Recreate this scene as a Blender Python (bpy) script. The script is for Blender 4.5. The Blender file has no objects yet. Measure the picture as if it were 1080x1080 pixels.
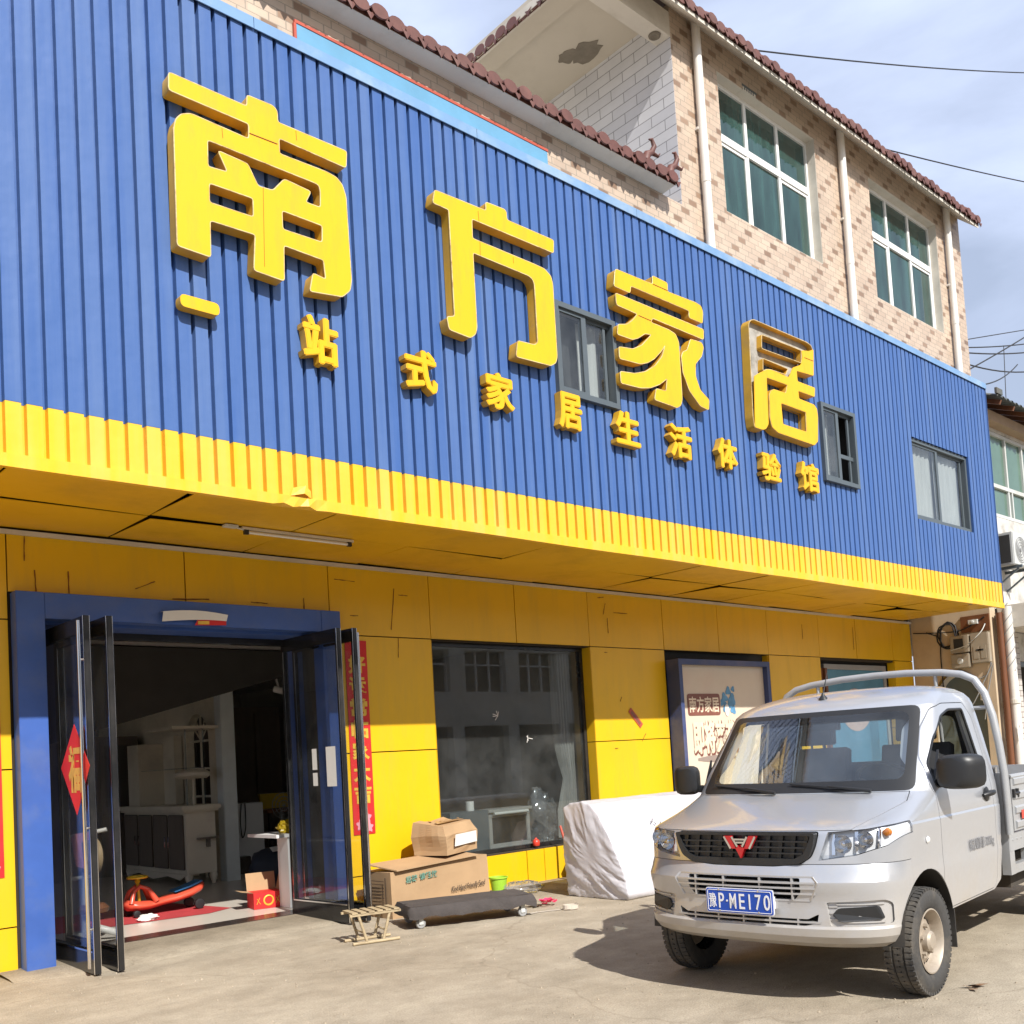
import bpy, bmesh, math, random
from mathutils import Vector, Matrix, noise as mnoise
random.seed(7)
R = math.radians
scene = bpy.context.scene
COL = scene.collection

# ------------------------------------------------------------------ camera, sky, sun, exposure
cam_d = bpy.data.cameras.new('camera')
cam_d.sensor_width = 36.0
cam_d.lens = 1049.0 / 1080.0 * 36.0
cam_d.shift_y = 201.0 / 1080.0
cam_d.clip_start = 0.05
cam_d.clip_end = 2000.0
cam = bpy.data.objects.new('camera', cam_d)
COL.objects.link(cam)
yaw, pit, rol = R(42.4), R(3.2), R(-3.38)
fw = Vector((math.sin(yaw) * math.cos(pit), math.cos(yaw) * math.cos(pit), math.sin(pit)))
rt = fw.cross(Vector((0, 0, 1))).normalized()
up = rt.cross(fw)
rt2 = math.cos(rol) * rt + math.sin(rol) * up
up2 = -math.sin(rol) * rt + math.cos(rol) * up
m = Matrix((rt2, up2, -fw)).transposed().to_4x4()
m.translation = Vector((0, 0, 1.5))
cam.matrix_world = m
scene.camera = cam

SUN_DIR = Vector((-0.23, -1.0, 0.90)).normalized()          # towards the sun
sun_el = math.asin(SUN_DIR.z)
sun_rot = math.atan2(-SUN_DIR.x, SUN_DIR.y)
world = bpy.data.worlds.new('World')
scene.world = world
world.use_nodes = True
nt = world.node_tree
nt.nodes.clear()
wo = nt.nodes.new('ShaderNodeOutputWorld')
bg = nt.nodes.new('ShaderNodeBackground')
sky = nt.nodes.new('ShaderNodeTexSky')
sky.sky_type = 'NISHITA'
sky.sun_disc = False
sky.sun_elevation = sun_el
sky.sun_rotation = sun_rot
sky.air_density = 1.2
sky.dust_density = 2.0
tc = nt.nodes.new('ShaderNodeTexCoord')
mp = nt.nodes.new('ShaderNodeMapping')
mp.inputs['Scale'].default_value = (1.3, 1.3, 3.4)
mp.inputs['Rotation'].default_value = (0.2, 0.1, 0.5)
nz = nt.nodes.new('ShaderNodeTexNoise')
nz.inputs['Scale'].default_value = 1.9
nz.inputs['Detail'].default_value = 7.0
nz.inputs['Roughness'].default_value = 0.52
nz.inputs['Distortion'].default_value = 0.35
cr = nt.nodes.new('ShaderNodeValToRGB')
cr.color_ramp.elements[0].position = 0.36
cr.color_ramp.elements[0].color = (0, 0, 0, 1)
cr.color_ramp.elements[1].position = 0.70
cr.color_ramp.elements[1].color = (1, 1, 1, 1)
mulc = nt.nodes.new('ShaderNodeMath')
mulc.operation = 'MULTIPLY_ADD'
mulc.inputs[1].default_value = 0.50
mulc.inputs[2].default_value = 0.32
mx = nt.nodes.new('ShaderNodeMix')
mx.data_type = 'RGBA'
mx.inputs[7].default_value = (10.2, 11.6, 15.2, 1)             # thin bright cloud, in the sky's own units
nt.links.new(tc.outputs['Generated'], mp.inputs['Vector'])
nt.links.new(mp.outputs['Vector'], nz.inputs['Vector'])
nt.links.new(nz.outputs['Fac'], cr.inputs['Fac'])
nt.links.new(cr.outputs['Color'], mulc.inputs[0])
sxy = nt.nodes.new('ShaderNodeSeparateXYZ')                  # extra cloud added to the north, brightening the view but not the facade
nt.links.new(tc.outputs['Generated'], sxy.inputs[0])
nor = nt.nodes.new('ShaderNodeMath')
nor.operation = 'MULTIPLY_ADD'
nor.use_clamp = True
nor.inputs[1].default_value = 0.30
nt.links.new(sxy.outputs['Y'], nor.inputs[0])
nt.links.new(mulc.outputs[0], nor.inputs[2])
nt.links.new(nor.outputs[0], mx.inputs[0])
nt.links.new(sky.outputs['Color'], mx.inputs[6])
nt.links.new(mx.outputs[2], bg.inputs['Color'])
bg.inputs['Strength'].default_value = 0.068
nt.links.new(bg.outputs['Background'], wo.inputs['Surface'])

sun_d = bpy.data.lights.new('sun', 'SUN')
sun_d.energy = 4.8
sun_d.angle = R(0.6)
sun_d.color = (1.0, 0.965, 0.905)
sun = bpy.data.objects.new('sun', sun_d)
COL.objects.link(sun)
sun.rotation_euler = (-SUN_DIR).to_track_quat('-Z', 'Y').to_euler()
sun.location = (-5, -20, 18)

scene.view_settings.view_transform = 'Standard'
scene.view_settings.look = 'None'
scene.view_settings.exposure = 0.42
scene.view_settings.gamma = 1.0
scene.view_settings.use_curve_mapping = False
scene.render.engine = 'CYCLES'
scene.cycles.max_bounces = 8
scene.cycles.transparent_max_bounces = 16
scene.cycles.use_denoising = True
scene.cycles.caustics_reflective = False
scene.cycles.caustics_refractive = False

# ------------------------------------------------------------------ materials
def node(nt, t, **kw):
    n = nt.nodes.new(t)
    for k, v in kw.items():
        if k in n.inputs:
            n.inputs[k].default_value = v
        else:
            setattr(n, k, v)
    return n

def c4(c):
    return (c[0], c[1], c[2], 1.0)

def mat(name, col, rough=0.6, metal=0.0, var=0.15, scale=3.0, stretch=(1, 1, 1), dirt=None, dirt_amt=0.0,
        dirt_scale=1.2, bump=0.0, bump_scale=40.0, spec=0.5, dirt_stretch=(1, 1, 1), coat=0.0, dust=None):
    """procedural surface: base colour with soft variation, a second colour for stains, fine bump"""
    M = bpy.data.materials.new(name)
    M.use_nodes = True
    t = M.node_tree
    b = t.nodes['Principled BSDF']
    b.inputs['Roughness'].default_value = rough
    b.inputs['Metallic'].default_value = metal
    b.inputs['Specular IOR Level'].default_value = spec
    b.inputs['Coat Weight'].default_value = coat
    b.inputs['Coat Roughness'].default_value = 0.06
    tc = t.nodes.new('ShaderNodeTexCoord')
    mp = node(t, 'ShaderNodeMapping')
    mp.inputs['Scale'].default_value = stretch
    t.links.new(tc.outputs['Object'], mp.inputs['Vector'])
    n1 = node(t, 'ShaderNodeTexNoise', Scale=scale, Detail=5.0, Roughness=0.6)
    t.links.new(mp.outputs['Vector'], n1.inputs['Vector'])
    mr = node(t, 'ShaderNodeMapRange')
    mr.inputs['From Min'].default_value = 0.25
    mr.inputs['From Max'].default_value = 0.75
    mr.inputs['To Min'].default_value = 1.0 - var
    mr.inputs['To Max'].default_value = 1.0 + var
    t.links.new(n1.outputs['Fac'], mr.inputs['Value'])
    vm = node(t, 'ShaderNodeVectorMath', operation='SCALE')
    vm.inputs[0].default_value = col
    t.links.new(mr.outputs['Result'], vm.inputs['Scale'])
    last = vm.outputs['Vector']
    if dirt is not None:
        mp2 = node(t, 'ShaderNodeMapping')
        mp2.inputs['Scale'].default_value = dirt_stretch
        mp2.inputs['Location'].default_value = (3.1, 7.7, 1.3)
        t.links.new(tc.outputs['Object'], mp2.inputs['Vector'])
        n2 = node(t, 'ShaderNodeTexNoise', Scale=dirt_scale, Detail=8.0, Roughness=0.68)
        t.links.new(mp2.outputs['Vector'], n2.inputs['Vector'])
        r2 = node(t, 'ShaderNodeMapRange')
        r2.inputs['From Min'].default_value = 0.48
        r2.inputs['From Max'].default_value = 0.75
        r2.inputs['To Max'].default_value = dirt_amt
        t.links.new(n2.outputs['Fac'], r2.inputs['Value'])
        m2 = node(t, 'ShaderNodeMix', data_type='RGBA')
        t.links.new(r2.outputs['Result'], m2.inputs[0])
        t.links.new(last, m2.inputs[6])
        m2.inputs[7].default_value = c4(dirt)
        last = m2.outputs[2]
        r3 = node(t, 'ShaderNodeMath', operation='MULTIPLY_ADD')
        t.links.new(r2.outputs['Result'], r3.inputs[0])
        r3.inputs[1].default_value = 0.35
        r3.inputs[2].default_value = rough
        t.links.new(r3.outputs[0], b.inputs['Roughness'])
    if dust is not None:                                    # road dust thrown up on the lowest part
        dcol, z0, z1, amt = dust
        sz = node(t, 'ShaderNodeSeparateXYZ')
        t.links.new(tc.outputs['Object'], sz.inputs[0])
        n4 = node(t, 'ShaderNodeTexNoise', Scale=5.0, Detail=6.0, Roughness=0.65)
        t.links.new(tc.outputs['Object'], n4.inputs['Vector'])
        ad = node(t, 'ShaderNodeMath', operation='MULTIPLY_ADD')
        t.links.new(n4.outputs['Fac'], ad.inputs[0])
        ad.inputs[1].default_value = 0.7
        t.links.new(sz.outputs['Z'], ad.inputs[2])
        r4 = node(t, 'ShaderNodeMapRange')
        r4.inputs['From Min'].default_value = z0 + 0.35
        r4.inputs['From Max'].default_value = z1 + 0.35
        r4.inputs['To Min'].default_value = amt
        r4.inputs['To Max'].default_value = 0.0
        t.links.new(ad.outputs[0], r4.inputs['Value'])
        m4 = node(t, 'ShaderNodeMix', data_type='RGBA')
        t.links.new(r4.outputs['Result'], m4.inputs[0])
        t.links.new(last, m4.inputs[6])
        m4.inputs[7].default_value = c4(dcol)
        last = m4.outputs[2]
        me4 = node(t, 'ShaderNodeMath', operation='MULTIPLY_ADD')
        t.links.new(r4.outputs['Result'], me4.inputs[0])
        me4.inputs[1].default_value = -metal
        me4.inputs[2].default_value = metal
        t.links.new(me4.outputs[0], b.inputs['Metallic'])
        ro4 = node(t, 'ShaderNodeMath', operation='MULTIPLY_ADD')
        t.links.new(r4.outputs['Result'], ro4.inputs[0])
        ro4.inputs[1].default_value = 0.45
        ro4.inputs[2].default_value = rough
        t.links.new(ro4.outputs[0], b.inputs['Roughness'])
    t.links.new(last, b.inputs['Base Color'])
    if bump > 0:
        n3 = node(t, 'ShaderNodeTexNoise', Scale=bump_scale, Detail=4.0)
        t.links.new(tc.outputs['Object'], n3.inputs['Vector'])
        bp = node(t, 'ShaderNodeBump', Strength=bump)
        bp.inputs['Distance'].default_value = 0.02
        t.links.new(n3.outputs['Fac'], bp.inputs['Height'])
        t.links.new(bp.outputs['Normal'], b.inputs['Normal'])
    return M

def glass(name, tint=(0.8, 0.85, 0.85), ior=1.5, gloss=1.0, rough=0.0, film=0.0, film_col=(0.5, 0.5, 0.5)):
    """thin pane: mirror reflection by angle over a tinted see-through sheet, with a little dust"""
    M = bpy.data.materials.new(name)
    M.use_nodes = True
    t = M.node_tree
    t.nodes.clear()
    o = t.nodes.new('ShaderNodeOutputMaterial')
    tr = node(t, 'ShaderNodeBsdfTransparent')
    tr.inputs['Color'].default_value = c4(tint)
    gl = node(t, 'ShaderNodeBsdfGlossy')
    gl.inputs['Roughness'].default_value = rough
    gl.inputs['Color'].default_value = (0.95, 0.97, 1.0, 1)
    fr = node(t, 'ShaderNodeFresnel')
    ge = node(t, 'ShaderNodeNewGeometry')
    io = node(t, 'ShaderNodeMath', operation='MULTIPLY_ADD')
    t.links.new(ge.outputs['Backfacing'], io.inputs[0])
    io.inputs[1].default_value = 1.0 / ior - ior
    io.inputs[2].default_value = ior
    t.links.new(io.outputs[0], fr.inputs['IOR'])
    mu = node(t, 'ShaderNodeMath', operation='MULTIPLY')
    mu.use_clamp = True
    mu.inputs[1].default_value = gloss
    t.links.new(fr.outputs[0], mu.inputs[0])
    ms = node(t, 'ShaderNodeMixShader')
    t.links.new(mu.outputs[0], ms.inputs[0])
    t.links.new(tr.outputs[0], ms.inputs[1])
    t.links.new(gl.outputs[0], ms.inputs[2])
    out = ms.outputs[0]
    if film > 0:
        tc = t.nodes.new('ShaderNodeTexCoord')
        n = node(t, 'ShaderNodeTexNoise', Scale=2.2, Detail=6.0, Roughness=0.65)
        t.links.new(tc.outputs['Object'], n.inputs['Vector'])
        mr = node(t, 'ShaderNodeMapRange')
        mr.inputs['From Min'].default_value = 0.3
        mr.inputs['From Max'].default_value = 0.8
        mr.inputs['To Max'].default_value = film
        t.links.new(n.outputs['Fac'], mr.inputs['Value'])
        df = node(t, 'ShaderNodeBsdfDiffuse')
        df.inputs['Color'].default_value = c4(film_col)
        m2 = node(t, 'ShaderNodeMixShader')
        t.links.new(mr.outputs['Result'], m2.inputs[0])
        t.links.new(out, m2.inputs[1])
        t.links.new(df.outputs[0], m2.inputs[2])
        out = m2.outputs[0]
    t.links.new(out, o.inputs['Surface'])
    return M

def wall_tile_mat():
    """long cream tiles with a darker half tile stepping along each course"""
    M = bpy.data.materials.new('cream_tile')
    M.use_nodes = True
    t = M.node_tree
    b = t.nodes['Principled BSDF']
    b.inputs['Roughness'].default_value = 0.42
    tc = t.nodes.new('ShaderNodeTexCoord')
    sx = node(t, 'ShaderNodeSeparateXYZ')
    t.links.new(tc.outputs['Object'], sx.inputs[0])
    def mth(op, a, bb=None, c=None):
        n = node(t, 'ShaderNodeMath', operation=op)
        for i, v in enumerate((a, bb, c)):
            if v is None:
                continue
            if isinstance(v, (int, float)):
                n.inputs[i].default_value = v
            else:
                t.links.new(v, n.inputs[i])
        return n.outputs[0]
    zz = mth('DIVIDE', sx.outputs['Z'], 0.075)
    row = mth('FLOOR', zz)
    fz = mth('FRACT', zz)
    xs = mth('MULTIPLY_ADD', row, -0.082, sx.outputs['X'])
    per = mth('DIVIDE', xs, 0.60)
    fx = mth('FRACT', per)
    even = mth('LESS_THAN', mth('FRACT', mth('MULTIPLY', row, 0.5)), 0.25)
    brown = mth('MULTIPLY', mth('LESS_THAN', fx, 0.265), even)
    # joints: every course line, and at both ends of the brown piece and once along the long piece
    g1 = mth('LESS_THAN', fz, 0.10)
    d1 = mth('ABSOLUTE', mth('SUBTRACT', fx, 0.265))
    d2 = mth('ABSOLUTE', mth('SUBTRACT', fx, 0.99))
    d3 = mth('ABSOLUTE', mth('SUBTRACT', fx, 0.63))
    dm = mth('MINIMUM', mth('MINIMUM', d1, d2), d3)
    g2 = mth('LESS_THAN', dm, 0.011)
    g = mth('MAXIMUM', g1, g2)
    tid = mth('ADD', mth('MULTIPLY', row, 7.31), mth('MULTIPLY', mth('FLOOR', mth('MULTIPLY', per, 3.0)), 3.77))
    wn = node(t, 'ShaderNodeTexWhiteNoise', noise_dimensions='1D')
    t.links.new(tid, wn.inputs['W'])
    cr = t.nodes.new('ShaderNodeValToRGB')
    cr.color_ramp.elements[0].color = (0.49, 0.375, 0.285, 1)
    cr.color_ramp.elements[1].color = (0.56, 0.44, 0.335, 1)
    t.links.new(wn.outputs['Value'], cr.inputs['Fac'])
    cb = t.nodes.new('ShaderNodeValToRGB')
    cb.color_ramp.elements[0].color = (0.23, 0.145, 0.095, 1)
    cb.color_ramp.elements[1].color = (0.33, 0.22, 0.15, 1)
    t.links.new(wn.outputs['Value'], cb.inputs['Fac'])
    m1 = node(t, 'ShaderNodeMix', data_type='RGBA')
    t.links.new(brown, m1.inputs[0])
    t.links.new(cr.outputs[0], m1.inputs[6])
    t.links.new(cb.outputs[0], m1.inputs[7])
    m2 = node(t, 'ShaderNodeMix', data_type='RGBA')
    t.links.new(g, m2.inputs[0])
    t.links.new(m1.outputs[2], m2.inputs[6])
    m2.inputs[7].default_value = (0.34, 0.28, 0.22, 1)
    n = node(t, 'ShaderNodeTexNoise', Scale=1.3, Detail=7.0, Roughness=0.7)
    t.links.new(tc.outputs['Object'], n.inputs['Vector'])
    mr = node(t, 'ShaderNodeMapRange')
    mr.inputs['From Min'].default_value = 0.3
    mr.inputs['From Max'].default_value = 0.75
    mr.inputs['To Min'].default_value = 1.08
    mr.inputs['To Max'].default_value = 0.76
    t.links.new(n.outputs['Fac'], mr.inputs['Value'])
    vm = node(t, 'ShaderNodeVectorMath', operation='SCALE')
    t.links.new(m2.outputs[2], vm.inputs[0])
    t.links.new(mr.outputs['Result'], vm.inputs['Scale'])
    t.links.new(vm.outputs['Vector'], b.inputs['Base Color'])
    bp = node(t, 'ShaderNodeBump', Strength=0.4)
    bp.inputs['Distance'].default_value = 0.006
    t.links.new(mth('SUBTRACT', 1.0, g), bp.inputs['Height'])
    t.links.new(bp.outputs['Normal'], b.inputs['Normal'])
    return M

def brick_mat(name, c1, c2, mortar, bw, rh, axis='Y', mort=0.006, rough=0.5, axis2='Z'):
    M = bpy.data.materials.new(name)
    M.use_nodes = True
    t = M.node_tree
    b = t.nodes['Principled BSDF']
    b.inputs['Roughness'].default_value = rough
    tc = t.nodes.new('ShaderNodeTexCoord')
    sx = node(t, 'ShaderNodeSeparateXYZ')
    cx = node(t, 'ShaderNodeCombineXYZ')
    t.links.new(tc.outputs['Object'], sx.inputs[0])
    t.links.new(sx.outputs[axis], cx.inputs['X'])
    t.links.new(sx.outputs[axis2], cx.inputs['Y'])
    br = node(t, 'ShaderNodeTexBrick', Scale=1.0)
    br.inputs['Color1'].default_value = c4(c1)
    br.inputs['Color2'].default_value = c4(c2)
    br.inputs['Mortar'].default_value = c4(mortar)
    br.inputs['Mortar Size'].default_value = mort
    br.inputs['Brick Width'].default_value = bw
    br.inputs['Row Height'].default_value = rh
    t.links.new(cx.outputs[0], br.inputs['Vector'])
    n = node(t, 'ShaderNodeTexNoise', Scale=1.7, Detail=6.0, Roughness=0.65)
    t.links.new(tc.outputs['Object'], n.inputs['Vector'])
    mr = node(t, 'ShaderNodeMapRange')
    mr.inputs['To Min'].default_value = 1.15
    mr.inputs['To Max'].default_value = 0.8
    t.links.new(n.outputs['Fac'], mr.inputs['Value'])
    vm = node(t, 'ShaderNodeVectorMath', operation='SCALE')
    t.links.new(br.outputs['Color'], vm.inputs[0])
    t.links.new(mr.outputs['Result'], vm.inputs['Scale'])
    t.links.new(vm.outputs['Vector'], b.inputs['Base Color'])
    return M

def ground_mat():
    M = bpy.data.materials.new('road_concrete')
    M.use_nodes = True
    t = M.node_tree
    b = t.nodes['Principled BSDF']
    b.inputs['Roughness'].default_value = 0.9
    b.inputs['Specular IOR Level'].default_value = 0.25
    tc = t.nodes.new('ShaderNodeTexCoord')
    def nz(scale, det, rough, stretch=(1, 1, 1)):
        mp = node(t, 'ShaderNodeMapping')
        mp.inputs['Scale'].default_value = stretch
        t.links.new(tc.outputs['Object'], mp.inputs['Vector'])
        n = node(t, 'ShaderNodeTexNoise', Scale=scale, Detail=det, Roughness=rough)
        t.links.new(mp.outputs['Vector'], n.inputs['Vector'])
        return n.outputs['Fac']
    def ramp(fac, p0, c0, p1, c1):
        r = t.nodes.new('ShaderNodeValToRGB')
        r.color_ramp.elements[0].position = p0
        r.color_ramp.elements[0].color = c4(c0)
        r.color_ramp.elements[1].position = p1
        r.color_ramp.elements[1].color = c4(c1)
        t.links.new(fac, r.inputs['Fac'])
        return r.outputs['Color']
    def mul(a, bb, f=1.0):
        mm = node(t, 'ShaderNodeMix', data_type='RGBA', blend_type='MULTIPLY')
        mm.inputs[0].default_value = f
        t.links.new(a, mm.inputs[6])
        t.links.new(bb, mm.inputs[7])
        return mm.outputs[2]
    base = ramp(nz(0.55, 6, 0.62), 0.32, (0.395, 0.333, 0.250), 0.68, (0.500, 0.435, 0.338))
    mid = ramp(nz(2.6, 10, 0.76, (1, 1.25, 1)), 0.30, (0.70, 0.695, 0.68), 0.70, (1.12, 1.12, 1.12))
    fine = ramp(nz(95, 5, 0.8), 0.32, (0.50, 0.49, 0.48), 0.64, (1.25, 1.25, 1.25))
    spots = ramp(nz(28, 3, 0.6), 0.27, (0.45, 0.43, 0.40), 0.36, (1, 1, 1))
    c = mul(mul(mul(base, mid), fine, 0.75), spots, 0.75)
    # darker damp and oily patches with soft edges, and two faint tyre lanes along the street
    stain = ramp(nz(0.9, 5, 0.55, (0.6, 1.6, 1)), 0.60, (1, 1, 1), 0.80, (0.70, 0.69, 0.67))
    c = mul(c, stain, 0.9)
    sxy = node(t, 'ShaderNodeSeparateXYZ')
    t.links.new(tc.outputs['Object'], sxy.inputs[0])
    sn = node(t, 'ShaderNodeMath', operation='SINE')
    mm_ = node(t, 'ShaderNodeMath', operation='MULTIPLY_ADD')
    t.links.new(sxy.outputs['Y'], mm_.inputs[0])
    mm_.inputs[1].default_value = 4.1
    t.links.new(nz(0.35, 3, 0.5), mm_.inputs[2])
    t.links.new(mm_.outputs[0], sn.inputs[0])
    c = mul(c, ramp(sn.outputs[0], 0.55, (1, 1, 1), 1.0, (0.88, 0.875, 0.87)), 0.6)
    # dirt swept up against the foot of the wall
    wf = node(t, 'ShaderNodeMath', operation='MULTIPLY_ADD')
    t.links.new(nz(2.2, 6, 0.7), wf.inputs[0])
    wf.inputs[1].default_value = 0.9
    t.links.new(sxy.outputs['Y'], wf.inputs[2])
    wr_ = node(t, 'ShaderNodeMapRange')
    wr_.inputs['From Min'].default_value = 8.75
    wr_.inputs['From Max'].default_value = 9.25
    t.links.new(wf.outputs[0], wr_.inputs['Value'])
    c = mul(c, ramp(wr_.outputs['Result'], 0.0, (1, 1, 1), 1.0, (0.62, 0.60, 0.57)), 0.9)
    # hairline cracks
    wv = node(t, 'ShaderNodeTexNoise', Scale=1.6, Detail=4.0)
    t.links.new(tc.outputs['Object'], wv.inputs['Vector'])
    va = node(t, 'ShaderNodeVectorMath', operation='MULTIPLY_ADD')
    t.links.new(wv.outputs['Color'], va.inputs[0])
    va.inputs[1].default_value = (0.7, 0.7, 0.7)
    t.links.new(tc.outputs['Object'], va.inputs[2])
    vo = node(t, 'ShaderNodeTexVoronoi', feature='DISTANCE_TO_EDGE', Scale=0.22)
    t.links.new(va.outputs[0], vo.inputs['Vector'])
    ck = ramp(vo.outputs['Distance'], 0.0, (0.50, 0.47, 0.44), 0.0035, (1, 1, 1))
    c = mul(c, ck, 0.35)
    t.links.new(c, b.inputs['Base Color'])
    bp = node(t, 'ShaderNodeBump', Strength=0.55)
    bp.inputs['Distance'].default_value = 0.012
    t.links.new(nz(75, 5, 0.7), bp.inputs['Height'])
    t.links.new(bp.outputs['Normal'], b.inputs['Normal'])
    return M

def paint_sheet(name, col, fade, rough=0.42, pitch=0.134):
    """coil-coated corrugated steel: each rib faded a little differently, streaks running down"""
    M = bpy.data.materials.new(name)
    M.use_nodes = True
    t = M.node_tree
    b = t.nodes['Principled BSDF']
    b.inputs['Roughness'].default_value = rough
    b.inputs['Specular IOR Level'].default_value = 0.35
    tc = t.nodes.new('ShaderNodeTexCoord')
    sx = node(t, 'ShaderNodeSeparateXYZ')
    t.links.new(tc.outputs['Object'], sx.inputs[0])
    dv = node(t, 'ShaderNodeMath', operation='DIVIDE')
    t.links.new(sx.outputs['X'], dv.inputs[0])
    dv.inputs[1].default_value = pitch
    fl = node(t, 'ShaderNodeMath', operation='FLOOR')
    t.links.new(dv.outputs[0], fl.inputs[0])
    wn = node(t, 'ShaderNodeTexWhiteNoise', noise_dimensions='1D')
    t.links.new(fl.outputs[0], wn.inputs['W'])
    pw = node(t, 'ShaderNodeMath', operation='POWER')
    t.links.new(wn.outputs['Value'], pw.inputs[0])
    pw.inputs[1].default_value = 4.0
    mp = node(t, 'ShaderNodeMapping')
    mp.inputs['Scale'].default_value = (9.0, 1.0, 0.45)
    t.links.new(tc.outputs['Object'], mp.inputs['Vector'])
    n = node(t, 'ShaderNodeTexNoise', Scale=1.0, Detail=7.0, Roughness=0.65)
    t.links.new(mp.outputs['Vector'], n.inputs['Vector'])
    mr = node(t, 'ShaderNodeMapRange')
    mr.inputs['From Min'].default_value = 0.35
    mr.inputs['From Max'].default_value = 0.8
    mr.inputs['To Max'].default_value = 0.55
    t.links.new(n.outputs['Fac'], mr.inputs['Value'])
    ad = node(t, 'ShaderNodeMath', operation='MULTIPLY_ADD')
    ad.use_clamp = True
    t.links.new(pw.outputs[0], ad.inputs[0])
    ad.inputs[1].default_value = 0.42
    t.links.new(mr.outputs['Result'], ad.inputs[2])
    m1 = node(t, 'ShaderNodeMix', data_type='RGBA')
    t.links.new(ad.outputs[0], m1.inputs[0])
    m1.inputs[6].default_value = c4(col)
    m1.inputs[7].default_value = c4(fade)
    t.links.new(m1.outputs[2], b.inputs['Base Color'])
    n3 = node(t, 'ShaderNodeTexNoise', Scale=2.5, Detail=3.0)
    t.links.new(tc.outputs['Object'], n3.inputs['Vector'])
    bp = node(t, 'ShaderNodeBump', Strength=0.45)
    bp.inputs['Distance'].default_value = 0.03
    t.links.new(n3.outputs['Fac'], bp.inputs['Height'])
    t.links.new(bp.outputs['Normal'], b.inputs['Normal'])
    return M

MT = {}
MT['ground'] = ground_mat()
MT['blue_sheet'] = paint_sheet('blue_steel_sheet', (0.046, 0.113, 0.320), (0.110, 0.180, 0.355))
MT['yellow_sheet'] = paint_sheet('yellow_steel_sheet', (0.80, 0.455, 0.014), (0.72, 0.47, 0.13))
MT['yellow_panel'] = mat('yellow_composite_panel', (0.77, 0.465, 0.008), 0.36, var=0.07, scale=0.9, dirt=(0.46, 0.31, 0.06),
                         dirt_amt=0.30, dirt_scale=1.7, dirt_stretch=(3.0, 1, 0.45), bump=0.12, bump_scale=2.2)
MT['soffit'] = mat('yellow_soffit_panel', (0.74, 0.43, 0.01), 0.38, var=0.10, scale=0.8, dirt=(0.36, 0.21, 0.03), dirt_amt=0.5)
MT['joint'] = mat('dark_joint', (0.035, 0.025, 0.015), 0.9)
MT['blue_paint'] = mat('blue_painted_frame', (0.045, 0.110, 0.38), 0.40, var=0.12, scale=3, dirt=(0.12, 0.16, 0.28), dirt_amt=0.5, dirt_scale=2.5)
MT['flashing'] = mat('light_blue_flashing', (0.16, 0.29, 0.49), 0.45, var=0.12, scale=2, dirt=(0.42, 0.50, 0.55), dirt_amt=0.6)
MT['cream_tile'] = wall_tile_mat()
MT['white_brick'] = brick_mat('white_wall_tile', (0.60, 0.60, 0.62), (0.53, 0.53, 0.56), (0.25, 0.25, 0.26), 0.42, 0.14, 'Y')
MT['plaster'] = mat('white_plaster', (0.62, 0.58, 0.51), 0.85, var=0.08, scale=1.2, dirt=(0.34, 0.30, 0.24), dirt_amt=0.55, dirt_scale=1.4)
MT['terrace'] = mat('terrace_ceiling_plaster', (0.52, 0.47, 0.39), 0.9, var=0.06, scale=1.0, dirt=(0.40, 0.35, 0.28), dirt_amt=0.6, dirt_scale=0.8)
MT['dull_trim'] = mat('dull_aluminium_trim', (0.30, 0.275, 0.25), 0.6)
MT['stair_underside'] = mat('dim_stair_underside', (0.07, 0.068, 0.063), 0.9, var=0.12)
MT['damp'] = mat('damp_patch', (0.19, 0.165, 0.13), 0.95, var=0.2, scale=9)
MT['roof_tile'] = mat('red_brown_roof_tile', (0.13, 0.052, 0.042), 0.55, var=0.30, scale=5, dirt=(0.20, 0.12, 0.10), dirt_amt=0.5)
MT['white_frame'] = mat('white_window_frame', (0.74, 0.74, 0.72), 0.4, var=0.05)
MT['grey_frame'] = mat('grey_window_frame', (0.085, 0.105, 0.12), 0.4, var=0.1)
MT['green_glass'] = mat('green_tinted_glass', (0.024, 0.060, 0.054), 0.05, var=0.75, scale=1.3, stretch=(3.0, 1, 0.5), spec=0.9)
MT['pipe'] = mat('white_plastic_pipe', (0.72, 0.69, 0.64), 0.45, var=0.05, scale=2, dirt=(0.46, 0.40, 0.32), dirt_amt=0.45, dirt_stretch=(1, 1, 0.4))
MT['black_metal'] = mat('black_metal', (0.018, 0.018, 0.019), 0.14, var=0.3, scale=6, dirt=(0.10, 0.09, 0.08), dirt_amt=0.4)
MT['chrome'] = mat('chrome', (0.75, 0.75, 0.76), 0.12, 1.0, var=0.05)
MT['shop_glass'] = glass('shop_glass', (0.82, 0.85, 0.85), 1.5, 1.0, film=0.10, film_col=(0.34, 0.34, 0.33))
MT['door_glass'] = glass('door_glass', (0.90, 0.92, 0.93), 1.5, 1.0, film=0.05, film_col=(0.4, 0.4, 0.42))
MT['fascia_glass'] = glass('upper_window_glass', (0.86, 0.89, 0.90), 1.5, 1.0, film=0.07, film_col=(0.42, 0.44, 0.46))
MT['curtain'] = mat('pale_curtain', (0.56, 0.54, 0.50), 0.9, var=0.15, scale=3, stretch=(6, 6, 0.5))
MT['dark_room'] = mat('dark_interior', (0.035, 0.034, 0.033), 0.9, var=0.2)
MT['room_wall'] = mat('interior_wall', (0.34, 0.33, 0.30), 0.85, var=0.15, scale=1.0)
MT['room_ceiling'] = mat('interior_ceiling', (0.62, 0.61, 0.59), 0.9, var=0.06)
MT['cream_paint'] = mat('cream_paint', (0.86, 0.78, 0.62), 0.55, var=0.08, scale=2.0, dirt=(0.26, 0.21, 0.15), dirt_amt=0.4)
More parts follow.
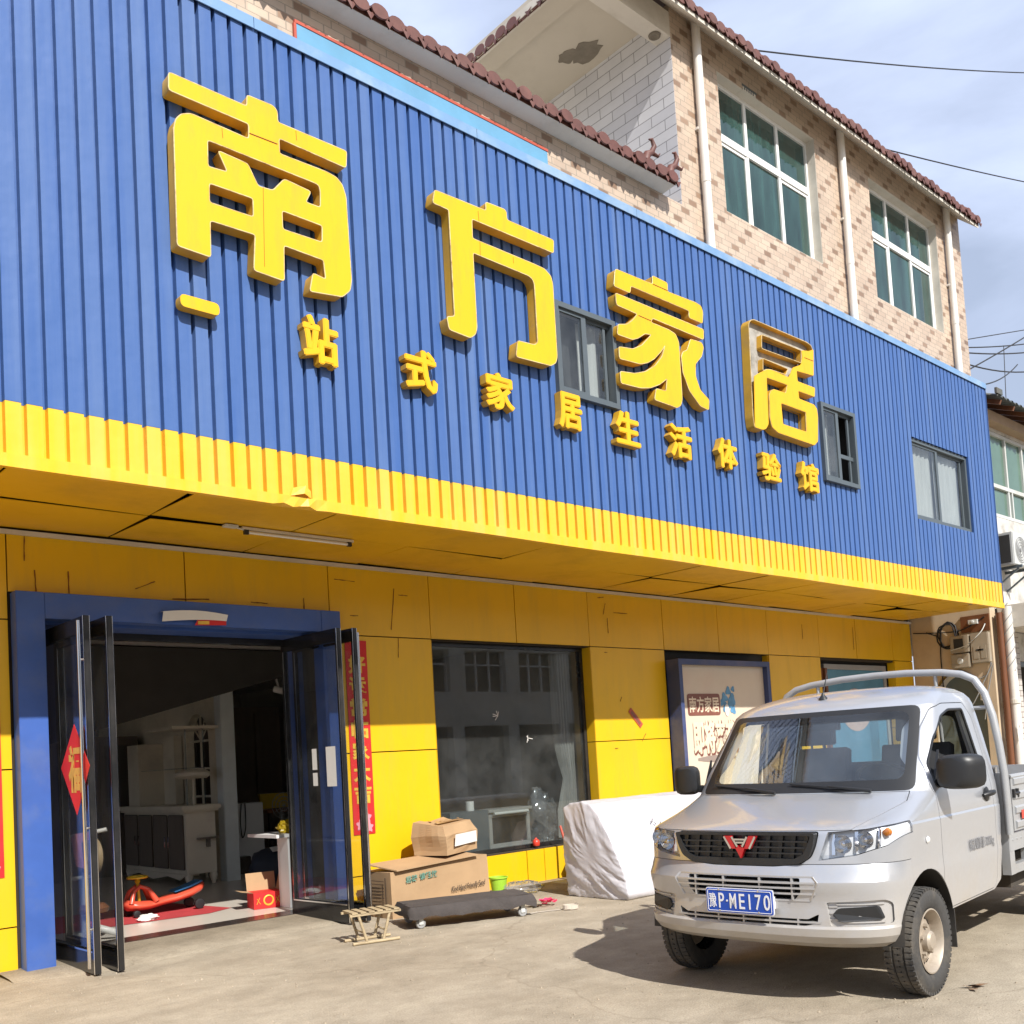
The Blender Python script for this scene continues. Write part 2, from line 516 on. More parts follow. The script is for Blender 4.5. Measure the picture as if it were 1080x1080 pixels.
MT['taupe_door'] = mat('taupe_cabinet_front', (0.22, 0.18, 0.145), 0.45, var=0.12, scale=2, stretch=(5, 5, 1))
MT['floor_tile'] = mat('pale_floor_tile', (0.64, 0.58, 0.50), 0.25, var=0.05, scale=1.5)
MT['dark_stone'] = mat('dark_brown_stone', (0.040, 0.028, 0.024), 0.25, var=0.35, scale=14)
MT['red_mat'] = mat('red_carpet', (0.42, 0.035, 0.040), 0.95, var=0.15, scale=12, bump=0.4)
MT['apron'] = mat('cement_apron', (0.40, 0.36, 0.29), 0.92, var=0.14, scale=3, dirt=(0.24, 0.20, 0.15), dirt_amt=0.5, bump=0.5, bump_scale=60)
MT['red_paper'] = mat('red_paper', (0.62, 0.018, 0.018), 0.6, var=0.10, scale=5)
MT['gold'] = mat('gold_ink', (0.74, 0.47, 0.06), 0.42, 0.2, var=0.2, scale=14)
MT['pink'] = mat('pink_print', (0.72, 0.28, 0.34), 0.6)
MT['white_paper'] = mat('white_paper', (0.72, 0.70, 0.66), 0.8, var=0.06)
MT['rust'] = mat('rust_brown_mark', (0.22, 0.075, 0.015), 0.9, var=0.35, scale=20)
MT['letter_face'] = mat('sign_yellow_face', (0.80, 0.435, 0.004), 0.30, var=0.04, scale=1.5, dirt=(0.60, 0.30, 0.02), dirt_amt=0.55, dirt_scale=2.4, dirt_stretch=(3, 1, 0.8))
MT['letter_side'] = mat('sign_shaded_weathered_side', (0.60, 0.33, 0.022), 0.45, var=0.14, scale=5, dirt=(0.42, 0.26, 0.10), dirt_amt=0.7, dirt_scale=5)  # deeper mustard: wear and dirt, with side shade put into the colour
MT['letter_edge'] = mat('sign_bleached_edge', (0.66, 0.50, 0.24), 0.5, var=0.2, scale=9, dirt=(0.22, 0.12, 0.03), dirt_amt=1.0, dirt_scale=9)
MT['foam'] = mat('grey_bare_backing', (0.40, 0.38, 0.34), 0.85, var=0.25, scale=6, dirt=(0.13, 0.11, 0.085), dirt_amt=0.9, dirt_scale=4)
MT['white_plastic'] = mat('white_plastic', (0.72, 0.71, 0.69), 0.4, var=0.05)
MT['cable'] = mat('black_cable', (0.018, 0.018, 0.020), 0.6)
MT['grey_plastic'] = mat('grey_plastic', (0.30, 0.30, 0.30), 0.5, var=0.08)
MT['cardboard'] = mat('cardboard', (0.42, 0.275, 0.150), 0.85, var=0.08, scale=2.5, dirt=(0.30, 0.19, 0.10), dirt_amt=0.4, dirt_scale=3)
MT['wood'] = mat('worn_bamboo', (0.42, 0.33, 0.20), 0.65, var=0.22, scale=9, stretch=(1, 1, 6), dirt=(0.14, 0.09, 0.05), dirt_amt=0.6, dirt_scale=7)

# ------------------------------------------------------------------ mesh helpers
ORG = {}                                   # world origin of every parent, so parts can be given in world coordinates

class MB:
    """collects faces, then links them as one mesh object"""
    def __init__(self):
        self.v, self.f, self.mi = [], [], []
    def quad(self, *pts, mi=0):
        n = len(self.v)
        self.v += [tuple(p) for p in pts]
        self.f.append(tuple(range(n, n + len(pts))))
        self.mi.append(mi)
        return self
    def box(self, x0, x1, y0, y1, z0, z1, mi=0, M=None):
        p = [(x, y, z) for z in (z0, z1) for y in (y0, y1) for x in (x0, x1)]
        if M is not None:
            p = [tuple(M @ Vector(q)) for q in p]
        n = len(self.v)
        self.v += p
        for f in ((0, 2, 3, 1), (4, 5, 7, 6), (0, 1, 5, 4), (2, 6, 7, 3), (0, 4, 6, 2), (1, 3, 7, 5)):
            self.f.append(tuple(n + i for i in f))
            self.mi.append(mi)
        return self
    def bar(self, a, b, w, d, mi=0, upv=(0, 0, 1)):
        a, b = Vector(a), Vector(b)
        ax = (b - a)
        L = ax.length
        ax.normalize()
        u = Vector(upv)
        if abs(ax.dot(u)) > 0.98:
            u = Vector((1, 0, 0))
        s = ax.cross(u).normalized()
        u = s.cross(ax)
        M = Matrix((s, ax, u)).transposed().to_4x4()
        M.translation = a
        return self.box(-w / 2, w / 2, 0, L, -d / 2, d / 2, mi, M)
    def tube(self, pts, r, n=8, mi=0, cap=True, closed=False):
        pts = [Vector(p) for p in pts]
        k = len(pts)
        rr = r if isinstance(r, (list, tuple)) else [r] * k
        base = len(self.v)
        prev = None
        for i, p in enumerate(pts):
            if closed:
                t = pts[(i + 1) % k] - pts[i - 1]
            else:
                t = pts[min(i + 1, k - 1)] - pts[max(i - 1, 0)]
            t.normalize()
            if prev is None:
                u = Vector((0, 0, 1)) if abs(t.z) < 0.9 else Vector((1, 0, 0))
            else:
                u = prev
            s = t.cross(u)
            if s.length < 1e-6:
                s = t.cross(Vector((0.3, 0.7, 0.2)))
            s.normalize()
            u = s.cross(t).normalized()
            prev = u
            for j in range(n):
                a = 2 * math.pi * j / n
                self.v.append(tuple(p + rr[i] * (math.cos(a) * s + math.sin(a) * u)))
        last = k if closed else k - 1
        for i in range(last):
            for j in range(n):
                a = base + i * n + j
                b = base + i * n + (j + 1) % n
                i2 = (i + 1) % k
                c = base + i2 * n + (j + 1) % n
                d = base + i2 * n + j
                self.f.append((a, b, c, d))
                self.mi.append(mi)
        if cap and not closed:
            self.f.append(tuple(base + j for j in range(n - 1, -1, -1)))
            self.mi.append(mi)
            self.f.append(tuple(base + (k - 1) * n + j for j in range(n)))
            self.mi.append(mi)
        return self
    def lathe(self, prof, c, axis='Z', n=24, mi=0, M=None):
        """prof: (radius, height) pairs"""
        base = len(self.v)
        for r, h in prof:
            for j in range(n):
                a = 2 * math.pi * j / n
                x, y = r * math.cos(a), r * math.sin(a)
                p = {'Z': (x, y, h), 'X': (h, x, y), 'Y': (x, h, y)}[axis]
                q = Vector(p) + Vector(c)
                if M is not None:
                    q = M @ q
                self.v.append(tuple(q))
        for i in range(len(prof) - 1):
            for j in range(n):
                a, b = base + i * n + j, base + i * n + (j + 1) % n
                self.f.append((a, b, b + n, a + n))
                self.mi.append(mi)
        return self
    def prism(self, poly, d0, d1, plane='XZ', mi=0, mi_side=None, M=None):
        """poly: 2-D outline, pushed from d0 to d1 along the axis left out of the plane name"""
        def P(a, b, d):
            q = {'XZ': (a, d, b), 'YZ': (d, a, b), 'XY': (a, b, d)}[plane]
            return tuple(M @ Vector(q)) if M is not None else q
        n = len(self.v)
        k = len(poly)
        self.v += [P(a, b, d0) for a, b in poly] + [P(a, b, d1) for a, b in poly]
        self.f.append(tuple(range(n, n + k)))
        self.f.append(tuple(range(n + 2 * k - 1, n + k - 1, -1)))
        self.mi += [mi, mi]
        for i in range(k):
            j = (i + 1) % k
            self.f.append((n + i, n + k + i, n + k + j, n + j))
            self.mi.append(mi if mi_side is None else mi_side)
        return self
    def add_mesh(self, me, M, mi=0):
        n = len(self.v)
        self.v += [tuple(M @ v.co) for v in me.vertices]
        for p in me.polygons:
            self.f.append(tuple(n + i for i in p.vertices))
            self.mi.append(mi)
        return self
    def build(self, name, mats, parent=None, smooth=None, fixn=True, bevel=0.0, local=False):
        o0 = Vector((0, 0, 0)) if (parent is None or local) else ORG[parent]
        me = bpy.data.meshes.new(name)
        me.from_pydata([tuple(Vector(p) - o0) for p in self.v], [], self.f)
        if not isinstance(mats, (list, tuple)):
            mats = [mats]
        for mm in mats:
            me.materials.append(MT[mm] if isinstance(mm, str) else mm)
        for p, k in zip(me.polygons, self.mi):
            p.material_index = min(k, len(mats) - 1)
        bm = bmesh.new()
        bm.from_mesh(me)
        if smooth is not None:
            bmesh.ops.remove_doubles(bm, verts=bm.verts, dist=1e-5)
        if fixn:
            bmesh.ops.recalc_face_normals(bm, faces=bm.faces)
        if bevel > 0:
            bmesh.ops.bevel(bm, geom=list(bm.edges), offset=bevel, segments=2, affect='EDGES', clamp_overlap=True)
        if smooth is not None:
            for f in bm.faces:
                f.smooth = True
            for e in bm.edges:
                if len(e.link_faces) == 2 and e.calc_face_angle(0) > R(smooth):
                    e.smooth = False
        bm.to_mesh(me)
        bm.free()
        o = bpy.data.objects.new(name, me)
        COL.objects.link(o)
        if parent is not None:
            o.parent = parent
            ORG[o] = o0
        else:
            ORG[o] = Vector((0, 0, 0))
        return o

def tag(o, label, cat=None, group=None, kind=None):
    if label:
        o['label'] = label
    if cat:
        o['category'] = cat
    if group:
        o['group'] = group
    if kind:
        o['kind'] = kind
    return o

def thing(name, label, cat, loc=(0, 0, 0), group=None, rz=0.0):
    o = bpy.data.objects.new(name, None)
    o.empty_display_size = 0.2
    COL.objects.link(o)
    o.location = loc
    o.rotation_euler = (0, 0, rz)
    ORG[o] = Vector(loc)
    return tag(o, label, cat, group)

def solo(mb, name, mats, label, cat, group=None, **kw):
    return tag(mb.build(name, mats, **kw), label, cat, group)

_dg = None
def curve_mesh(splines, extrude=0.0, bevel=0.0, res=8):
    """filled flat curve (outer outlines and holes together) -> mesh in the XY plane, depth along Z"""
    cu = bpy.data.curves.new('outline', 'CURVE')
    cu.dimensions = '2D'
    cu.fill_mode = 'BOTH'
    cu.extrude = extrude
    cu.bevel_depth = bevel
    cu.bevel_resolution = 0
    for pts in splines:
        s = cu.splines.new('POLY')
        s.points.add(len(pts) - 1)
        for p, q in zip(s.points, pts):
            p.co = (q[0], q[1], 0, 1)
        s.use_cyclic_u = True
    return _to_mesh(cu)

def _to_mesh(cu):
    ob = bpy.data.objects.new('outline', cu)
    COL.objects.link(ob)
    dg = bpy.context.evaluated_depsgraph_get()
    me = bpy.data.meshes.new_from_object(ob.evaluated_get(dg))
    bpy.data.objects.remove(ob)
    bpy.data.curves.remove(cu)
    return me

def text_mesh(s, size=1.0, extrude=0.0, offset=0.0, shear=0.0, spacing=1.0):
    cu = bpy.data.curves.new('lettering', 'FONT')
    cu.body = s
    cu.size = size
    cu.extrude = extrude
    cu.offset = offset
    cu.shear = shear
    cu.space_character = spacing
    cu.resolution_u = 3
    cu.align_x = 'LEFT'
    return _to_mesh(cu)

def bold(mb, me, M, dx, dz, step, ring=4):
    """thick strokes: the same lettering laid several times a little to each side, each a hair deeper"""
    mb.add_mesh(me, M)
    for k in range(ring):
        a = 2 * math.pi * k / ring
        mb.add_mesh(me, Matrix.Translation((dx * math.cos(a), step * (k + 1), dz * math.sin(a))) @ M)

def fit(me, w, h):
    """scale a flat mesh to w by h and centre it; returns the matrix"""
    xs = [v.co.x for v in me.vertices]
    ys = [v.co.y for v in me.vertices]
    sx = w / max(1e-6, max(xs) - min(xs))
    sy = h / max(1e-6, max(ys) - min(ys))
    S = Matrix.Diagonal((sx, sy, 1, 1))
    return S @ Matrix.Translation((-(max(xs) + min(xs)) / 2, -(max(ys) + min(ys)) / 2, 0))

FACE = Matrix(((1, 0, 0, 0), (0, 0, -1, 0), (0, 1, 0, 0), (0, 0, 0, 1)))   # XY plane -> a wall facing -Y, text depth towards the viewer
def round_poly(pts, r, seg=4):
    """round the corners of a closed 2-D outline"""
    out = []
    n = len(pts)
    for i in range(n):
        p0, p1, p2 = Vector(pts[i - 1]), Vector(pts[i]), Vector(pts[(i + 1) % n])
        a, b = p0 - p1, p2 - p1
        rr = r[i] if isinstance(r, (list, tuple)) else r
        k = min(rr, a.length * 0.45, b.length * 0.45)
        if k < 1e-5:
            out.append(tuple(p1))
            continue
        A, B = p1 + a.normalized() * k, p1 + b.normalized() * k
        for s in range(seg + 1):
            t = s / seg
            out.append(tuple((1 - t) ** 2 * A + 2 * t * (1 - t) * p1 + t * t * B))
    return out
# ------------------------------------------------------------------ ground
g = MB()
N = 40
def gz(x, y):
    return 0.0
g.quad((-400, -400, 0), (400, -400, 0), (400, 400, 0), (-400, 400, 0))
o = g.build('ground', 'ground')
tag(o, 'pale sun bleached concrete road in front of the shop', None, kind='structure')

ap = MB()
# cement apron at the door: a low ramp with a ragged front edge
edge = [(2.30, 8.30), (2.75, 8.12), (3.05, 8.10), (3.5, 8.18), (4.0, 8.24), (4.4, 8.27), (4.9, 8.34), (5.35, 8.30), (5.75, 8.40), (5.95, 8.62)]
for (a, b) in zip(edge[:-1], edge[1:]):
    ap.quad((a[0], a[1], -0.01), (b[0], b[1], -0.01), (b[0], b[1] + 0.20, 0.018), (a[0], a[1] + 0.20, 0.018))
    ap.quad((a[0], a[1] + 0.20, 0.018), (b[0], b[1] + 0.20, 0.018), (b[0], 9.14, 0.045), (a[0], 9.14, 0.045))
o = ap.build('doorstep_apron', 'ground', smooth=40)
tag(o, 'rough cement ramp before the open shop door', None, kind='structure')

fl = MB()
fl.box(-2.0, 18.3, 9.42, 20.0, -0.05, 0.046)
o = fl.build('shop_floor', 'floor_tile')
tag(o, 'pale polished tile floor inside the shop', None, kind='structure')
th = MB()
th.box(2.72, 5.36, 9.14, 9.42, -0.05, 0.050)
o = th.build('threshold', 'dark_stone')
tag(o, 'dark brown stone strip across the shop doorway', None, kind='structure')

# ------------------------------------------------------------------ the shop building
shop = thing('shop_building', 'blue and yellow clad shop with a tiled upper storey and open glass doors', 'building', (10.0, 8.8, 0))
WL, WR = -3.0, 18.43                         # ground-floor wall from left to right
WINS = [(2.70, 5.36, -0.05, 2.90), (6.86, 9.46, 0.395, 2.885), (10.99, 13.54, 0.395, 2.885), (15.10, 17.70, 0.395, 2.86)]

def wall_with_holes(mb, x0, x1, z0, z1, y0, y1, holes, mi=0):
    xs = sorted(set([x0, x1] + [h[0] for h in holes] + [h[1] for h in holes]))
    xs = [x for x in xs if x0 <= x <= x1]
    for a, b in zip(xs[:-1], xs[1:]):
        mid = (a + b) / 2
        hs = sorted([h for h in holes if h[0] < mid < h[1]], key=lambda h: h[2])
        z = z0
        for h in hs:
            if h[2] > z:
                mb.box(a, b, y0, y1, z, min(h[2], z1), mi)
            z = max(z, h[3])
        if z < z1:
            mb.box(a, b, y0, y1, z, z1, mi)
    return mb

w = wall_with_holes(MB(), WL, WR, -0.1, 3.79, 8.83, 9.06, WINS)
w.build('wall', 'joint', shop)

# yellow composite panels with open dark joints
pn = MB()
GAP = 0.006
def panel(x0, x1, z0, z1, y=8.80, t=0.026):
    d = random.uniform(-0.003, 0.003)
    pn.box(x0 + GAP, x1 - GAP, y + d, y + d + t, z0 + GAP, z1 - GAP)
up_j = [-3.0, -1.2, 0.3, 1.2, 2.46, 4.0, 5.55, 6.86, 8.17, 9.46, 10.98, 12.27, 13.57, 15.10, 16.34, 17.67, 18.42]
for a, b in zip(up_j[:-1], up_j[1:]):
    hdr = 3.12 if (a >= 2.4 and b <= 5.6) else 2.89
    panel(a, b, hdr, 3.62)
for a, b in ((-3.0, -1.2), (-1.2, 0.3), (0.3, 1.2), (1.2, 2.46), (5.59, 6.86), (9.46, 10.98), (13.57, 15.10), (17.70, 18.42)):
    panel(a, b, 1.650, 2.89)
    panel(a, b, 0.372, 1.650)
    panel(a, b, -0.02, 0.372)
for a, b in ((6.86, 8.13), (8.13, 8.42), (8.42, 9.46), (10.98, 12.3), (12.3, 13.57), (15.10, 16.4), (16.4, 17.70)):
    panel(a, b, -0.02, 0.39)
# returns into the window openings
for x in (6.86, 9.46, 13.54, 17.70):
    s = -1 if x in (9.46, 13.54, 17.70) else 1
    xa, xb = sorted((x, x + 0.004 * s))
    pn.box(xa, xb, 8.80, 8.943, 0.40, 1.645)
    pn.box(xa, xb, 8.80, 8.943, 1.655, 2.88)
pn.build('cladding', 'yellow_panel', shop)

rm = random.Random(3)
for (x, z, L, ang) in ((2.60, 3.50, 0.22, 88), (2.68, 3.22, 0.2, 92), (2.95, 3.20, 0.26, 90), (3.62, 3.26, 0.2, 24), (4.05, 3.16, 0.36, 3), (4.75, 3.17, 0.18, 0),
                       (5.25, 3.17, 0.16, 90), (5.75, 3.47, 0.25, -2), (6.35, 3.20, 0.46, 82), (6.50, 3.36, 0.13, 0), (5.85, 3.10, 0.1, 0), (6.40, 2.78, 0.22, 86),
                       (9.78, 3.40, 0.16, 70), (9.83, 3.18, 0.20, 90), (10.1, 3.36, 0.28, 0), (9.72, 3.55, 0.12, 8), (14.6, 3.30, 0.25, 90), (16.25, 3.25, 0.4, 88),
                       (10.0, 2.20, 0.07, 60), (10.42, 1.68, 0.14, 50), (9.76, 2.82, 0.07, 0), (2.32, 2.83, 0.1, 80), (2.36, 2.0, 0.16, 85), (9.85, 1.55, 0.06, 0)):
    mk = MB()
    M = Matrix.Translation((x, 8.7935, z)) @ Matrix.Rotation(-R(ang), 4, 'Y')
    k = 5
    pts = []
    for i in range(k + 1):
        pts.append((-L / 2 + L * i / k, 0.001 + rm.random() * 0.006))
    for i in range(k, -1, -1):
        pts.append((-L / 2 + L * i / k, -0.001 - rm.random() * 0.006))
    mk.prism(pts, 0, 0.002, 'XZ', M=M)
    mk.build('scrape_mark', 'rust', shop)

# soffit under the projecting upper floor
sb = MB()
sb.box(WL, 18.12, 7.003, 8.828, 3.70, 3.78)
sb.build('soffit_frame', 'joint', shop)
so = MB()
jx = [-3.0, -1.8, -0.55, 0.72, 2.0, 3.30, 4.59, 5.91, 7.19, 8.46, 9.66, 11.1, 12.35, 13.6, 14.85, 16.1, 17.3, 18.12]
rs = random.Random(11)
for i, (a, b) in enumerate(zip(jx[:-1], jx[1:])):
    for (y0, y1) in ((6.965, 7.88), (7.88, 8.78)):
        dz = [rs.uniform(-0.006, 0.010) for _ in range(4)]
        if rs.random() < 0.3:
            dz[rs.randrange(4)] -= 0.022
        if a > 16 and y0 > 7.5 and b < 18:
            dz[0] -= 0.05
        g2 = 0.010
        z = 3.655
        P = [(a + g2, y0 + g2, z + dz[0]), (b - g2, y0 + g2, z + dz[1]), (b - g2, y1 - g2, z + dz[2]), (a + g2, y1 - g2, z + dz[3])]
        Q = [(p[0], p[1], p[2] + 0.006) for p in P]
        so.quad(*P)
        so.quad(*reversed(Q))
        for k in range(4):
            so.quad(P[k], P[(k + 1) % 4], Q[(k + 1) % 4], Q[k])
so.build('soffit', 'soffit', shop)
tr = MB()
tr.box(WL, 18.42, 8.762, 8.797, 3.605, 3.640)
tr.build('soffit_trim', 'plaster', shop)

# corrugated fascia: blue above, yellow band below, openings for three windows
FY = 6.94
P0, PITCH = 2.094 - 0.134 * 40, 0.1358
FW = [(7.20, 8.13, 5.19, 6.165), (12.34, 13.265, 5.04, 6.135), (15.05, 17.135, 4.848, 6.15)]
def ribs(mb, z0, z1, holes):
    prof = []
    k = 0
    x = -3.2
    while x < 18.1:
        prof += [(x, 0.0), (x + 0.101, 0.0), (x + 0.105, 0.050), (x + 0.1305, 0.050)]
        x += PITCH
    prof = [(a, b) for a, b in prof if a <= 18.10] + [(18.12, 0.0)]
    for (xa, da), (xb, db) in zip(prof[:-1], prof[1:]):
        mid = (xa + xb) / 2
        spans = [(z0, z1)]
        for h in holes:
            if h[0] < mid < h[1]:
                spans = [(z0, h[2]), (h[3], z1)]
        for (s0, s1) in spans:
            zs = [s0, s1]
            mb.quad((xa, FY + da, s0), (xb, FY + db, s0), (xb, FY + db, s1), (xa, FY + da, s1))
    return mb
ribs(MB(), 4.062, 7.62, FW).build('fascia', 'blue_sheet', shop, fixn=False)
ribs(MB(), 3.690, 4.060, []).build('fascia_band', 'yellow_sheet', shop, fixn=False)
# bent lip along the bottom, with the crumpled knock
lp = MB()
xs = [-3.2 + i * 0.35 for i in range(62)]
xs = sorted([x for x in xs if x < 18.13 and not (3.9 < x < 4.4)] + [3.9, 4.0, 4.08, 4.15, 4.22, 4.3, 4.4, 18.13])
def lip(x):
    if 3.95 < x < 4.35:
        return (0.018 * math.sin(x * 40), 0.014 * math.cos(x * 33) + 0.008)
    return (0.0, 0.003 * math.sin(x * 2.3))
for a, b in zip(xs[:-1], xs[1:]):
    da, db = lip(a), lip(b)
    y0 = FY - 0.014
    lp.quad((a, y0 + da[0], 3.615 + da[1]), (b, y0 + db[0], 3.615 + db[1]), (b, y0, 3.702), (a, y0, 3.702))
    lp.quad((a, y0, 3.702), (b, y0, 3.702), (b, FY + 0.060, 3.720), (a, FY + 0.060, 3.720))
    lp.quad((a, FY + 0.05, 3.618), (b, FY + 0.05, 3.618), (b, y0 + db[0], 3.615 + db[1]), (a, y0 + da[0], 3.615 + da[1]))
lp.quad((4.06, FY - 0.018, 3.70), (4.17, FY - 0.045, 3.725), (4.20, FY - 0.024, 3.80), (4.09, FY - 0.012, 3.77))
lp.quad((4.17, FY - 0.045, 3.725), (4.25, FY - 0.018, 3.70), (4.25, FY - 0.014, 3.76), (4.20, FY - 0.024, 3.80))
lp.build('fascia_lip', 'yellow_sheet', shop, fixn=False)
er = MB()
er.box(18.121, 18.13, FY - 0.012, 7.16, 3.70, 7.60)
er.box(17.2, 18.12, 6.975, 7.155, 3.66, 3.695)
er.build('fascia_return', 'blue_sheet', shop)
cp = MB()
for i in range(9):
    a = -3.2 + i * 2.375
    b = min(a + 2.37, 18.14)
    cp.prism([(FY - 0.022, 7.535), (FY - 0.012, 7.535), (FY - 0.012, 7.618), (7.158, 7.775), (7.158, 7.785), (FY - 0.022, 7.630)], a, b, 'YZ')
cp.build('cap_flashing', 'flashing', shop)
bn = MB()
bn.box(4.46, 7.50, 7.138, 7.157, 7.79, 7.962)
bn.box(4.44, 7.51, 7.132, 7.157, 7.964, 7.992, 1)
bn.box(4.43, 4.455, 7.132, 7.157, 7.80, 7.962, 1)
MT['pale_blue'] = mat('pale_blue_board', (0.12, 0.30, 0.46), 0.5, var=0.10)
MT['dull_red'] = mat('dull_red_edge', (0.42, 0.075, 0.045), 0.6)
bn.build('old_sign_board', ['pale_blue', 'dull_red'], shop)

# upper storey wall
UY = 7.16
UW = [(10.83, 13.22, 8.44, 10.345), (14.82, 17.18, 8.385, 10.34)]
uw = wall_with_holes(MB(), 9.876, 18.14, 3.70, 10.80, UY, UY + 0.24, UW)
uw.box(-3.2, 9.876, UY, UY + 0.24, 3.70, 8.20)
uw.box(18.0, 18.14, UY + 0.24, 12.5, 3.7, 10.8)
uw.build('upper_wall', 'cream_tile', shop)
for (x0, x1, z0, z1) in UW:
    rv = MB()
    rv.box(x0, x0 + 0.008, UY + 0.004, UY + 0.24, z0, z1)
    rv.box(x1 - 0.008, x1, UY + 0.004, UY + 0.24, z0, z1)
    rv.box(x0, x1, UY + 0.004, UY + 0.24, z1 - 0.008, z1 + 0.0)
    rv.box(x0, x1, UY + 0.004, UY + 0.24, z0, z0 + 0.008)
    rv.build('window_reveal', 'plaster', shop)
sw = MB()
sw.box(9.872, 10.1, UY + 0.002, 12.5, 8.2, 10.69)
sw.build('terrace_wall', 'white_brick', shop)
tw = MB()
tw.box(3.0, 9.87, 11.9, 12.1, 8.2, 10.69)
tw.box(-3.2, 9.87, UY + 0.24, 11.9, 8.0, 8.19)
tw.build('terrace_back_wall', 'plaster', shop)
te = MB()
te.box(8.84, 9.872, UY + 0.24, 12.5, 10.69, 10.80)
te.box(8.44, 8.78, UY - 0.1, 12.5, 10.62, 10.80)
te.build('terrace_ceiling', 'terrace', shop)
rd = random.Random(5)
dp = MB()
for (cx, cy, r) in ((9.55, 8.30, 0.17), (9.44, 8.50, 0.11)):
    pts = [(cx + r * (1 + 0.25 * rd.uniform(-1, 1)) * math.cos(a), cy + 1.35 * r * (1 + 0.25 * rd.uniform(-1, 1)) * math.sin(a)) for a in [i * math.pi / 9 for i in range(18)]]
    dp.prism(pts, 10.686 - r * 0.01, 10.6885, 'XY')
dp.build('damp_stain', 'damp', shop)
be = MB()
be.box(8.46, 9.874, UY, UY + 0.22, 10.37, 10.69)
be.build('terrace_beam', 'plaster', shop)
vt = MB()
vt.lathe([(0.001, -0.012), (0.035, -0.012), (0.055, -0.02), (0.075, -0.012), (0.078, 0.0)], (9.70, UY + 0.11, 10.366), 'Z', 20)
vt.build('beam_rosette', 'damp', shop, smooth=40)

def tile_eave(name, a, b, outward, z_low, z_high, depth, pitch=0.2):
    """a row of barrel tiles running down to the eave: round ends in front, troughs between"""
    mb = MB()
    a, b = Vector(a), Vector(b)
    L = (b - a).length
    d = (b - a).normalized()
    out = Vector(outward)
    n = max(2, int(L / pitch))
    p = L / n
    slope = Vector((0, 0, z_high - z_low)) - out * depth
    for i in range(n):
        c = a + d * (i + 0.5) * p
        c.z = z_low + 0.065 + random.uniform(-0.008, 0.008)
        r = p * 0.43
        jit = random.uniform(-0.02, 0.02)
        c0 = c + out * (0.0 + jit)
        seg = 8
        ring0, ring1 = [], []
        for k in range(seg + 1):
            th = math.pi * k / seg
            off = d * (r * math.cos(th)) + Vector((0, 0, r * math.sin(th) * 0.72 - r * 0.1))
            ring0.append(c0 + off)
            ring1.append(c0 + off + slope)
        for k in range(seg):
            mb.quad(ring0[k], ring0[k + 1], ring1[k + 1], ring1[k])
        # round drip disc with scalloped lower lip
        disc = [c0 + out * 0.01 + d * (r * 1.05 * math.cos(t)) + Vector((0, 0, r * 1.0 * math.sin(t) * 0.74 - r * 0.1)) for t in [2 * math.pi * k / 14 for k in range(14)]]
        back = [q - out * 0.02 for q in disc]
        mb.quad(*disc)
        mb.quad(*reversed(back))
        for k in range(14):
            mb.quad(disc[k], disc[(k + 1) % 14], back[(k + 1) % 14], back[k])
        # trough between this tile and the next, with a hanging lip
        e0 = a + d * (i + 1.0) * p
        e0.z = z_low + 0.04
        w2 = p * 0.30
        l0, l1 = e0 - d * w2, e0 + d * w2
        mid = e0 + Vector((0, 0, -0.035)) + out * 0.012
        mb.quad(l0, mid, mid + slope, l0 + slope)
        mb.quad(mid, l1, l1 + slope, mid + slope)
        tip = e0 + Vector((0, 0, -0.095)) + out * 0.014
        mb.quad(l0 + out * 0.006, tip, l1 + out * 0.006, mid + Vector((0, 0, 0.01)))
        mb.quad(l0 - out * 0.012, mid + Vector((0, 0, 0.01)) - out * 0.02, l1 - out * 0.012, tip - out * 0.016)
    z_b = Vector((0, 0, z_low + 0.02))
    A_, B_ = Vector((a.x, a.y, z_low - 0.01)) - out * 0.03, Vector((b.x, b.y, z_low - 0.01)) - out * 0.03
    H_ = Vector((0, 0, 0.12))
    mb.quad(A_, B_, B_ + H_, A_ + H_)
    mb.quad(A_ + H_, B_ + H_, B_ + H_ + slope, A_ + H_ + slope)
    mb.build(name, 'roof_tile', shop, fixn=False)

pe = MB()
pe.prism([(6.975, 8.225), (UY, 8.205), (UY + 0.24, 8.205), (UY + 0.24, 8.33), (6.975, 8.27)], 2.5, 9.50, 'YZ')
pe.build('parapet_slab', 'plaster', shop)
tile_eave('parapet_tiles', (2.5, 6.93, 8.2), (9.50, 6.93, 8.2), (0, -1, 0), 8.225, 8.37, 0.42)
ev = MB()
ev.prism([(6.82, 10.44), (UY - 0.001, 10.76), (UY - 0.001, 10.86), (6.82, 10.50)], 8.40, 18.16, 'YZ')
ev.build('eave', 'plaster', shop)
tile_eave('roof_tiles', (8.36, 6.79, 10.4), (18.18, 6.79, 10.4), (0, -1, 0), 10.50, 11.06, 0.60)
ev2 = MB()
ev2.box(8.36, 8.44, 6.95, 12.5, 10.56, 10.66)
ev2.build('side_eave', 'plaster', shop)
tile_eave('side_roof_tiles', (8.36, 12.4, 10.5), (8.36, 6.9, 10.5), (-1, 0, 0), 10.55, 10.85, 0.5)
rf = MB()
E0, E1, E2, E3, G0, G1 = (8.8, 7.2, 10.88), (17.9, 7.2, 10.88), (17.9, 12.5, 10.88), (8.8, 12.5, 10.88), (10.6, 9.7, 11.7), (16.3, 9.7, 11.7)
rf.quad(E0, E1, G1, G0)
rf.quad(E1, E2, G1)
rf.quad(E2, E3, G0, G1)
rf.quad(E3, E0, G0)
rf.build('roof', 'roof_tile', shop)

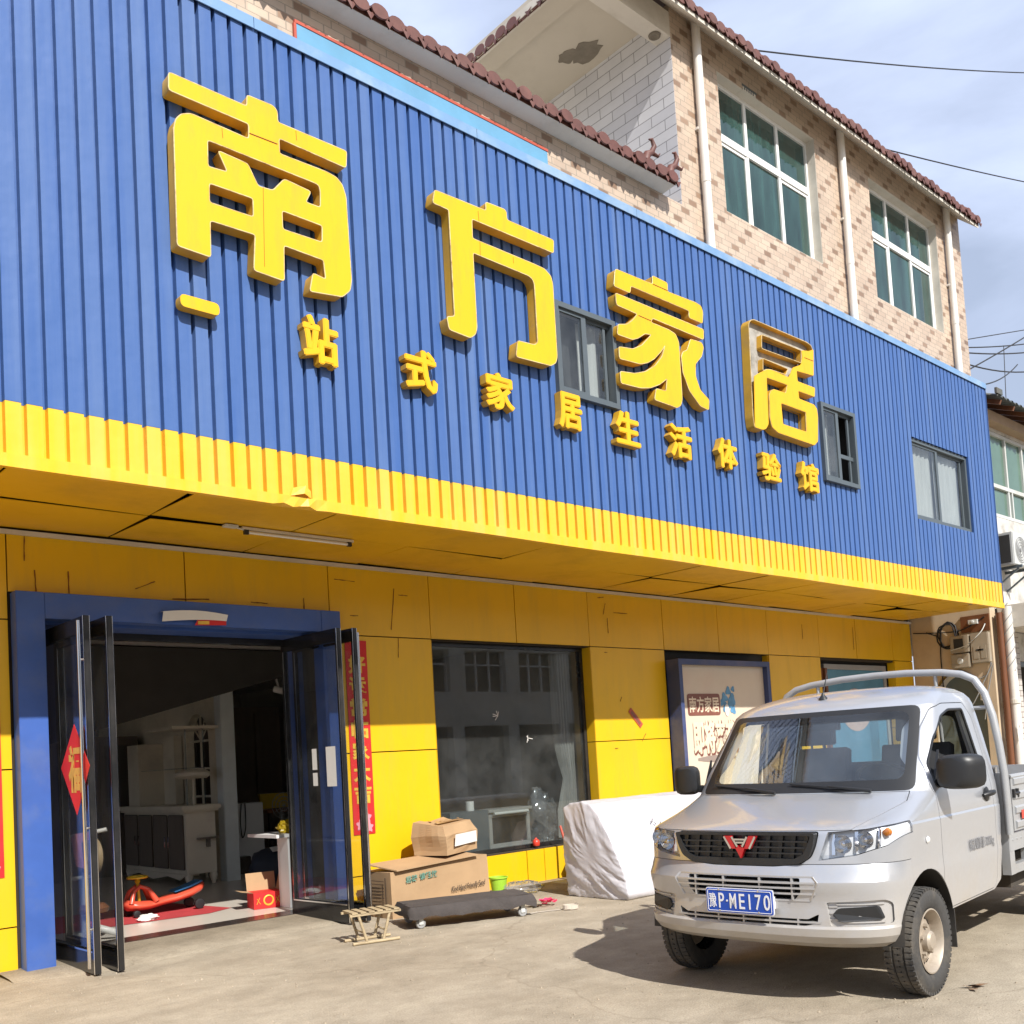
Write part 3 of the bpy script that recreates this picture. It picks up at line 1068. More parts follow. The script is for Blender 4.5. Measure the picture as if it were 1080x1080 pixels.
# small finials on the end of the parapet
fn = MB()
for (x, s) in ((8.98, 1.0), (9.42, 0.9)):
    base = [(x, 6.98, 8.34), (x + 0.02, 6.97, 8.42), (x + 0.09 * s, 6.96, 8.46), (x + 0.14 * s, 6.95, 8.55), (x + 0.10 * s, 6.95, 8.62), (x + 0.05 * s, 6.95, 8.60)]
    fn.tube(base, [0.055, 0.045, 0.035, 0.03, 0.022, 0.01], 8)
    fn.box(x - 0.18, x + 0.05, 6.95, 7.02, 8.32, 8.38)
    fn.tube([(x + 0.09 * s, 6.96, 8.46), (x + 0.2, 6.95, 8.45), (x + 0.24, 6.95, 8.50)], [0.028, 0.018, 0.006], 6)
fn.build('eave_finial', 'roof_tile', shop, smooth=60)

def big_window(x0, x1, z0, z1, open_left):
    y = UY + 0.13
    xs = [x0, x0 + (x1 - x0) * 0.335, x0 + (x1 - x0) * 0.665, x1]
    zm = z0 + (z1 - z0) * 0.60
    fr = MB()
    t = 0.055
    fr.box(x0 + 0.01, x1 - 0.01, y, y + 0.07, z1 - t - 0.008, z1 - 0.009)
    fr.box(x0 + 0.01, x1 - 0.01, y, y + 0.07, z0 + 0.009, z0 + t)
    fr.box(x0 + 0.01, x0 + t, y, y + 0.07, z0 + t, z1 - t - 0.008)
    fr.box(x1 - t, x1 - 0.01, y, y + 0.07, z0 + t, z1 - t - 0.008)
    fr.box(x0 + t, x1 - t, y - 0.004, y + 0.07, zm - 0.05, zm + 0.05)
    for x in xs[1:3]:
        fr.box(x - 0.032, x + 0.032, y + 0.003, y + 0.067, zm + 0.05, z1 - t - 0.008)
        fr.box(x - 0.028, x + 0.028, y + 0.003, y + 0.067, z0 + t, zm - 0.05)
    # sash rails of the sliding outer lights
    for a, b in ((xs[0] + t, xs[1] - 0.028), (xs[2] + 0.028, xs[3] - t)):
        fr.box(a, b, y + 0.012, y + 0.05, zm - 0.095, zm - 0.055)
        fr.box(a, a + 0.03, y + 0.012, y + 0.05, z0 + t, zm - 0.095)
        fr.box(b - 0.03, b, y + 0.012, y + 0.05, z0 + t, zm - 0.095)
    wdw = fr.build('window', 'white_frame', shop)
    gl = MB()
    gl.box(x0 + 0.03, x1 - 0.03, y + 0.028, y + 0.034, z0 + 0.03, z1 - 0.03)
    gl.build('pane', 'green_glass', wdw)
    # louvre plate set in the soffit of the reveal
for (x0, x1, z0, z1) in UW:
    big_window(x0, x1, z0, z1, True)
lv = MB()
lv.box(11.42, 11.72, UY - 0.006, UY + 0.10, 10.335, 10.40)
lv.box(11.40, 11.74, UY - 0.012, UY - 0.006, 10.385, 10.41, 1)
for k in range(5):
    lv.box(11.45 + 0.05 * k, 11.47 + 0.05 * k, UY - 0.010, UY - 0.006, 10.345, 10.378, 1)
lv.build('vent', ['plaster', 'grey_frame'], shop)

def slide_window(x0, x1, z0, z1, proud, curtains, dark):
    y = FY - proud
    t = 0.055
    fr = MB()
    fr.box(x0, x1, y, y + 0.10, z1 - t, z1)
    fr.box(x0, x1, y, y + 0.10, z0, z0 + t)
    fr.box(x0, x0 + t, y, y + 0.10, z0 + t, z1 - t)
    fr.box(x1 - t, x1, y, y + 0.10, z0 + t, z1 - t)
    xm = (x0 + x1) / 2 - 0.02 * (x1 - x0)
    fr.box(xm - 0.035, xm + 0.035, y + 0.025, y + 0.075, z0 + t, z1 - t)
    for a, b, yy in ((x0 + t, xm - 0.035, y + 0.025), (xm + 0.035, x1 - t, y + 0.055)):
        fr.box(a, b, yy, yy + 0.025, z1 - t - 0.035, z1 - t)
        fr.box(a, b, yy, yy + 0.025, z0 + t, z0 + t + 0.035)
        if a < xm - 0.1:
            fr.box(a, a + 0.035, yy, yy + 0.025, z0 + t + 0.035, z1 - t - 0.035)
        else:
            fr.box(b - 0.04 - 0.06, b - 0.06, yy, yy + 0.025, z0 + t + 0.035, z1 - t - 0.035)
    wdw = fr.build('window', 'grey_frame', shop)
    gl = MB()
    gl.box(x0 + t, xm - 0.035, y + 0.036, y + 0.040, z0 + t, z1 - t)
    if not dark:
        gl.box(xm + 0.035, x1 - t - 0.06, y + 0.066, y + 0.070, z0 + t, z1 - t)
    gl.build('pane', 'fascia_glass', wdw)
    bx = MB()
    bx.box(x0 - 0.02, x1 + 0.02, 7.148, 7.157, z0 - 0.02, z1 + 0.02)
    bx.box(x0 - 0.012, x0 - 0.001, FY + 0.03, 7.148, z0, z1)
    bx.box(x1 + 0.001, x1 + 0.012, FY + 0.03, 7.148, z0, z1)
    bx.build('window_box', 'dark_room', wdw)
    if dark:
        bb = MB()
        bb.box(xm + 0.035, x1 - t, y + 0.05, y + 0.07, z0 + 0.40, z0 + 0.455)
        bb.build('sash_rail', 'grey_frame', wdw)
    for (a, b, yy) in curtains:
        cu = MB()
        n = max(6, int((b - a) / 0.03))
        for i in range(n):
            xa, xb = a + (b - a) * i / n, a + (b - a) * (i + 1) / n
            ya, yb = yy + 0.012 * math.sin(i * 1.3), yy + 0.012 * math.sin((i + 1) * 1.3)
            cu.quad((xa, ya, z0 + 0.02), (xb, yb, z0 + 0.02), (xb, yb, z1 - 0.05), (xa, ya, z1 - 0.05))
        cu.build('curtain', 'curtain', wdw, smooth=70, fixn=False)
slide_window(*FW[0], 0.055, [(7.70, 8.02, 7.08), (7.30, 7.42, 7.08)], False)
slide_window(*FW[1], 0.055, [(12.40, 12.80, 7.08)], True)
slide_window(*FW[2], -0.030, [(15.10, 16.05, 7.10), (16.15, 17.0, 7.11)], False)

for x, zt in ((10.315, 10.72), (13.88, 10.72), (17.48, 10.72)):
    p = MB()
    p.tube([(x, UY - 0.075, 7.70), (x, UY - 0.075, 9.0), (x, UY - 0.075, zt)], 0.056, 16)
    p.tube([(x, UY - 0.075, 8.60), (x, UY - 0.075, 8.72)], 0.061, 16)
    p.box(x - 0.065, x + 0.065, UY - 0.05, UY - 0.001, 9.3, 9.33)
    p.build('downpipe', 'pipe', shop, smooth=50)

# ------------------------------------------------------------------ door frame, doors
df = MB()
df.box(2.478, 2.703, 8.65, 8.799, -0.03, 3.11)
df.box(5.357, 5.582, 8.65, 8.799, -0.03, 3.11)
df.box(2.703, 5.357, 8.653, 8.799, 2.89, 3.11)
df.build('door_frame', 'blue_paint', shop, bevel=0.004)
dj = MB()
dj.box(2.66, 2.699, 8.80, 9.40, 0.0, 2.90)
dj.box(5.361, 5.40, 8.80, 9.40, 0.0, 2.90)
dj.box(2.70, 5.36, 8.83, 9.40, 2.865, 2.90)
dj.build('door_jamb', 'blue_paint', shop)
dh = MB()
dh.box(2.72, 5.34, 9.15, 9.22, 2.80, 2.864)
dh.build('door_head', 'black_metal', shop)

def door_leaf(A, B, z0, z1, handle_side, pull=True):
    """one framed glass leaf standing between plan points A (hinge) and B (free edge)"""
    A, B = Vector((A[0], A[1], 0)), Vector((B[0], B[1], 0))
    d = B - A
    L = d.length
    d.normalize()
    nrm = Vector((d.y, -d.x, 0))
    M = Matrix((d, nrm, Vector((0, 0, 1)))).transposed().to_4x4()
    M.translation = A
    t = 0.022
    fr = MB()
    fr.box(0, 0.045, -t, t, z0, z1, 0, M)
    fr.box(L - 0.045, L, -t, t, z0, z1, 0, M)
    fr.box(0.045, L - 0.045, -t, t, z1 - 0.13, z1, 0, M)
    fr.box(0.045, L - 0.045, -t, t, z0, z0 + 0.17, 0, M)
    leaf = fr.build('door', 'black_metal', shop, bevel=0.003)
    gl = MB()
    gl.box(0.045, L - 0.045, -0.004, 0.004, z0 + 0.17, z1 - 0.13, 0, M)
    gl.build('glass', 'door_glass', leaf)
    tm = MB()
    for s in (-1, 1):
        yy = s * (t + 0.002)
        a, b = sorted((yy, yy + s * 0.004))
        tm.box(0.040, L - 0.040, a, b, z0 + 0.165, z0 + 0.178, 0, M)
        tm.box(0.040, 0.052, a, b, z0 + 0.178, z1 - 0.13, 0, M)
        tm.box(L - 0.018, L - 0.006, a, b, z0, z1, 0, M)
    tm.build('glass_bead', 'chrome', leaf)
    if pull:
        hd = MB()
        for s in ((handle_side,) if handle_side else (-1, 1)):
            p = lambda q, z: tuple(M @ Vector((q, s * 0.055, z)))
            hd.tube([p(L - 0.03, z0 + 0.05), p(L - 0.03, z1 - 0.04)], 0.014, 10)
            for z in (z0 + 0.35, 1.15, z1 - 0.35):
                hd.tube([tuple(M @ Vector((L - 0.03, s * 0.02, z))), p(L - 0.03, z)], 0.010, 8)
        hd.build('handle', 'chrome', leaf, smooth=50)
    return leaf
door_leaf((2.80, 9.16), (2.815, 8.02), 0.015, 2.83, 1)
door_leaf((2.965, 9.16), (2.985, 7.99), 0.015, 2.83, 0, False)
door_leaf((5.21, 9.20), (5.265, 8.20), 0.02, 2.865, 0, False)
door_leaf((5.34, 9.20), (5.425, 8.16), 0.02, 2.865, -1)

# ------------------------------------------------------------------ big shop window
def frame_rect(x0, x1, z0, z1, y0, y1, t):
    mb = MB()
    mb.box(x0, x1, y0, y1, z1 - t, z1)
    mb.box(x0, x1, y0, y1, z0, z0 + t)
    mb.box(x0, x0 + t, y0, y1, z0 + t, z1 - t)
    mb.box(x1 - t, x1, y0, y1, z0 + t, z1 - t)
    return mb
sf = frame_rect(6.865, 9.452, 0.40, 2.88, 8.945, 9.02, 0.045).build('shop_window', 'black_metal', shop)
gl = MB()
gl.box(6.91, 9.407, 8.975, 8.983, 0.445, 2.835)
gl.build('pane', 'shop_glass', sf)
sl = MB()
sl.box(6.865, 9.452, 9.02, 9.40, 0.36, 0.42)
sl.build('display_ledge', 'plaster', sf)
random.seed(5)
for (cx, cz) in ((7.95, 2.02), (8.42, 1.74)):
    st = MB()
    for k in range(5):
        a = random.uniform(0, 6.28)
        st.box(-0.0035, 0.0035, -0.001, 0.001, 0, random.uniform(0.02, 0.09), 0, Matrix.Translation((cx, 8.972, cz)) @ Matrix.Rotation(a, 4, 'Y'))
    st.build('tape_scrap', 'white_paper', sf)

# boarded display windows with posters
MT['board_frame'] = mat('blue_grey_frame', (0.040, 0.062, 0.17), 0.45, var=0.15, dirt=(0.22, 0.20, 0.24), dirt_amt=0.5)
MT['poster'] = mat('cream_poster', (0.64, 0.55, 0.44), 0.5, var=0.05, scale=1.5, dirt=(0.62, 0.42, 0.36), dirt_amt=0.35, dirt_scale=1.5)
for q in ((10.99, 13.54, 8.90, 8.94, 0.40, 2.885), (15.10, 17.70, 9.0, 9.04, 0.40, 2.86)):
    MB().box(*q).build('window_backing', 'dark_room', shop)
d2 = frame_rect(11.0, 13.235, 0.41, 2.745, 8.58, 8.80, 0.075)
d2 = d2.build('display_board', 'board_frame', shop)
ps = MB()
ps.box(11.075, 13.16, 8.66, 8.68, 0.485, 2.67)
po = ps.build('poster', 'poster', d2)
def letters(s, cx, cz, w, h, y, m, parent, name='lettering', off=0.02, ext=0.0004, thick=0.0):
    me = text_mesh(s, 1.0, 0.5, off)
    M = Matrix.Translation((cx, y, cz)) @ FACE @ Matrix.Diagonal((1, 1, ext * 2, 1)) @ fit(me, w, h)
    mb = MB()
    if thick:
        bold(mb, me, M, thick, thick, 0.0003, 8)
    else:
        mb.add_mesh(me, M)
    return mb.build(name, m, parent, fixn=False)
MT['poster_brown'] = mat('poster_brown', (0.20, 0.075, 0.055), 0.5)
MT['poster_cream'] = mat('poster_cream_print', (0.74, 0.62, 0.47), 0.5)
MT['poster_blue'] = mat('poster_blue_print', (0.10, 0.27, 0.46), 0.5, var=0.35, scale=6)
MT['poster_shade'] = mat('poster_grey_print', (0.28, 0.22, 0.19), 0.6)
plq = MB()
plq.prism(round_poly([(11.24, 1.95), (12.00, 1.95), (12.00, 2.26), (11.24, 2.26)], 0.05), 8.6535, 8.6575, 'XZ')
plq.build('print_plaque', 'poster_brown', po)
letters('南方家居', 11.62, 2.105, 0.70, 0.23, 8.6515, 'poster_cream', po)
letters('即将来袭', 11.855, 1.62, 1.03, 0.47, 8.6565, 'poster_brown', po, off=0.012, thick=0.026)
letters('即将来袭', 11.838, 1.640, 1.02, 0.465, 8.6515, 'poster_cream', po, off=0.012, thick=0.011)
bl = MB()
for (x, z, r) in ((12.12, 2.20, 0.07), (12.22, 2.30, 0.06), (12.30, 2.17, 0.085), (12.14, 2.06, 0.07), (12.32, 2.02, 0.06), (12.24, 2.10, 0.06), (12.06, 2.13, 0.045), (12.34, 2.33, 0.04)):
    bl.prism([(x + r * (1 + 0.25 * math.sin(3 * a + x * 9)) * math.cos(a), z + r * (1 + 0.25 * math.sin(3 * a + x * 9)) * math.sin(a)) for a in [2 * math.pi * i / 16 for i in range(16)]], 8.6545 - r * 0.01, 8.6585, 'XZ')
bl.build('balloon_print', 'poster_blue', po)
wb = MB()
wb.prism([(12.16 + 0.05 * math.cos(a), 2.02 + 0.09 * math.sin(a)) for a in [2 * math.pi * i / 16 for i in range(16)]], 8.6515, 8.653, 'XZ')
wb.build('white_print', 'white_paper', po)
shd = MB()
shd.prism([(11.40 + 0.9 * t, 1.345 + 0.03 * math.sin(3.1 * t)) for t in [i / 10 for i in range(11)]] + [(11.40 + 0.9 * t, 1.31 - 0.035 * math.sin(3.1 * t)) for t in [i / 10 for i in range(10, -1, -1)]], 8.6555, 8.6585, 'XZ')
shd.build('shadow_print', 'poster_shade', po)
# blue poster window behind the truck
MT['poster_teal'] = mat('teal_poster', (0.085, 0.24, 0.36), 0.5, var=0.15, scale=3)
MT['poster_pink'] = mat('faded_pink_poster', (0.55, 0.40, 0.36), 0.5, var=0.08)
MT['brown_wood'] = mat('brown_wood', (0.16, 0.060, 0.025), 0.5, var=0.25, stretch=(6, 6, 0.6))
d3 = frame_rect(15.42, 17.60, 0.42, 2.80, 8.93, 8.99, 0.09).build('display_board', 'grey_plastic', shop)
ps = MB()
ps.box(15.51, 17.51, 8.955, 8.975, 0.51, 2.71)
po3 = ps.build('poster', 'poster_teal', d3)
ci = MB()
ci.prism([(16.45 + 0.52 * math.cos(a), 2.0 + 0.38 * math.sin(a)) for a in [2 * math.pi * i / 28 for i in range(28)]], 8.951, 8.954, 'XZ')
ci.build('round_print', 'poster_pink', po3)
wd = MB()
wd.box(15.105, 15.40, 8.90, 8.99, 0.42, 2.72)
wd.box(15.33, 15.40, 8.86, 8.90, 0.42, 2.72)
wd.build('post', 'brown_wood', d3)

# ------------------------------------------------------------------ interior shell
rw = MB()
rw.box(-2.1, -2.0, 9.06, 10.6, 0.0, 3.3)                    # unseen side opening, added to brighten the room
rw.box(-2.1, -2.0, 15.0, 20.0, 0.0, 3.3)
rw.box(-2.1, -2.0, 10.6, 15.0, 0.0, 0.9)
rw.box(-2.1, -2.0, 10.6, 15.0, 2.9, 3.3)
rw.box(18.2, 18.3, 9.06, 20.0, 0.0, 3.3)
rw.box(-2.0, 18.2, 19.9, 20.0, 0.0, 3.3)
rw.box(-2.0, 18.2, 9.06, 9.065, 2.90, 3.3)
rw.build('interior_wall', 'room_wall', shop)
rc = MB()
rc.box(-2.1, 18.3, 9.06, 20.0, 3.22, 3.32)
rc.build('interior_ceiling', 'room_ceiling', shop)
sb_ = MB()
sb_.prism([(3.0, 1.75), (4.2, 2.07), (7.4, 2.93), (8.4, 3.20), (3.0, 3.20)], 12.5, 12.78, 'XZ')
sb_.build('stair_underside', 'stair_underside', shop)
bm_ = MB()
bm_.box(10.2, 10.5, 9.4, 19.9, 0.05, 3.22)
bm_.build('interior_beam', 'room_wall', shop)
# cream partition with an arched opening, and its post
pt = MB()
arch = [(17.6, 0.05), (17.6, 2.72), (13.06, 2.72), (13.06, 0.05), (13.35, 0.05), (13.35, 2.02)]
cx, cz, r = 13.72, 2.02, 0.37
arch += [(cx - r * math.cos(a), cz + 1.05 * r * math.sin(a)) for a in [math.pi * i / 12 for i in range(1, 12)]]
arch += [(14.09, 2.02), (14.09, 0.05)]
pt.prism(arch, 6.32, 6.44, 'YZ')
pt.build('partition', 'cream_paint', shop)
ms = MB()
ms.box(6.37, 6.39, 13.70, 13.735, 0.05, 2.38)
for z in (1.2, 1.6, 2.0):
    ms.box(6.37, 6.385, 13.35, 14.09, z, z + 0.03)
for a in (40, 65, 115, 140):
    ms.bar((6.38, 13.72, 2.02), (6.38, 13.72 - 0.36 * math.cos(R(a)), 2.02 + 0.37 * math.sin(R(a))), 0.018, 0.014)
ms.build('arch_bars', 'cream_paint', shop)
pc = MB()
pc.box(6.28, 6.48, 12.86, 13.06, 0.04, 2.72)
MT['pillar_paint'] = mat('pale_pillar', (0.72, 0.77, 0.76), 0.6, var=0.1)
pc.build('interior_post', 'pillar_paint', shop, bevel=0.008)
# ------------------------------------------------------------------ raised sign characters
OUT = {
'nan': [[(3.134, 6.761), (3.769, 6.757), (3.774, 6.852), (4.003, 6.859), (4.04, 6.829), (4.039, 6.735), (4.694, 6.74), (4.678, 6.588), (4.043, 6.602), (4.043, 6.473), (4.486, 6.482), (4.578, 6.468), (4.633, 6.422), (4.663, 6.329), (4.676, 5.609), (4.658, 5.512), (4.576, 5.434), (4.264, 5.395), (4.302, 5.559), (4.422, 5.54), (4.408, 5.699), (4.042, 5.71), (4.031, 5.414), (3.766, 5.424), (3.791, 5.718), (3.415, 5.709), (3.408, 5.42), (3.145, 5.43), (3.155, 6.334), (3.174, 6.412), (3.219, 6.47), (3.295, 6.505), (3.773, 6.492), (3.779, 6.615), (3.128, 6.62)], [(3.421, 6.346), (4.342, 6.343), (4.398, 6.338), (4.412, 6.292), (4.404, 6.147), (4.265, 6.146), (4.32, 6.254), (4.076, 6.273), (3.967, 6.14), (3.837, 6.129), (3.753, 6.282), (3.505, 6.294), (3.577, 6.15), (3.417, 6.135)], [(3.421, 6.005), (3.786, 6.011), (3.783, 5.859), (3.416, 5.853)], [(4.04, 5.998), (4.413, 5.994), (4.405, 5.85), (4.039, 5.844)]],
'fang': [[(5.641, 6.735), (6.264, 6.748), (6.266, 6.835), (6.509, 6.844), (6.532, 6.825), (6.533, 6.746), (7.174, 6.744), (7.162, 6.605), (6.076, 6.604), (6.069, 6.413), (6.873, 6.403), (7.013, 6.397), (7.1, 6.346), (7.122, 6.266), (7.12, 5.51), (7.093, 5.443), (7.019, 5.399), (6.548, 5.382), (6.579, 5.549), (6.81, 5.563), (6.856, 5.598), (6.86, 6.191), (6.834, 6.24), (6.785, 6.258), (6.065, 6.272), (6.061, 5.546), (6.04, 5.479), (5.974, 5.427), (5.722, 5.443), (5.702, 5.559), (5.795, 5.586), (5.797, 6.599), (5.61, 6.602)]],
'jia': [[(8.123, 6.722), (8.741, 6.729), (8.749, 6.83), (9.014, 6.822), (9.008, 6.717), (9.532, 6.731), (9.631, 6.718), (9.661, 6.648), (9.636, 6.505), (9.379, 6.511), (9.388, 6.594), (8.356, 6.6), (8.335, 6.515), (8.072, 6.52), (8.102, 6.683)], [(8.089, 6.447), (9.648, 6.436), (9.634, 6.309), (8.697, 6.324), (8.665, 6.27), (8.981, 6.264), (9.1, 6.241), (9.149, 6.16), (9.141, 5.484), (9.105, 5.407), (9.033, 5.366), (8.638, 5.381), (8.678, 5.515), (8.854, 5.525), (8.886, 5.673), (8.749, 5.578), (8.573, 5.5), (8.405, 5.464), (8.083, 5.449), (8.084, 5.58), (8.319, 5.609), (8.514, 5.673), (8.693, 5.784), (8.824, 5.917), (8.893, 6.063), (8.817, 5.976), (8.688, 5.86), (8.564, 5.785), (8.432, 5.738), (8.086, 5.72), (8.087, 5.852), (8.322, 5.883), (8.48, 5.963), (8.607, 6.079), (8.656, 6.125), (8.546, 6.11), (8.424, 6.029), (8.32, 5.987), (8.075, 5.986), (8.099, 6.102), (8.249, 6.141), (8.355, 6.218), (8.434, 6.303), (8.095, 6.316)], [(9.379, 6.252), (9.594, 6.263), (9.625, 6.213), (9.574, 6.093), (9.44, 5.969), (9.429, 5.818), (9.498, 5.672), (9.661, 5.586), (9.64, 5.459), (9.476, 5.477), (9.294, 5.617), (9.19, 5.81), (9.181, 6.001), (9.218, 6.062), (9.297, 6.099)]],
'ju': [[(10.612, 6.748), (10.66, 6.811), (10.735, 6.839), (11.967, 6.847), (12.08, 6.827), (12.12, 6.76), (12.077, 6.407), (11.654, 6.382), (11.657, 6.24), (12.087, 6.242), (12.062, 6.114), (11.655, 6.112), (11.663, 6.007), (12.03, 6.0), (12.096, 5.954), (12.107, 5.847), (12.058, 5.504), (11.966, 5.434), (11.102, 5.449), (10.973, 5.494), (10.937, 5.607), (10.958, 5.901), (10.996, 5.969), (11.07, 6.01), (11.354, 6.017), (11.407, 6.137), (10.923, 6.133), (10.888, 5.521), (10.819, 5.446), (10.744, 5.423), (10.577, 5.425), (10.559, 5.552)], [(10.89, 6.682), (11.816, 6.697), (11.792, 6.52), (10.866, 6.496)], [(10.88, 6.371), (11.453, 6.363), (11.388, 6.27), (11.058, 6.263), (10.952, 6.246), (10.858, 6.204)], [(11.216, 5.859), (11.812, 5.854), (11.791, 5.582), (11.226, 5.584)]],
'ju_face': [[(10.641, 6.088), (10.781, 6.166), (10.951, 6.242), (11.058, 6.257), (11.447, 6.248), (11.512, 6.332), (11.569, 6.407), (11.67, 6.448), (11.771, 6.489), (11.825, 6.6), (11.816, 6.697), (12.0, 6.731), (12.124, 6.782), (12.077, 6.407), (11.654, 6.382), (11.657, 6.24), (12.087, 6.242), (12.062, 6.114), (11.655, 6.112), (11.663, 6.007), (12.03, 6.0), (12.096, 5.954), (12.107, 5.847), (12.058, 5.504), (11.966, 5.434), (11.102, 5.449), (10.973, 5.494), (10.937, 5.607), (10.958, 5.901), (10.996, 5.969), (11.07, 6.01), (11.354, 6.017), (11.407, 6.137), (10.923, 6.133), (10.888, 5.521), (10.819, 5.446), (10.744, 5.423), (10.577, 5.425)], [(11.216, 5.859), (11.812, 5.854), (11.791, 5.582), (11.226, 5.584)]],
}
def character_mesh(splines, y_front, depth, label, key):
    sp = []
    for k, s in enumerate(splines):
        sp.append(round_poly(s, 0.022, 2))
    me = curve_mesh(sp, extrude=depth / 2)
    M = Matrix.Translation((0, y_front + depth / 2, 0)) @ FACE
    mb = MB()
    mb.add_mesh(me, M)
    # face in front, returns in a mustard darkened for wear and shade
    for i, f in enumerate(mb.f):
        ys = [mb.v[k][1] for k in f]
        if max(ys) - min(ys) > depth * 0.5:
            mb.mi[i] = 1
        elif max(ys) > y_front + depth * 0.5:
            mb.mi[i] = 1
    o = mb.build('sign_character', ['letter_face', 'letter_side'], fixn=True, smooth=35)
    # thin bleached trim along the front edge
    ed = MB()
    for s in sp:
        pts = [(x, y_front + 0.004, z) for x, z in s]
        ed.tube(pts, 0.0055, 5, closed=True)
    t = ed.build('edge_trim', 'letter_edge', o, fixn=False)
    seams(o, key, y_front)
    return tag(o, label, 'sign letter', 'large raised characters of the shop sign')
YF, DEP = 6.815, 0.118
SEAMS = {
    'nan': [[(3.779, 6.539), (4.025, 6.545)], [(3.879, 6.138), (3.859, 5.48)], [(4.203, 6.726), (4.206, 6.647)], [(3.545, 6.489), (3.549, 6.409)], [(4.047, 6.545), (4.046, 6.48)]],
    'fang': [[(6.159, 6.707), (6.163, 6.604)], [(6.16, 6.409), (6.154, 6.269)], [(6.585, 6.385), (6.585, 6.326)]],
    'jia': [[(8.451, 6.292), (8.667, 6.286)], [(8.744, 6.73), (9.004, 6.728)]],
    'ju': [[(11.869, 6.61), (12.09, 6.614)]],
}
def seams(o, key, y):
    b = MB()
    for (a, c) in SEAMS[key]:
        b.bar((a[0], y - 0.001, a[1]), (c[0], y - 0.001, c[1]), 0.003 if abs(a[0] - c[0]) < 0.05 else 0.006, 0.006 if abs(a[0] - c[0]) >= 0.05 else 0.003, upv=(0, 0, 1))
    b.build('face_seam', 'rust', o)
character_mesh(OUT['nan'], YF, DEP, key='nan', label= 'largest yellow sign character, leftmost, with three openings and a hooked right leg')
character_mesh(OUT['fang'], YF, DEP, key='fang', label= 'yellow sign character of two legs with hooked feet, left of the first fascia window')
character_mesh(OUT['jia'], YF, DEP, key='jia', label= 'yellow sign character with sweeping curved strokes, right of the first fascia window')
def broken_character():
    sp = [round_poly(s, 0.022, 2) for s in OUT['ju']]
    bk = curve_mesh(sp, extrude=0.012)
    mb = MB()
    mb.add_mesh(bk, Matrix.Translation((0, YF + DEP - 0.03, 0)) @ FACE)
    o = mb.build('sign_character', 'foam', fixn=True)
    rim = MB()
    for s in sp:
        n = len(s)
        cxm = sum(p[0] for p in s) / n
        for i in range(n):
            a, b = s[i], s[(i + 1) % n]
            rim.quad((a[0], YF + 0.004, a[1]), (b[0], YF + 0.004, b[1]), (b[0], YF + DEP, b[1]), (a[0], YF + DEP, a[1]))
            d = (Vector(b) - Vector(a))
            if d.length < 1e-6:
                continue
            nn = Vector((-d.y, d.x)).normalized() * 0.006
            rim.quad((a[0] + nn.x, YF + 0.004, a[1] + nn.y), (b[0] + nn.x, YF + 0.004, b[1] + nn.y), (b[0] + nn.x, YF + DEP, b[1] + nn.y), (a[0] + nn.x, YF + DEP, a[1] + nn.y))
    rim.build('return', 'letter_side', o, fixn=False)
    fm = curve_mesh([round_poly(s, 0.02, 2) for s in OUT['ju_face']], extrude=0.004)
    fc = MB()
    fc.add_mesh(fm, Matrix.Translation((0, YF, 0)) @ FACE)
    fc.build('face', 'letter_face', o, fixn=True)
    ed = MB()
    for s in sp:
        ed.tube([(x, YF + 0.004, z) for x, z in s], 0.0055, 5, closed=True)
    ed.build('edge_trim', 'letter_edge', o, fixn=False)
    seams(o, 'ju', YF - 0.004)
    tag(o, 'yellow sign character with its upper left face torn away to grey backing', 'sign letter', 'large raised characters of the shop sign')
broken_character()

SMALL = [('站', 4.365, 5.02, .34, .40, 'small yellow character under the hooked right leg of the largest character, second of its row'),
         ('式', 5.396, 4.997, .36, .38, 'small yellow character below the left foot of the two-legged character, third of its row'),
         ('家', 6.336, 5.004, .37, .36, 'small yellow character with sweeping strokes, left below the first fascia window, fourth of its row'),
         ('居', 7.298, 4.997, .345, .38, 'small boxy yellow character just under the first fascia window, fifth of its row'),
         ('生', 8.186, 4.98, .40, .37, 'small yellow character of three crossbars on a stem, sixth of its row'),
         ('活', 9.107, 4.997, .41, .39, 'small yellow character with three dots on its left, seventh of its row'),
         ('体', 10.008, 5.002, .40, .37, 'small yellow character with splayed legs below the torn character, eighth of its row'),
         ('验', 10.943, 4.986, .44, .37, 'small yellow character with a peaked right half, under the torn character, ninth in line'),
         ('馆', 11.85, 4.993, .45, .39, 'last small yellow character of its row, beside the open fascia window')]
for ch, cx, cz, w, h, lab in SMALL:
    me = text_mesh(ch, 1.0, 0.5, 0.014)
    d = 0.085
    M = Matrix.Translation((cx, 6.845, cz)) @ FACE @ Matrix.Diagonal((1, 1, d, 1)) @ fit(me, w - 0.022, h - 0.016)
    mb = MB()
    bold(mb, me, Matrix.Translation((0, d / 2, 0)) @ M, 0.011, 0.008, 0.0008, 4)
    for i, f in enumerate(mb.f):
        ys = [mb.v[k][1] for k in f]
        if max(ys) - min(ys) > d * 0.5 or min(ys) > 6.845 + d * 0.5:
            mb.mi[i] = 1
    o = mb.build('sign_character', ['letter_face', 'letter_side'], fixn=True)
    tag(o, lab, 'sign letter', 'small raised characters of the shop sign')
mb = MB()
mb.prism(round_poly([(3.165, 4.99), (3.475, 4.99), (3.475, 5.085), (3.165, 5.085)], 0.04), 6.845, 6.93, 'XZ', mi=0, mi_side=1)
solo(mb, 'sign_character', ['letter_face', 'letter_side'], 'small yellow single bar under the left leg of the largest character, first of its row', 'sign letter', 'small raised characters of the shop sign')

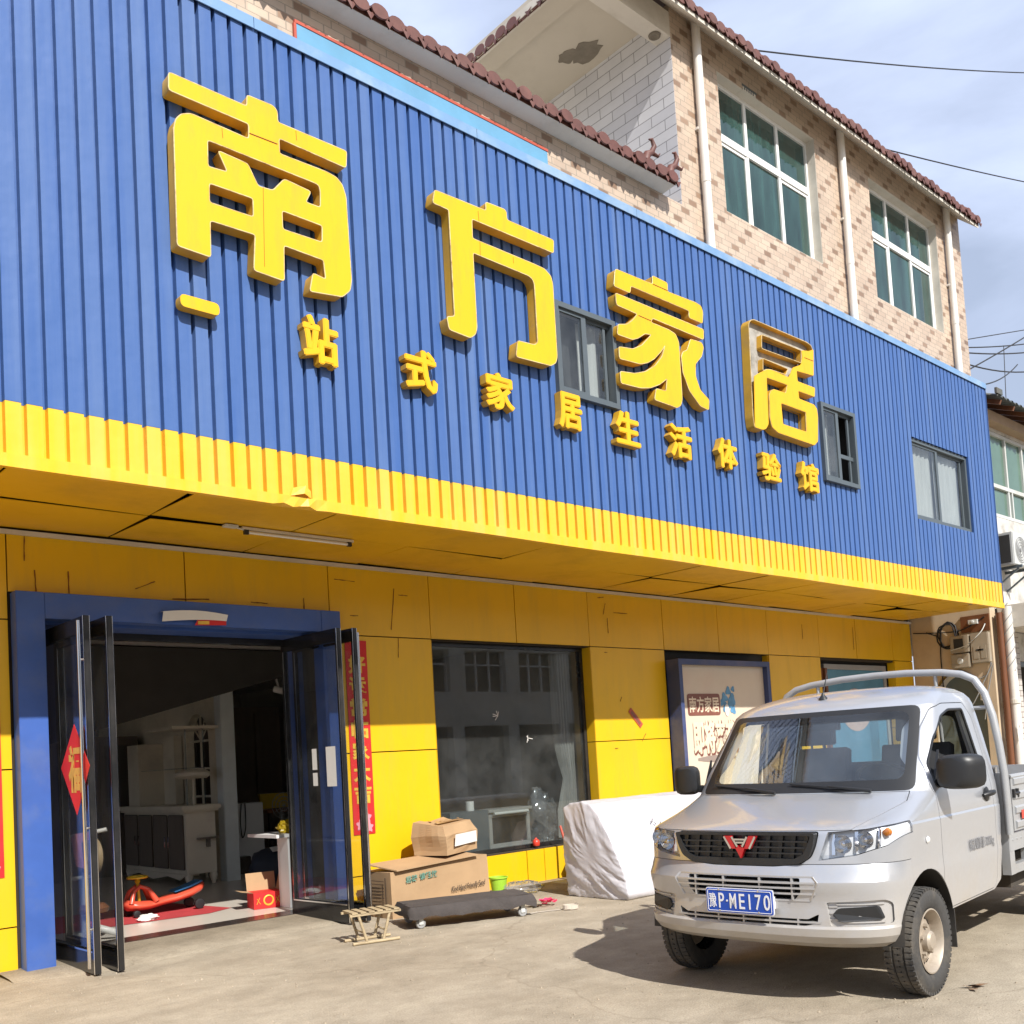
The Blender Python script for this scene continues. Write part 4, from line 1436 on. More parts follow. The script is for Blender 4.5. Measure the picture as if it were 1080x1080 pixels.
# ------------------------------------------------------------------ next building to the right
MT['beige_wall'] = mat('beige_painted_wall', (0.56, 0.44, 0.30), 0.85, var=0.07, scale=1.2, dirt=(0.36, 0.27, 0.18), dirt_amt=0.5, dirt_scale=1.5)
MT['pillar_tile'] = brick_mat('white_pillar_tile', (0.58, 0.54, 0.50), (0.53, 0.49, 0.45), (0.22, 0.18, 0.16), 0.24, 0.10, 'X', 0.008)
MT['flaky'] = mat('flaking_whitewash', (0.55, 0.53, 0.49), 0.9, var=0.2, scale=4, dirt=(0.14, 0.12, 0.10), dirt_amt=0.8, dirt_scale=3)
MT['tin_roof'] = mat('grey_tin_roof', (0.10, 0.11, 0.105), 0.6, 0.2, var=0.25, scale=3, dirt=(0.17, 0.13, 0.09), dirt_amt=0.6)
MT['wood_trim'] = mat('tan_wood_fascia', (0.30, 0.20, 0.12), 0.7, var=0.2, scale=3)
MT['pale_green_glass'] = mat('pale_green_glass', (0.10, 0.17, 0.13), 0.10, var=0.15, scale=1.5, spec=0.8)
MT['grey_green'] = mat('grey_green_shutter', (0.10, 0.12, 0.115), 0.6, var=0.12)
MT['grey_white'] = mat('aged_white_metal', (0.55, 0.56, 0.54), 0.45, var=0.06, dirt=(0.34, 0.31, 0.26), dirt_amt=0.5)
nb = thing('neighbouring_building', 'old low building with green windows and a rusty tin roof beyond the blue corner', 'building', (19.5, 8.0, 0))
sw = MB()
SX = 18.46
arch = [(8.80, 0.0), (8.80, 4.2), (7.32, 4.2), (7.32, 0.0), (7.52, 0.0), (7.52, 2.05)]
cy, cz, r = 7.98, 2.05, 0.46
arch += [(cy - r * math.cos(a), cz + 1.28 * r * math.sin(a)) for a in [math.pi * i / 16 for i in range(1, 16)]]
arch += [(8.44, 2.05), (8.44, 0.0)]
sw.prism(arch, SX, SX + 0.24, 'YZ')
sw.build('side_wall', 'beige_wall', nb)
ar = MB()
ro, ri = 0.46, 0.38
for i in range(16):
    a, b = math.pi * i / 16, math.pi * (i + 1) / 16
    P = lambda rr, t: (cy - rr * math.cos(t), cz + 1.28 * rr * math.sin(t))
    ar.prism([P(ro, a), P(ri, a), P(ri, b), P(ro, b)], SX - 0.02, SX + 0.2, 'YZ')
ar.build('arch_trim', 'plaster', nb, smooth=30)
dr = MB()
dr.box(SX + 0.12, SX + 0.16, 7.53, 8.43, 0.0, 2.66)
dr.build('arched_door', 'grey_green', nb)
fw2 = MB()
fw2.box(18.72, 28.0, 7.32, 7.56, 3.70, 5.45)
fw2.box(18.72, 19.0, 7.32, 7.56, 5.45, 7.20)
fw2.box(18.72, 28.0, 7.32, 7.56, 7.10, 7.40)
fw2.box(18.71, 28.0, 7.6, 13.0, 3.7, 7.3)
fw2.build('upper_wall', 'flaky', nb)
gf = MB()
gf.box(18.72, 19.62, 7.30, 7.60, 0.0, 3.30)
gf.build('tiled_pillar', 'pillar_tile', nb)
gd = MB()
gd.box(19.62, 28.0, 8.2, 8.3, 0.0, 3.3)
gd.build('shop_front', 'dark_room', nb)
gm = MB()
gm.box(19.625, 19.70, 7.36, 7.44, 0.0, 2.75)
gm.box(19.70, 24.0, 7.36, 7.44, 2.66, 2.75)
gm.build('door_surround', 'grey_frame', nb)
gw = MB()
gw.box(19.625, 28.0, 7.34, 7.58, 2.76, 3.30)
gw.build('lintel', 'flaky', nb)
cn = MB()
cn.box(18.74, 28.0, 6.3, 7.31, 3.30, 3.74)
cn.build('canopy', 'plaster', nb, bevel=0.02)
wn = MB()
for x in (19.02, 19.84, 20.66, 21.5):
    wn.box(x, x + 0.06, 7.33, 7.40, 5.46, 7.09)
wn.box(19.02, 22.0, 7.325, 7.40, 7.03, 7.09)
wn.box(19.02, 22.0, 7.325, 7.40, 5.46, 5.52)
wn.box(19.02, 22.0, 7.32, 7.40, 6.02, 6.09)
wn.box(20.0, 20.05, 7.325, 7.40, 5.52, 6.02)
w = wn.build('window', 'grey_white', nb)
wg = MB()
wg.box(19.03, 21.98, 7.372, 7.378, 5.47, 7.08)
wg.build('pane', 'pale_green_glass', w)
tr = MB()
x = 18.30
prof = []
while x < 27.5:
    prof += [(x, 0.0), (x + 0.05, 0.035), (x + 0.10, 0.035), (x + 0.15, 0.0)]
    x += 0.20
for (xa, za), (xb, zb) in zip(prof[:-1], prof[1:]):
    tr.quad((xa, 6.80, 7.42 + za), (xb, 6.80, 7.42 + zb), (xb, 8.6, 8.15 + zb), (xa, 8.6, 8.15 + za))
    tr.quad((xa, 6.80, 7.408 + za), (xb, 6.80, 7.408 + zb), (xb, 8.6, 8.138 + zb), (xa, 8.6, 8.138 + za))
tr.box(18.26, 18.52, 6.79, 6.83, 7.46, 7.56)
tr.build('roof', 'tin_roof', nb, fixn=False)
tf = MB()
tf.box(18.5, 27.5, 7.12, 7.32, 7.16, 7.34)
tf.build('roof_fascia', 'wood_trim', nb)
for k in range(16):
    rb = MB()
    rb.bar((18.55 + 0.6 * k, 6.85, 7.36), (18.55 + 0.6 * k, 7.5, 7.62), 0.05, 0.08)
    rb.build('rafter', 'brown_wood', nb)

pp = MB()
pp.tube([(18.56, 7.20, 0.0), (18.56, 7.20, 3.60)], 0.055, 12)
solo(pp, 'drainpipe', 'brown_wood', 'rusty brown drainpipe in the corner left of the thick white pipe', 'pipe', smooth=50)
pp = thing('drainpipe', 'thick white drainpipe with torn wrapping below the blue fascia corner', 'pipe', (18.66, 7.10, 0))
b = MB()
b.tube([(18.68, 7.10, 0.0), (18.68, 7.10, 1.9), (18.66, 7.10, 3.70)], 0.082, 16)
b.build('pipe', 'pipe', pp, smooth=50)
b = MB()
b.tube([(18.68, 7.10, 1.95), (18.68, 7.10, 2.02)], 0.10, 16)
b.box(18.62, 18.80, 7.06, 7.28, 1.97, 2.0)
b.build('clamp', 'plaster', pp)
b = MB()
rr = random.Random(4)
for k in range(3):
    pts = []
    for i in range(30):
        a = i * 0.42 + k * 2.1
        pts.append((18.665 + 0.088 * math.cos(a), 7.10 + 0.088 * math.sin(a), 2.5 + i * 0.042 + 0.02 * k))
    b.tube(pts, 0.008, 5)
b.build('wound_cable', 'grey_plastic', pp, smooth=60)
b = MB()
b.quad((18.60, 7.03, 1.50), (18.64, 7.01, 1.62), (18.60, 7.02, 1.34), (18.55, 7.04, 1.18))
b.quad((18.60, 7.03, 1.50), (18.55, 7.04, 1.18), (18.57, 7.06, 1.45), (18.58, 7.05, 1.6))
b.build('torn_wrap', 'white_paper', pp, fixn=False)
vl = MB()
vl.lathe([(0.0, -0.02), (0.055, -0.02), (0.055, 0.01), (0.0, 0.012)], (18.95, 7.25, 2.45), 'Y', 14)
vl.tube([(18.95, 7.25, 2.45), (18.95, 7.25, 2.2)], 0.02, 8)
solo(vl, 'valve', 'dull_red', 'small red valve wheel on the white tiled pillar', 'valve')

def meter(name, lab, y0, y1, z0, z1, d, lid):
    t = thing(name, lab, 'meter box', (SX - d / 2, (y0 + y1) / 2, z0), 'electric meter boxes on the beige wall')
    b = MB()
    b.box(SX - d, SX - 0.001, y0, y1, z0, z1)
    b.build('case', 'grey_meter', t, bevel=0.012)
    b = MB()
    if lid == 'window':
        b.box(SX - d - 0.004, SX - d + 0.004, y0 + 0.10, y0 + 0.27, z1 - 0.24, z1 - 0.06)
        b.build('meter_window', 'dark_room', t)
    elif lid == 'two':
        b.box(SX - d - 0.006, SX - d + 0.004, y0 + 0.05, (y0 + y1) / 2 - 0.02, z0 + 0.08, z1 - 0.24)
        b.box(SX - d - 0.006, SX - d + 0.004, (y0 + y1) / 2 + 0.02, y1 - 0.05, z0 + 0.08, z1 - 0.24)
        b.build('cover', 'grey_meter', t)
        b = MB()
        for yy in (y0 + 0.14, y1 - 0.14):
            b.box(SX - d - 0.010, SX - d - 0.004, yy - 0.05, yy + 0.05, z1 - 0.33, z1 - 0.30)
        b.build('label_plate', 'dark_room', t)
    else:
        b.lathe([(0.0, -0.012), (0.05, -0.01), (0.06, 0.004)], (SX - d, (y0 + y1) / 2, (z0 + z1) / 2), 'X', 16)
        b.build('lock_boss', 'grey_white', t)
    return t
MT['grey_meter'] = mat('grey_meter_case', (0.34, 0.29, 0.22), 0.55, var=0.08, dirt=(0.22, 0.18, 0.13), dirt_amt=0.5)
meter('electric_meter_box', 'grey meter box with a dark square window, upper left of the cluster', 7.68, 8.02, 2.94, 3.26, 0.14, 'window')
meter('electric_meter_box', 'grey meter box with two small covers, right of the cluster', 7.34, 7.66, 2.72, 3.27, 0.12, 'two')
meter('electric_meter_box', 'small grey meter box with a round boss, lowest of the cluster', 7.69, 8.02, 2.66, 2.92, 0.15, 'boss')
fb = thing('fuse_board', 'brown wooden fuse board with white porcelain under the yellow soffit', 'fuse board', (SX, 7.55, 3.3))
b = MB()
b.box(SX - 0.03, SX - 0.001, 7.33, 7.84, 3.30, 3.60)
b.build('board', 'brown_wood', fb)
b = MB()
b.box(SX - 0.09, SX - 0.03, 7.52, 7.68, 3.44, 3.52)
b.lathe([(0.0, -0.05), (0.03, -0.045), (0.03, 0.0)], (SX - 0.09, 7.60, 3.48), 'X', 12)
b.build('porcelain_fuse', 'grey_white', fb)

def cab(pts, r=0.009):
    """smooth cable through points"""
    pts = [Vector(p) for p in pts]
    out = []
    n = len(pts)
    for i in range(n - 1):
        p0, p1, p2, p3 = pts[max(i - 1, 0)], pts[i], pts[i + 1], pts[min(i + 2, n - 1)]
        for k in range(6):
            t = k / 6
            out.append(0.5 * ((2 * p1) + (-p0 + p2) * t + (2 * p0 - 5 * p1 + 4 * p2 - p3) * t * t + (-p0 + 3 * p1 - 3 * p2 + p3) * t ** 3))
    out.append(pts[-1])
    return MB().tube(out, r, 6)
cl = MB()
pts = []
for i in range(46):
    a = 2 * math.pi * i / 15
    pts.append((SX - 0.03 - 0.02 * math.sin(a * 0.7), 8.10 + (0.17 + 0.03 * math.sin(i * 0.7)) * math.cos(a), 3.30 + (0.23 + 0.03 * math.cos(i * 0.9)) * math.sin(a)))
cl.tube([(SX - 0.02, 8.5, 3.40)] + pts, 0.013, 6)
solo(cl, 'cable_coil', 'cable', 'coil of black cable hung left of the meter boxes', 'cable', smooth=60)
for k, (lab, pp, r, mm) in enumerate((
    ('black cable dropping straight down from the coil to the arched door', [(SX - 0.03, 8.22, 3.34), (SX - 0.02, 8.26, 2.9), (SX - 0.02, 8.25, 2.2)], 0.011, 'cable'),
    ('white cable slung across the meter box fronts to the fuse board', [(SX - 0.17, 8.0, 3.0), (SX - 0.2, 7.7, 3.06), (SX - 0.16, 7.45, 3.26), (SX - 0.04, 7.4, 3.42)], 0.009, 'grey_white'),
    ('loop of grey cable sagging below the lowest meter box', [(SX - 0.03, 7.95, 2.66), (SX - 0.02, 7.75, 2.45), (SX - 0.02, 7.45, 2.5), (SX - 0.03, 7.34, 2.8)], 0.011, 'grey_plastic'),
    ('long grey cable slanting down the beige wall from the corner', [(SX - 0.03, 7.34, 2.7), (SX - 0.02, 7.7, 2.05), (SX - 0.02, 7.95, 1.75)], 0.011, 'grey_plastic'),
    ('short grey cable slanting steeply down beside the brown pipe', [(SX - 0.03, 7.33, 2.66), (SX - 0.02, 7.45, 2.2), (SX - 0.02, 7.55, 1.7)], 0.010, 'grey_plastic'),
    ('thin dark wire running under the soffit end to the fuse board', [(SX - 0.02, 8.75, 3.42), (SX - 0.02, 8.4, 3.38), (SX - 0.03, 7.85, 3.36), (SX - 0.04, 7.4, 3.55)], 0.010, 'cable'))):
    solo(cab(pp, r), 'wall_cable', mm, lab, 'cable', 'cables on the beige wall', smooth=60)

ac = thing('air_conditioner', 'white air conditioner unit on a bracket under the green windows', 'air conditioner', (19.0, 7.0, 4.4))
b = MB()
b.box(18.63, 19.45, 6.88, 7.20, 4.43, 5.03)
b.build('case', 'grey_white', ac, bevel=0.015)
b = MB()
b.box(18.618, 18.63, 6.93, 7.17, 4.48, 4.98)
b.build('side_grille', 'dark_room', ac)
b = MB()
b.lathe([(0.0, -0.006), (0.04, -0.008), (0.04, 0.0)], (18.95, 6.872, 4.72), 'Y', 20)
for rr_ in (0.09, 0.14, 0.19, 0.23):
    b.tube([(18.95 + rr_ * math.cos(t), 6.868, 4.72 + rr_ * math.sin(t)) for t in [2 * math.pi * i / 28 for i in range(28)]], 0.006, 5, closed=True)
b.build('fan_guard', 'grey_plastic', ac)
b = MB()
for xx in (18.75, 19.33):
    b.bar((xx, 6.80, 4.40), (xx, 7.318, 4.40), 0.04, 0.05)
    b.bar((xx, 6.86, 4.37), (xx, 7.318, 4.05), 0.03, 0.03)
b.build('bracket', 'grey_frame', ac)
solo(cab([(18.80, 7.16, 5.03), (18.82, 7.28, 5.3), (19.0, 7.29, 5.8), (18.85, 7.30, 6.15)], 0.028), 'coolant_hose', 'grey_white', 'pale hose curving up from the air conditioner over the green window', 'hose', smooth=60)

# ------------------------------------------------------------------ overhead wires
def wire(lab, a, b, sag, r, mid=None):
    a, b = Vector(a), Vector(b)
    pts = []
    for i in range(17):
        t = i / 16
        p = a.lerp(b, t)
        p.z -= sag * 4 * t * (1 - t)
        pts.append(p)
    return solo(MB().tube(pts, r, 5), 'power_line', 'cable', lab, 'power line', 'overhead wires', smooth=60)
wire('single dark wire sweeping over the roof ridge at the very top', (20.6, 14, 19.25), (52.0, 14, 32.2), 0.25, 0.022)
wire('single dark wire passing behind the far end of the tiled roof', (24.0, 14, 18.6), (54.0, 14, 26.8), 0.2, 0.022)
WB = [('uppermost faint wire above the tin roof', (22.6, 9.5, 10.36), (31, 9.5, 13.0), 0.0, 0.012),
      ('wire crossing the others on a steep rise beyond the blue corner', (23.2, 9.5, 9.72), (31, 9.5, 13.35), 0.05, 0.018),
      ('slack wire sagging lowest but one above the tin roof', (22.8, 9.5, 10.1), (31, 9.5, 11.9), 0.35, 0.018),
      ('nearly level wire in the middle of the bunch', (22.8, 9.5, 10.24), (31, 9.5, 12.35), 0.15, 0.018),
      ('wire just below the crossing in the bunch', (22.8, 9.5, 10.32), (31, 9.5, 12.6), 0.10, 0.016),
      ('wire tied to the top corner of the blue fascia', (18.4, 7.2, 7.75), (24.5, 8.6, 10.0), 0.12, 0.014)]
for lab, a, b_, s, r in WB:
    wire(lab, a, b_, s, r)
wire('thin wire hanging plumb down to the tin roof', (26.25, 9.5, 11.2), (25.9, 9.5, 8.0), 0.0, 0.010)

# ------------------------------------------------------------------ across the street: seen only as a reflection in the panes
op = thing('opposite_building', 'grey rendered row with upper windows, mirrored in the shop window', 'building', (8, -13, 0))
b = MB()
b.box(-14, 40, -13.4, -13.0, 2.9, 4.3)
b.box(-14, 40, -13.4, -13.0, 6.0, 7.0)
for k in range(19):
    b.box(-14 + 3.0 * k, -13.2 + 3.0 * k, -13.4, -13.0, 4.3, 6.0)
    b.box(-14 + 3.0 * k, -13.4 + 3.0 * k, -13.4, -13.0, 0, 2.9)
b.build('wall', 'plaster', op)
b = MB()
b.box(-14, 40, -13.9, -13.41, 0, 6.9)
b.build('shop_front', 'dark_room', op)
b = MB()
for k in range(18):
    for j in range(4):
        b.box(-13.2 + 3.0 * k + 0.72 * j, -13.14 + 3.0 * k + 0.72 * j, -13.3, -13.2, 4.3, 6.0)
    b.box(-13.2 + 3.0 * k, -11.0 + 3.0 * k, -13.3, -13.2, 5.4, 5.46)
b.build('window', 'white_frame', op)
# ------------------------------------------------------------------ the small truck
MT['silver'] = mat('silver_paint', (0.53, 0.545, 0.575), 0.29, 0.52, var=0.02, scale=1.2, coat=0.65, dust=((0.36, 0.31, 0.24), 0.30, 0.85, 0.75))
MT['silver_worn'] = mat('worn_silver_paint', (0.46, 0.47, 0.48), 0.42, 0.4, var=0.06, scale=4, dirt=(0.36, 0.31, 0.25), dirt_amt=0.5, dirt_scale=3)
MT['black_plastic'] = mat('black_plastic', (0.020, 0.021, 0.023), 0.42, var=0.12, scale=8)
MT['black_void'] = mat('black_void', (0.006, 0.006, 0.006), 0.9)
MT['tyre'] = mat('dusty_tyre', (0.050, 0.048, 0.046), 0.85, var=0.2, scale=8, dirt=(0.20, 0.17, 0.13), dirt_amt=0.65, dirt_scale=4, bump=0.2)
MT['rim'] = mat('dusty_steel_rim', (0.42, 0.36, 0.29), 0.5, 0.3, var=0.1, scale=6, dirt=(0.17, 0.10, 0.05), dirt_amt=0.7, dirt_scale=7)
MT['windscreen'] = glass('windscreen', (0.80, 0.85, 0.85), 1.5, 1.9, film=0.06, film_col=(0.55, 0.55, 0.55))
MT['lens'] = glass('headlight_lens', (0.93, 0.94, 0.95), 1.45, 1.4)
MT['reflector'] = mat('headlight_reflector', (0.86, 0.86, 0.87), 0.25, 0.25, var=0.05)
MT['amber'] = mat('amber_lens', (0.65, 0.20, 0.02), 0.2)
MT['seat'] = mat('grey_seat_cloth', (0.060, 0.062, 0.068), 0.9, var=0.15, scale=8)
MT['dash'] = mat('grey_dashboard', (0.36, 0.36, 0.345), 0.7, var=0.06)
MT['plate_blue'] = mat('licence_plate_blue', (0.006, 0.065, 0.42), 0.35, var=0.08)
MT['plate_white'] = mat('licence_plate_white', (0.78, 0.79, 0.80), 0.4, var=0.03)
MT['badge_red'] = mat('badge_red', (0.52, 0.012, 0.018), 0.2, coat=0.5)
MT['grey_bed'] = mat('grey_bed_steel', (0.34, 0.35, 0.35), 0.5, 0.3, var=0.08, dirt=(0.28, 0.22, 0.16), dirt_amt=0.6)
MT['marker_red'] = mat('red_reflector', (0.60, 0.05, 0.03), 0.3)
MT['faded_print'] = mat('faded_grey_print', (0.20, 0.20, 0.21), 0.6, var=0.3, scale=20)

MT['cab_trim'] = mat('grey_cab_trim', (0.10, 0.10, 0.10), 0.8, var=0.1)
TX, TY, TYAW = 4.92, 3.50, R(4.45)
truck = thing('pickup_truck', 'silver single cab light truck with a blue licence plate, parked before the shop', 'truck', (TX, TY, 0), rz=TYAW - math.pi / 2)

def interp(tab, w):
    for (w0, *a), (w1, *b) in zip(tab[:-1], tab[1:]):
        if w <= w1:
            t = (w - w0) / (w1 - w0)
            return [x + (y - x) * t for x, y in zip(a, b)]
    return list(tab[-1][1:])
# height: front, half width, corner depth, corner power, rear
CAB = [(0.335, 0.090, 0.785, 0.42, 3.1, 1.90),
       (0.365, 0.030, 0.815, 0.45, 3.1, 1.93),
       (0.405, 0.004, 0.830, 0.46, 3.2, 1.96),
       (0.448, 0.000, 0.835, 0.46, 3.2, 1.99),
       (0.462, 0.016, 0.836, 0.46, 3.2, 2.00),
       (0.600, 0.024, 0.839, 0.46, 3.2, 2.03),
       (0.690, 0.004, 0.843, 0.46, 3.2, 2.05),
       (0.706, 0.004, 0.843, 0.46, 3.2, 2.05),
       (0.745, 0.026, 0.841, 0.46, 3.2, 2.05),
       (0.768, 0.036, 0.841, 0.46, 3.2, 2.06),
       (0.800, 0.054, 0.841, 0.46, 3.2, 2.06),
       (0.900, 0.060, 0.844, 0.45, 3.1, 2.07),
       (0.970, 0.068, 0.846, 0.45, 3.0, 2.07),
       (0.990, 0.076, 0.846, 0.45, 2.9, 2.07),
       (1.003, 0.105, 0.841, 0.45, 2.8, 2.07),
       (1.025, 0.180, 0.842, 0.46, 2.65, 2.07),
       (1.055, 0.300, 0.839, 0.45, 2.6, 2.07),
       (1.095, 0.455, 0.836, 0.41, 2.6, 2.07),
       (1.130, 0.590, 0.833, 0.34, 2.6, 2.07),
       (1.150, 0.665, 0.831, 0.30, 2.6, 2.07),
       (1.162, 0.700, 0.829, 0.27, 2.6, 2.07),
       (1.300, 0.808, 0.805, 0.24, 2.5, 2.08),
       (1.450, 0.930, 0.775, 0.23, 2.5, 2.08),
       (1.600, 1.050, 0.745, 0.22, 2.5, 2.07),
       (1.692, 1.125, 0.727, 0.21, 2.5, 2.06),
       (1.730, 1.175, 0.712, 0.23, 2.3, 2.05),
       (1.765, 1.250, 0.685, 0.26, 2.2, 2.03),
       (1.795, 1.340, 0.640, 0.28, 2.1, 2.00),
       (1.822, 1.450, 0.560, 0.26, 2.0, 1.95),
       (1.838, 1.560, 0.440, 0.20, 2.0, 1.89),
       (1.843, 1.630, 0.330, 0.14, 2.0, 1.85)]
SF = [0, .10, .20, .30, .40, .49, .57, .64, .70, .75, .79, .825, .857, .885, .91, .932, .951, .967, .980, .990, .9965, 1.0]
def ring(w, v0, U, Rc, n, rear, du=0.0, dv=0.0, dr=0.0):
    U, v0, rear = U - du, v0 + dv, rear - dr
    half = []
    for s in SF:
        half.append((U * s, v0 + 0.030 * s * s + Rc * (1 - (1 - s ** n) ** (1 / n))))
    vs = half[-1][1]
    rc = 0.07
    for k in range(1, 12):
        half.append((U, vs + (rear - rc - vs) * k / 11))
    for a in (30, 60, 90):
        half.append((U - rc + rc * math.cos(R(a)), rear - rc + rc * math.sin(R(a))))
    for k in range(1, 5):
        half.append(((U - rc) * (1 - k / 4), rear))
    full = half + [(-u, v) for u, v in reversed(half[1:-1])]
    return [(u, v, w) for u, v in full]
def loft(rings, name):
    mb = MB()
    n = len(rings[0])
    for r_ in rings:
        mb.v += r_
    for i in range(len(rings) - 1):
        for j in range(n):
            a, b = i * n + j, i * n + (j + 1) % n
            mb.f.append((a, b, b + n, a + n))
            mb.mi.append(0)
    mb.f.append(tuple(range(n - 1, -1, -1)))
    mb.f.append(tuple(range((len(rings) - 1) * n, len(rings) * n)))
    mb.mi += [0, 0]
    return mb
def raw(mb):
    me = bpy.data.meshes.new('shape')
    me.materials.append(MT['silver'])
    me.materials.append(MT['cab_trim'])
    me.from_pydata(mb.v, [], mb.f)
    bm = bmesh.new()
    bm.from_mesh(me)
    bmesh.ops.remove_doubles(bm, verts=bm.verts, dist=1e-6)
    bmesh.ops.recalc_face_normals(bm, faces=bm.faces)
    bm.to_mesh(me)
    bm.free()
    return me
def boolean(me, cut, op):
    a = bpy.data.objects.new('a', me)
    b = bpy.data.objects.new('b', cut)
    COL.objects.link(a)
    COL.objects.link(b)
    md = a.modifiers.new('cut', 'BOOLEAN')
    md.operation = op
    md.solver = 'EXACT'
    md.object = b
    dg = bpy.context.evaluated_depsgraph_get()
    out = bpy.data.meshes.new_from_object(a.evaluated_get(dg))
    bpy.data.objects.remove(a)
    bpy.data.objects.remove(b)
    return out
def prism_me(*items):
    mb = MB()
    for poly, d0, d1, plane in items:
        mb.prism(poly, d0, d1, plane)
    return raw(mb)
def part(me, name, m, parent, smooth=17, M=None):
    mb = MB()
    mb.add_mesh(me, M or Matrix.Identity(4))
    mb.mi = [p.material_index for p in me.polygons]
    return mb.build(name, m if m != 'silver' else ['silver', 'cab_trim'], parent, smooth=smooth, local=True)

HI = []
for i in range(len(CAB) - 1):                                  # extra rings for an even curve
    HI.append(CAB[i])
    if CAB[i + 1][0] - CAB[i][0] > 0.06:
        k = int((CAB[i + 1][0] - CAB[i][0]) / 0.05)
        for j in range(1, k + 1):
            w = CAB[i][0] + (CAB[i + 1][0] - CAB[i][0]) * j / (k + 1)
            HI.append(tuple([w] + interp(CAB, w)))
HI.append(CAB[-1])
outer = raw(loft([ring(*r_) for r_ in HI], 'outer'))
inner = raw(loft([ring(w, *interp(CAB, w), du=0.036, dv=0.048, dr=0.036) for w in (0.50, 0.62, 0.75, 0.85, 0.95, 1.02, 1.08, 1.12, 1.15, 1.25, 1.35, 1.45, 1.55, 1.65, 1.70, 1.74, 1.775)], 'inner'))
for p in inner.polygons:
    p.material_index = 1
shell = boolean(outer.copy(), inner, 'DIFFERENCE')

def inset(poly, d):
    """shrink (d>0) or grow a convex-ish outline towards its centre of edges"""
    n = len(poly)
    area = sum(poly[i][0] * poly[(i + 1) % n][1] - poly[(i + 1) % n][0] * poly[i][1] for i in range(n))
    sgn = 1 if area > 0 else -1
    out = []
    for i in range(n):
        p0, p1, p2 = Vector(poly[i - 1]), Vector(poly[i]), Vector(poly[(i + 1) % n])
        e1, e2 = (p1 - p0).normalized(), (p2 - p1).normalized()
        n1, n2 = Vector((-e1.y, e1.x)) * sgn, Vector((-e2.y, e2.x)) * sgn
        b = (n1 + n2)
        k = b.length_squared
        b = b * (2 / k) if k > 0.2 else n1
        out.append(tuple(p1 + b * d))
    return out

WS = round_poly([(-0.742, 1.168), (0.742, 1.168), (0.662, 1.690), (-0.662, 1.690)], 0.05, 4)
WSI = round_poly([(-0.675, 1.235), (0.675, 1.235), (0.612, 1.655), (-0.612, 1.655)], 0.06, 4)
DOOR = round_poly([(0.925, 0.445), (0.925, 0.80), (0.915, 1.19), (0.985, 1.36), (1.13, 1.545), (1.26, 1.665), (1.40, 1.695), (1.80, 1.700), (1.895, 1.60), (1.905, 1.20), (1.905, 0.70), (1.86, 0.50), (1.80, 0.46)], 0.03, 3)
SWIN = round_poly([(0.955, 1.172), (0.985, 1.31), (1.145, 1.475), (1.335, 1.612), (1.50, 1.655), (1.765, 1.658), (1.785, 1.50), (1.80, 1.337), (1.845, 1.172)], 0.03, 3)
HOOD = [(-0.600, -0.05), (0.600, -0.05), (0.640, 0.20), (0.745, 0.70), (0.70, 0.90), (-0.70, 0.90), (-0.745, 0.70), (-0.640, 0.20)]
GRILLE = round_poly([(-0.470, 0.985), (0.470, 0.985), (0.452, 0.90), (0.425, 0.840), (0.360, 0.800), (0.20, 0.786), (-0.20, 0.786), (-0.360, 0.800), (-0.425, 0.840), (-0.452, 0.90)], 0.02, 3)
HL = [(0.515, 0.980), (0.70, 0.992), (0.80, 1.008), (0.87, 1.030), (0.87, 0.975), (0.842, 0.945), (0.790, 0.895), (0.66, 0.850), (0.462, 0.822), (0.490, 0.90)]
SLOT = round_poly([(-0.37, 0.728), (0.37, 0.728), (0.37, 0.650), (0.33, 0.606), (-0.33, 0.606), (-0.37, 0.650)], 0.012, 2)
SLOT2 = round_poly([(-0.46, 0.530), (-0.40, 0.500), (0.40, 0.500), (0.46, 0.530), (0.45, 0.478), (0.38, 0.462), (-0.38, 0.462), (-0.45, 0.478)], 0.008, 2)
FOG = round_poly([(0.53, 0.525), (0.56, 0.562), (0.745, 0.572), (0.765, 0.50), (0.575, 0.487)], 0.012, 2)
FOGR = round_poly([(0.50, 0.595), (0.775, 0.605), (0.80, 0.585), (0.800, 0.475), (0.52, 0.462)], 0.015, 2)
mir = lambda poly: [(-a, b) for a, b in poly]

# the glass and the doors come out of the shell first
ws_in = prism_me((WSI, 0.3, 1.34, 'XZ'))
glassme = boolean(shell.copy(), ws_in.copy(), 'INTERSECT')
ws_out = prism_me((WS, 0.3, 1.34, 'XZ'))
frit = boolean(boolean(shell.copy(), ws_out.copy(), 'INTERSECT'), ws_in.copy(), 'DIFFERENCE')
doors = {}
arch_cut = MB()
arch_cut.lathe([(0.0, 0.45), (0.385, 0.45), (0.385, 1.0), (0.0, 1.0)], (0, 0.668, 0.335), 'X', 40)
arch_cut.lathe([(0.0, -1.0), (0.385, -1.0), (0.385, -0.45), (0.0, -0.45)], (0, 0.668, 0.335), 'X', 40)
arch_me = raw(arch_cut)
for s in (1, -1):
    a, b = (0.5, 1.2) if s > 0 else (-1.2, -0.5)
    dm = boolean(shell.copy(), prism_me((inset(DOOR, 0.005), a, b, 'YZ')), 'INTERSECT')
    dm = boolean(dm, prism_me((SWIN, a, b, 'YZ')), 'DIFFERENCE')
    doors[s] = boolean(dm, arch_me.copy(), 'DIFFERENCE')
hoodme = boolean(shell.copy(), prism_me((inset(HOOD, 0.005), 0.9905, 1.1615, 'XY')), 'INTERSECT')
hlme = {}
for s in (1, -1):
    p = HL if s > 0 else mir(HL)
    hlme[s] = boolean(shell.copy(), prism_me((inset(p, 0.003), -0.1, 0.50, 'XZ')), 'INTERSECT')
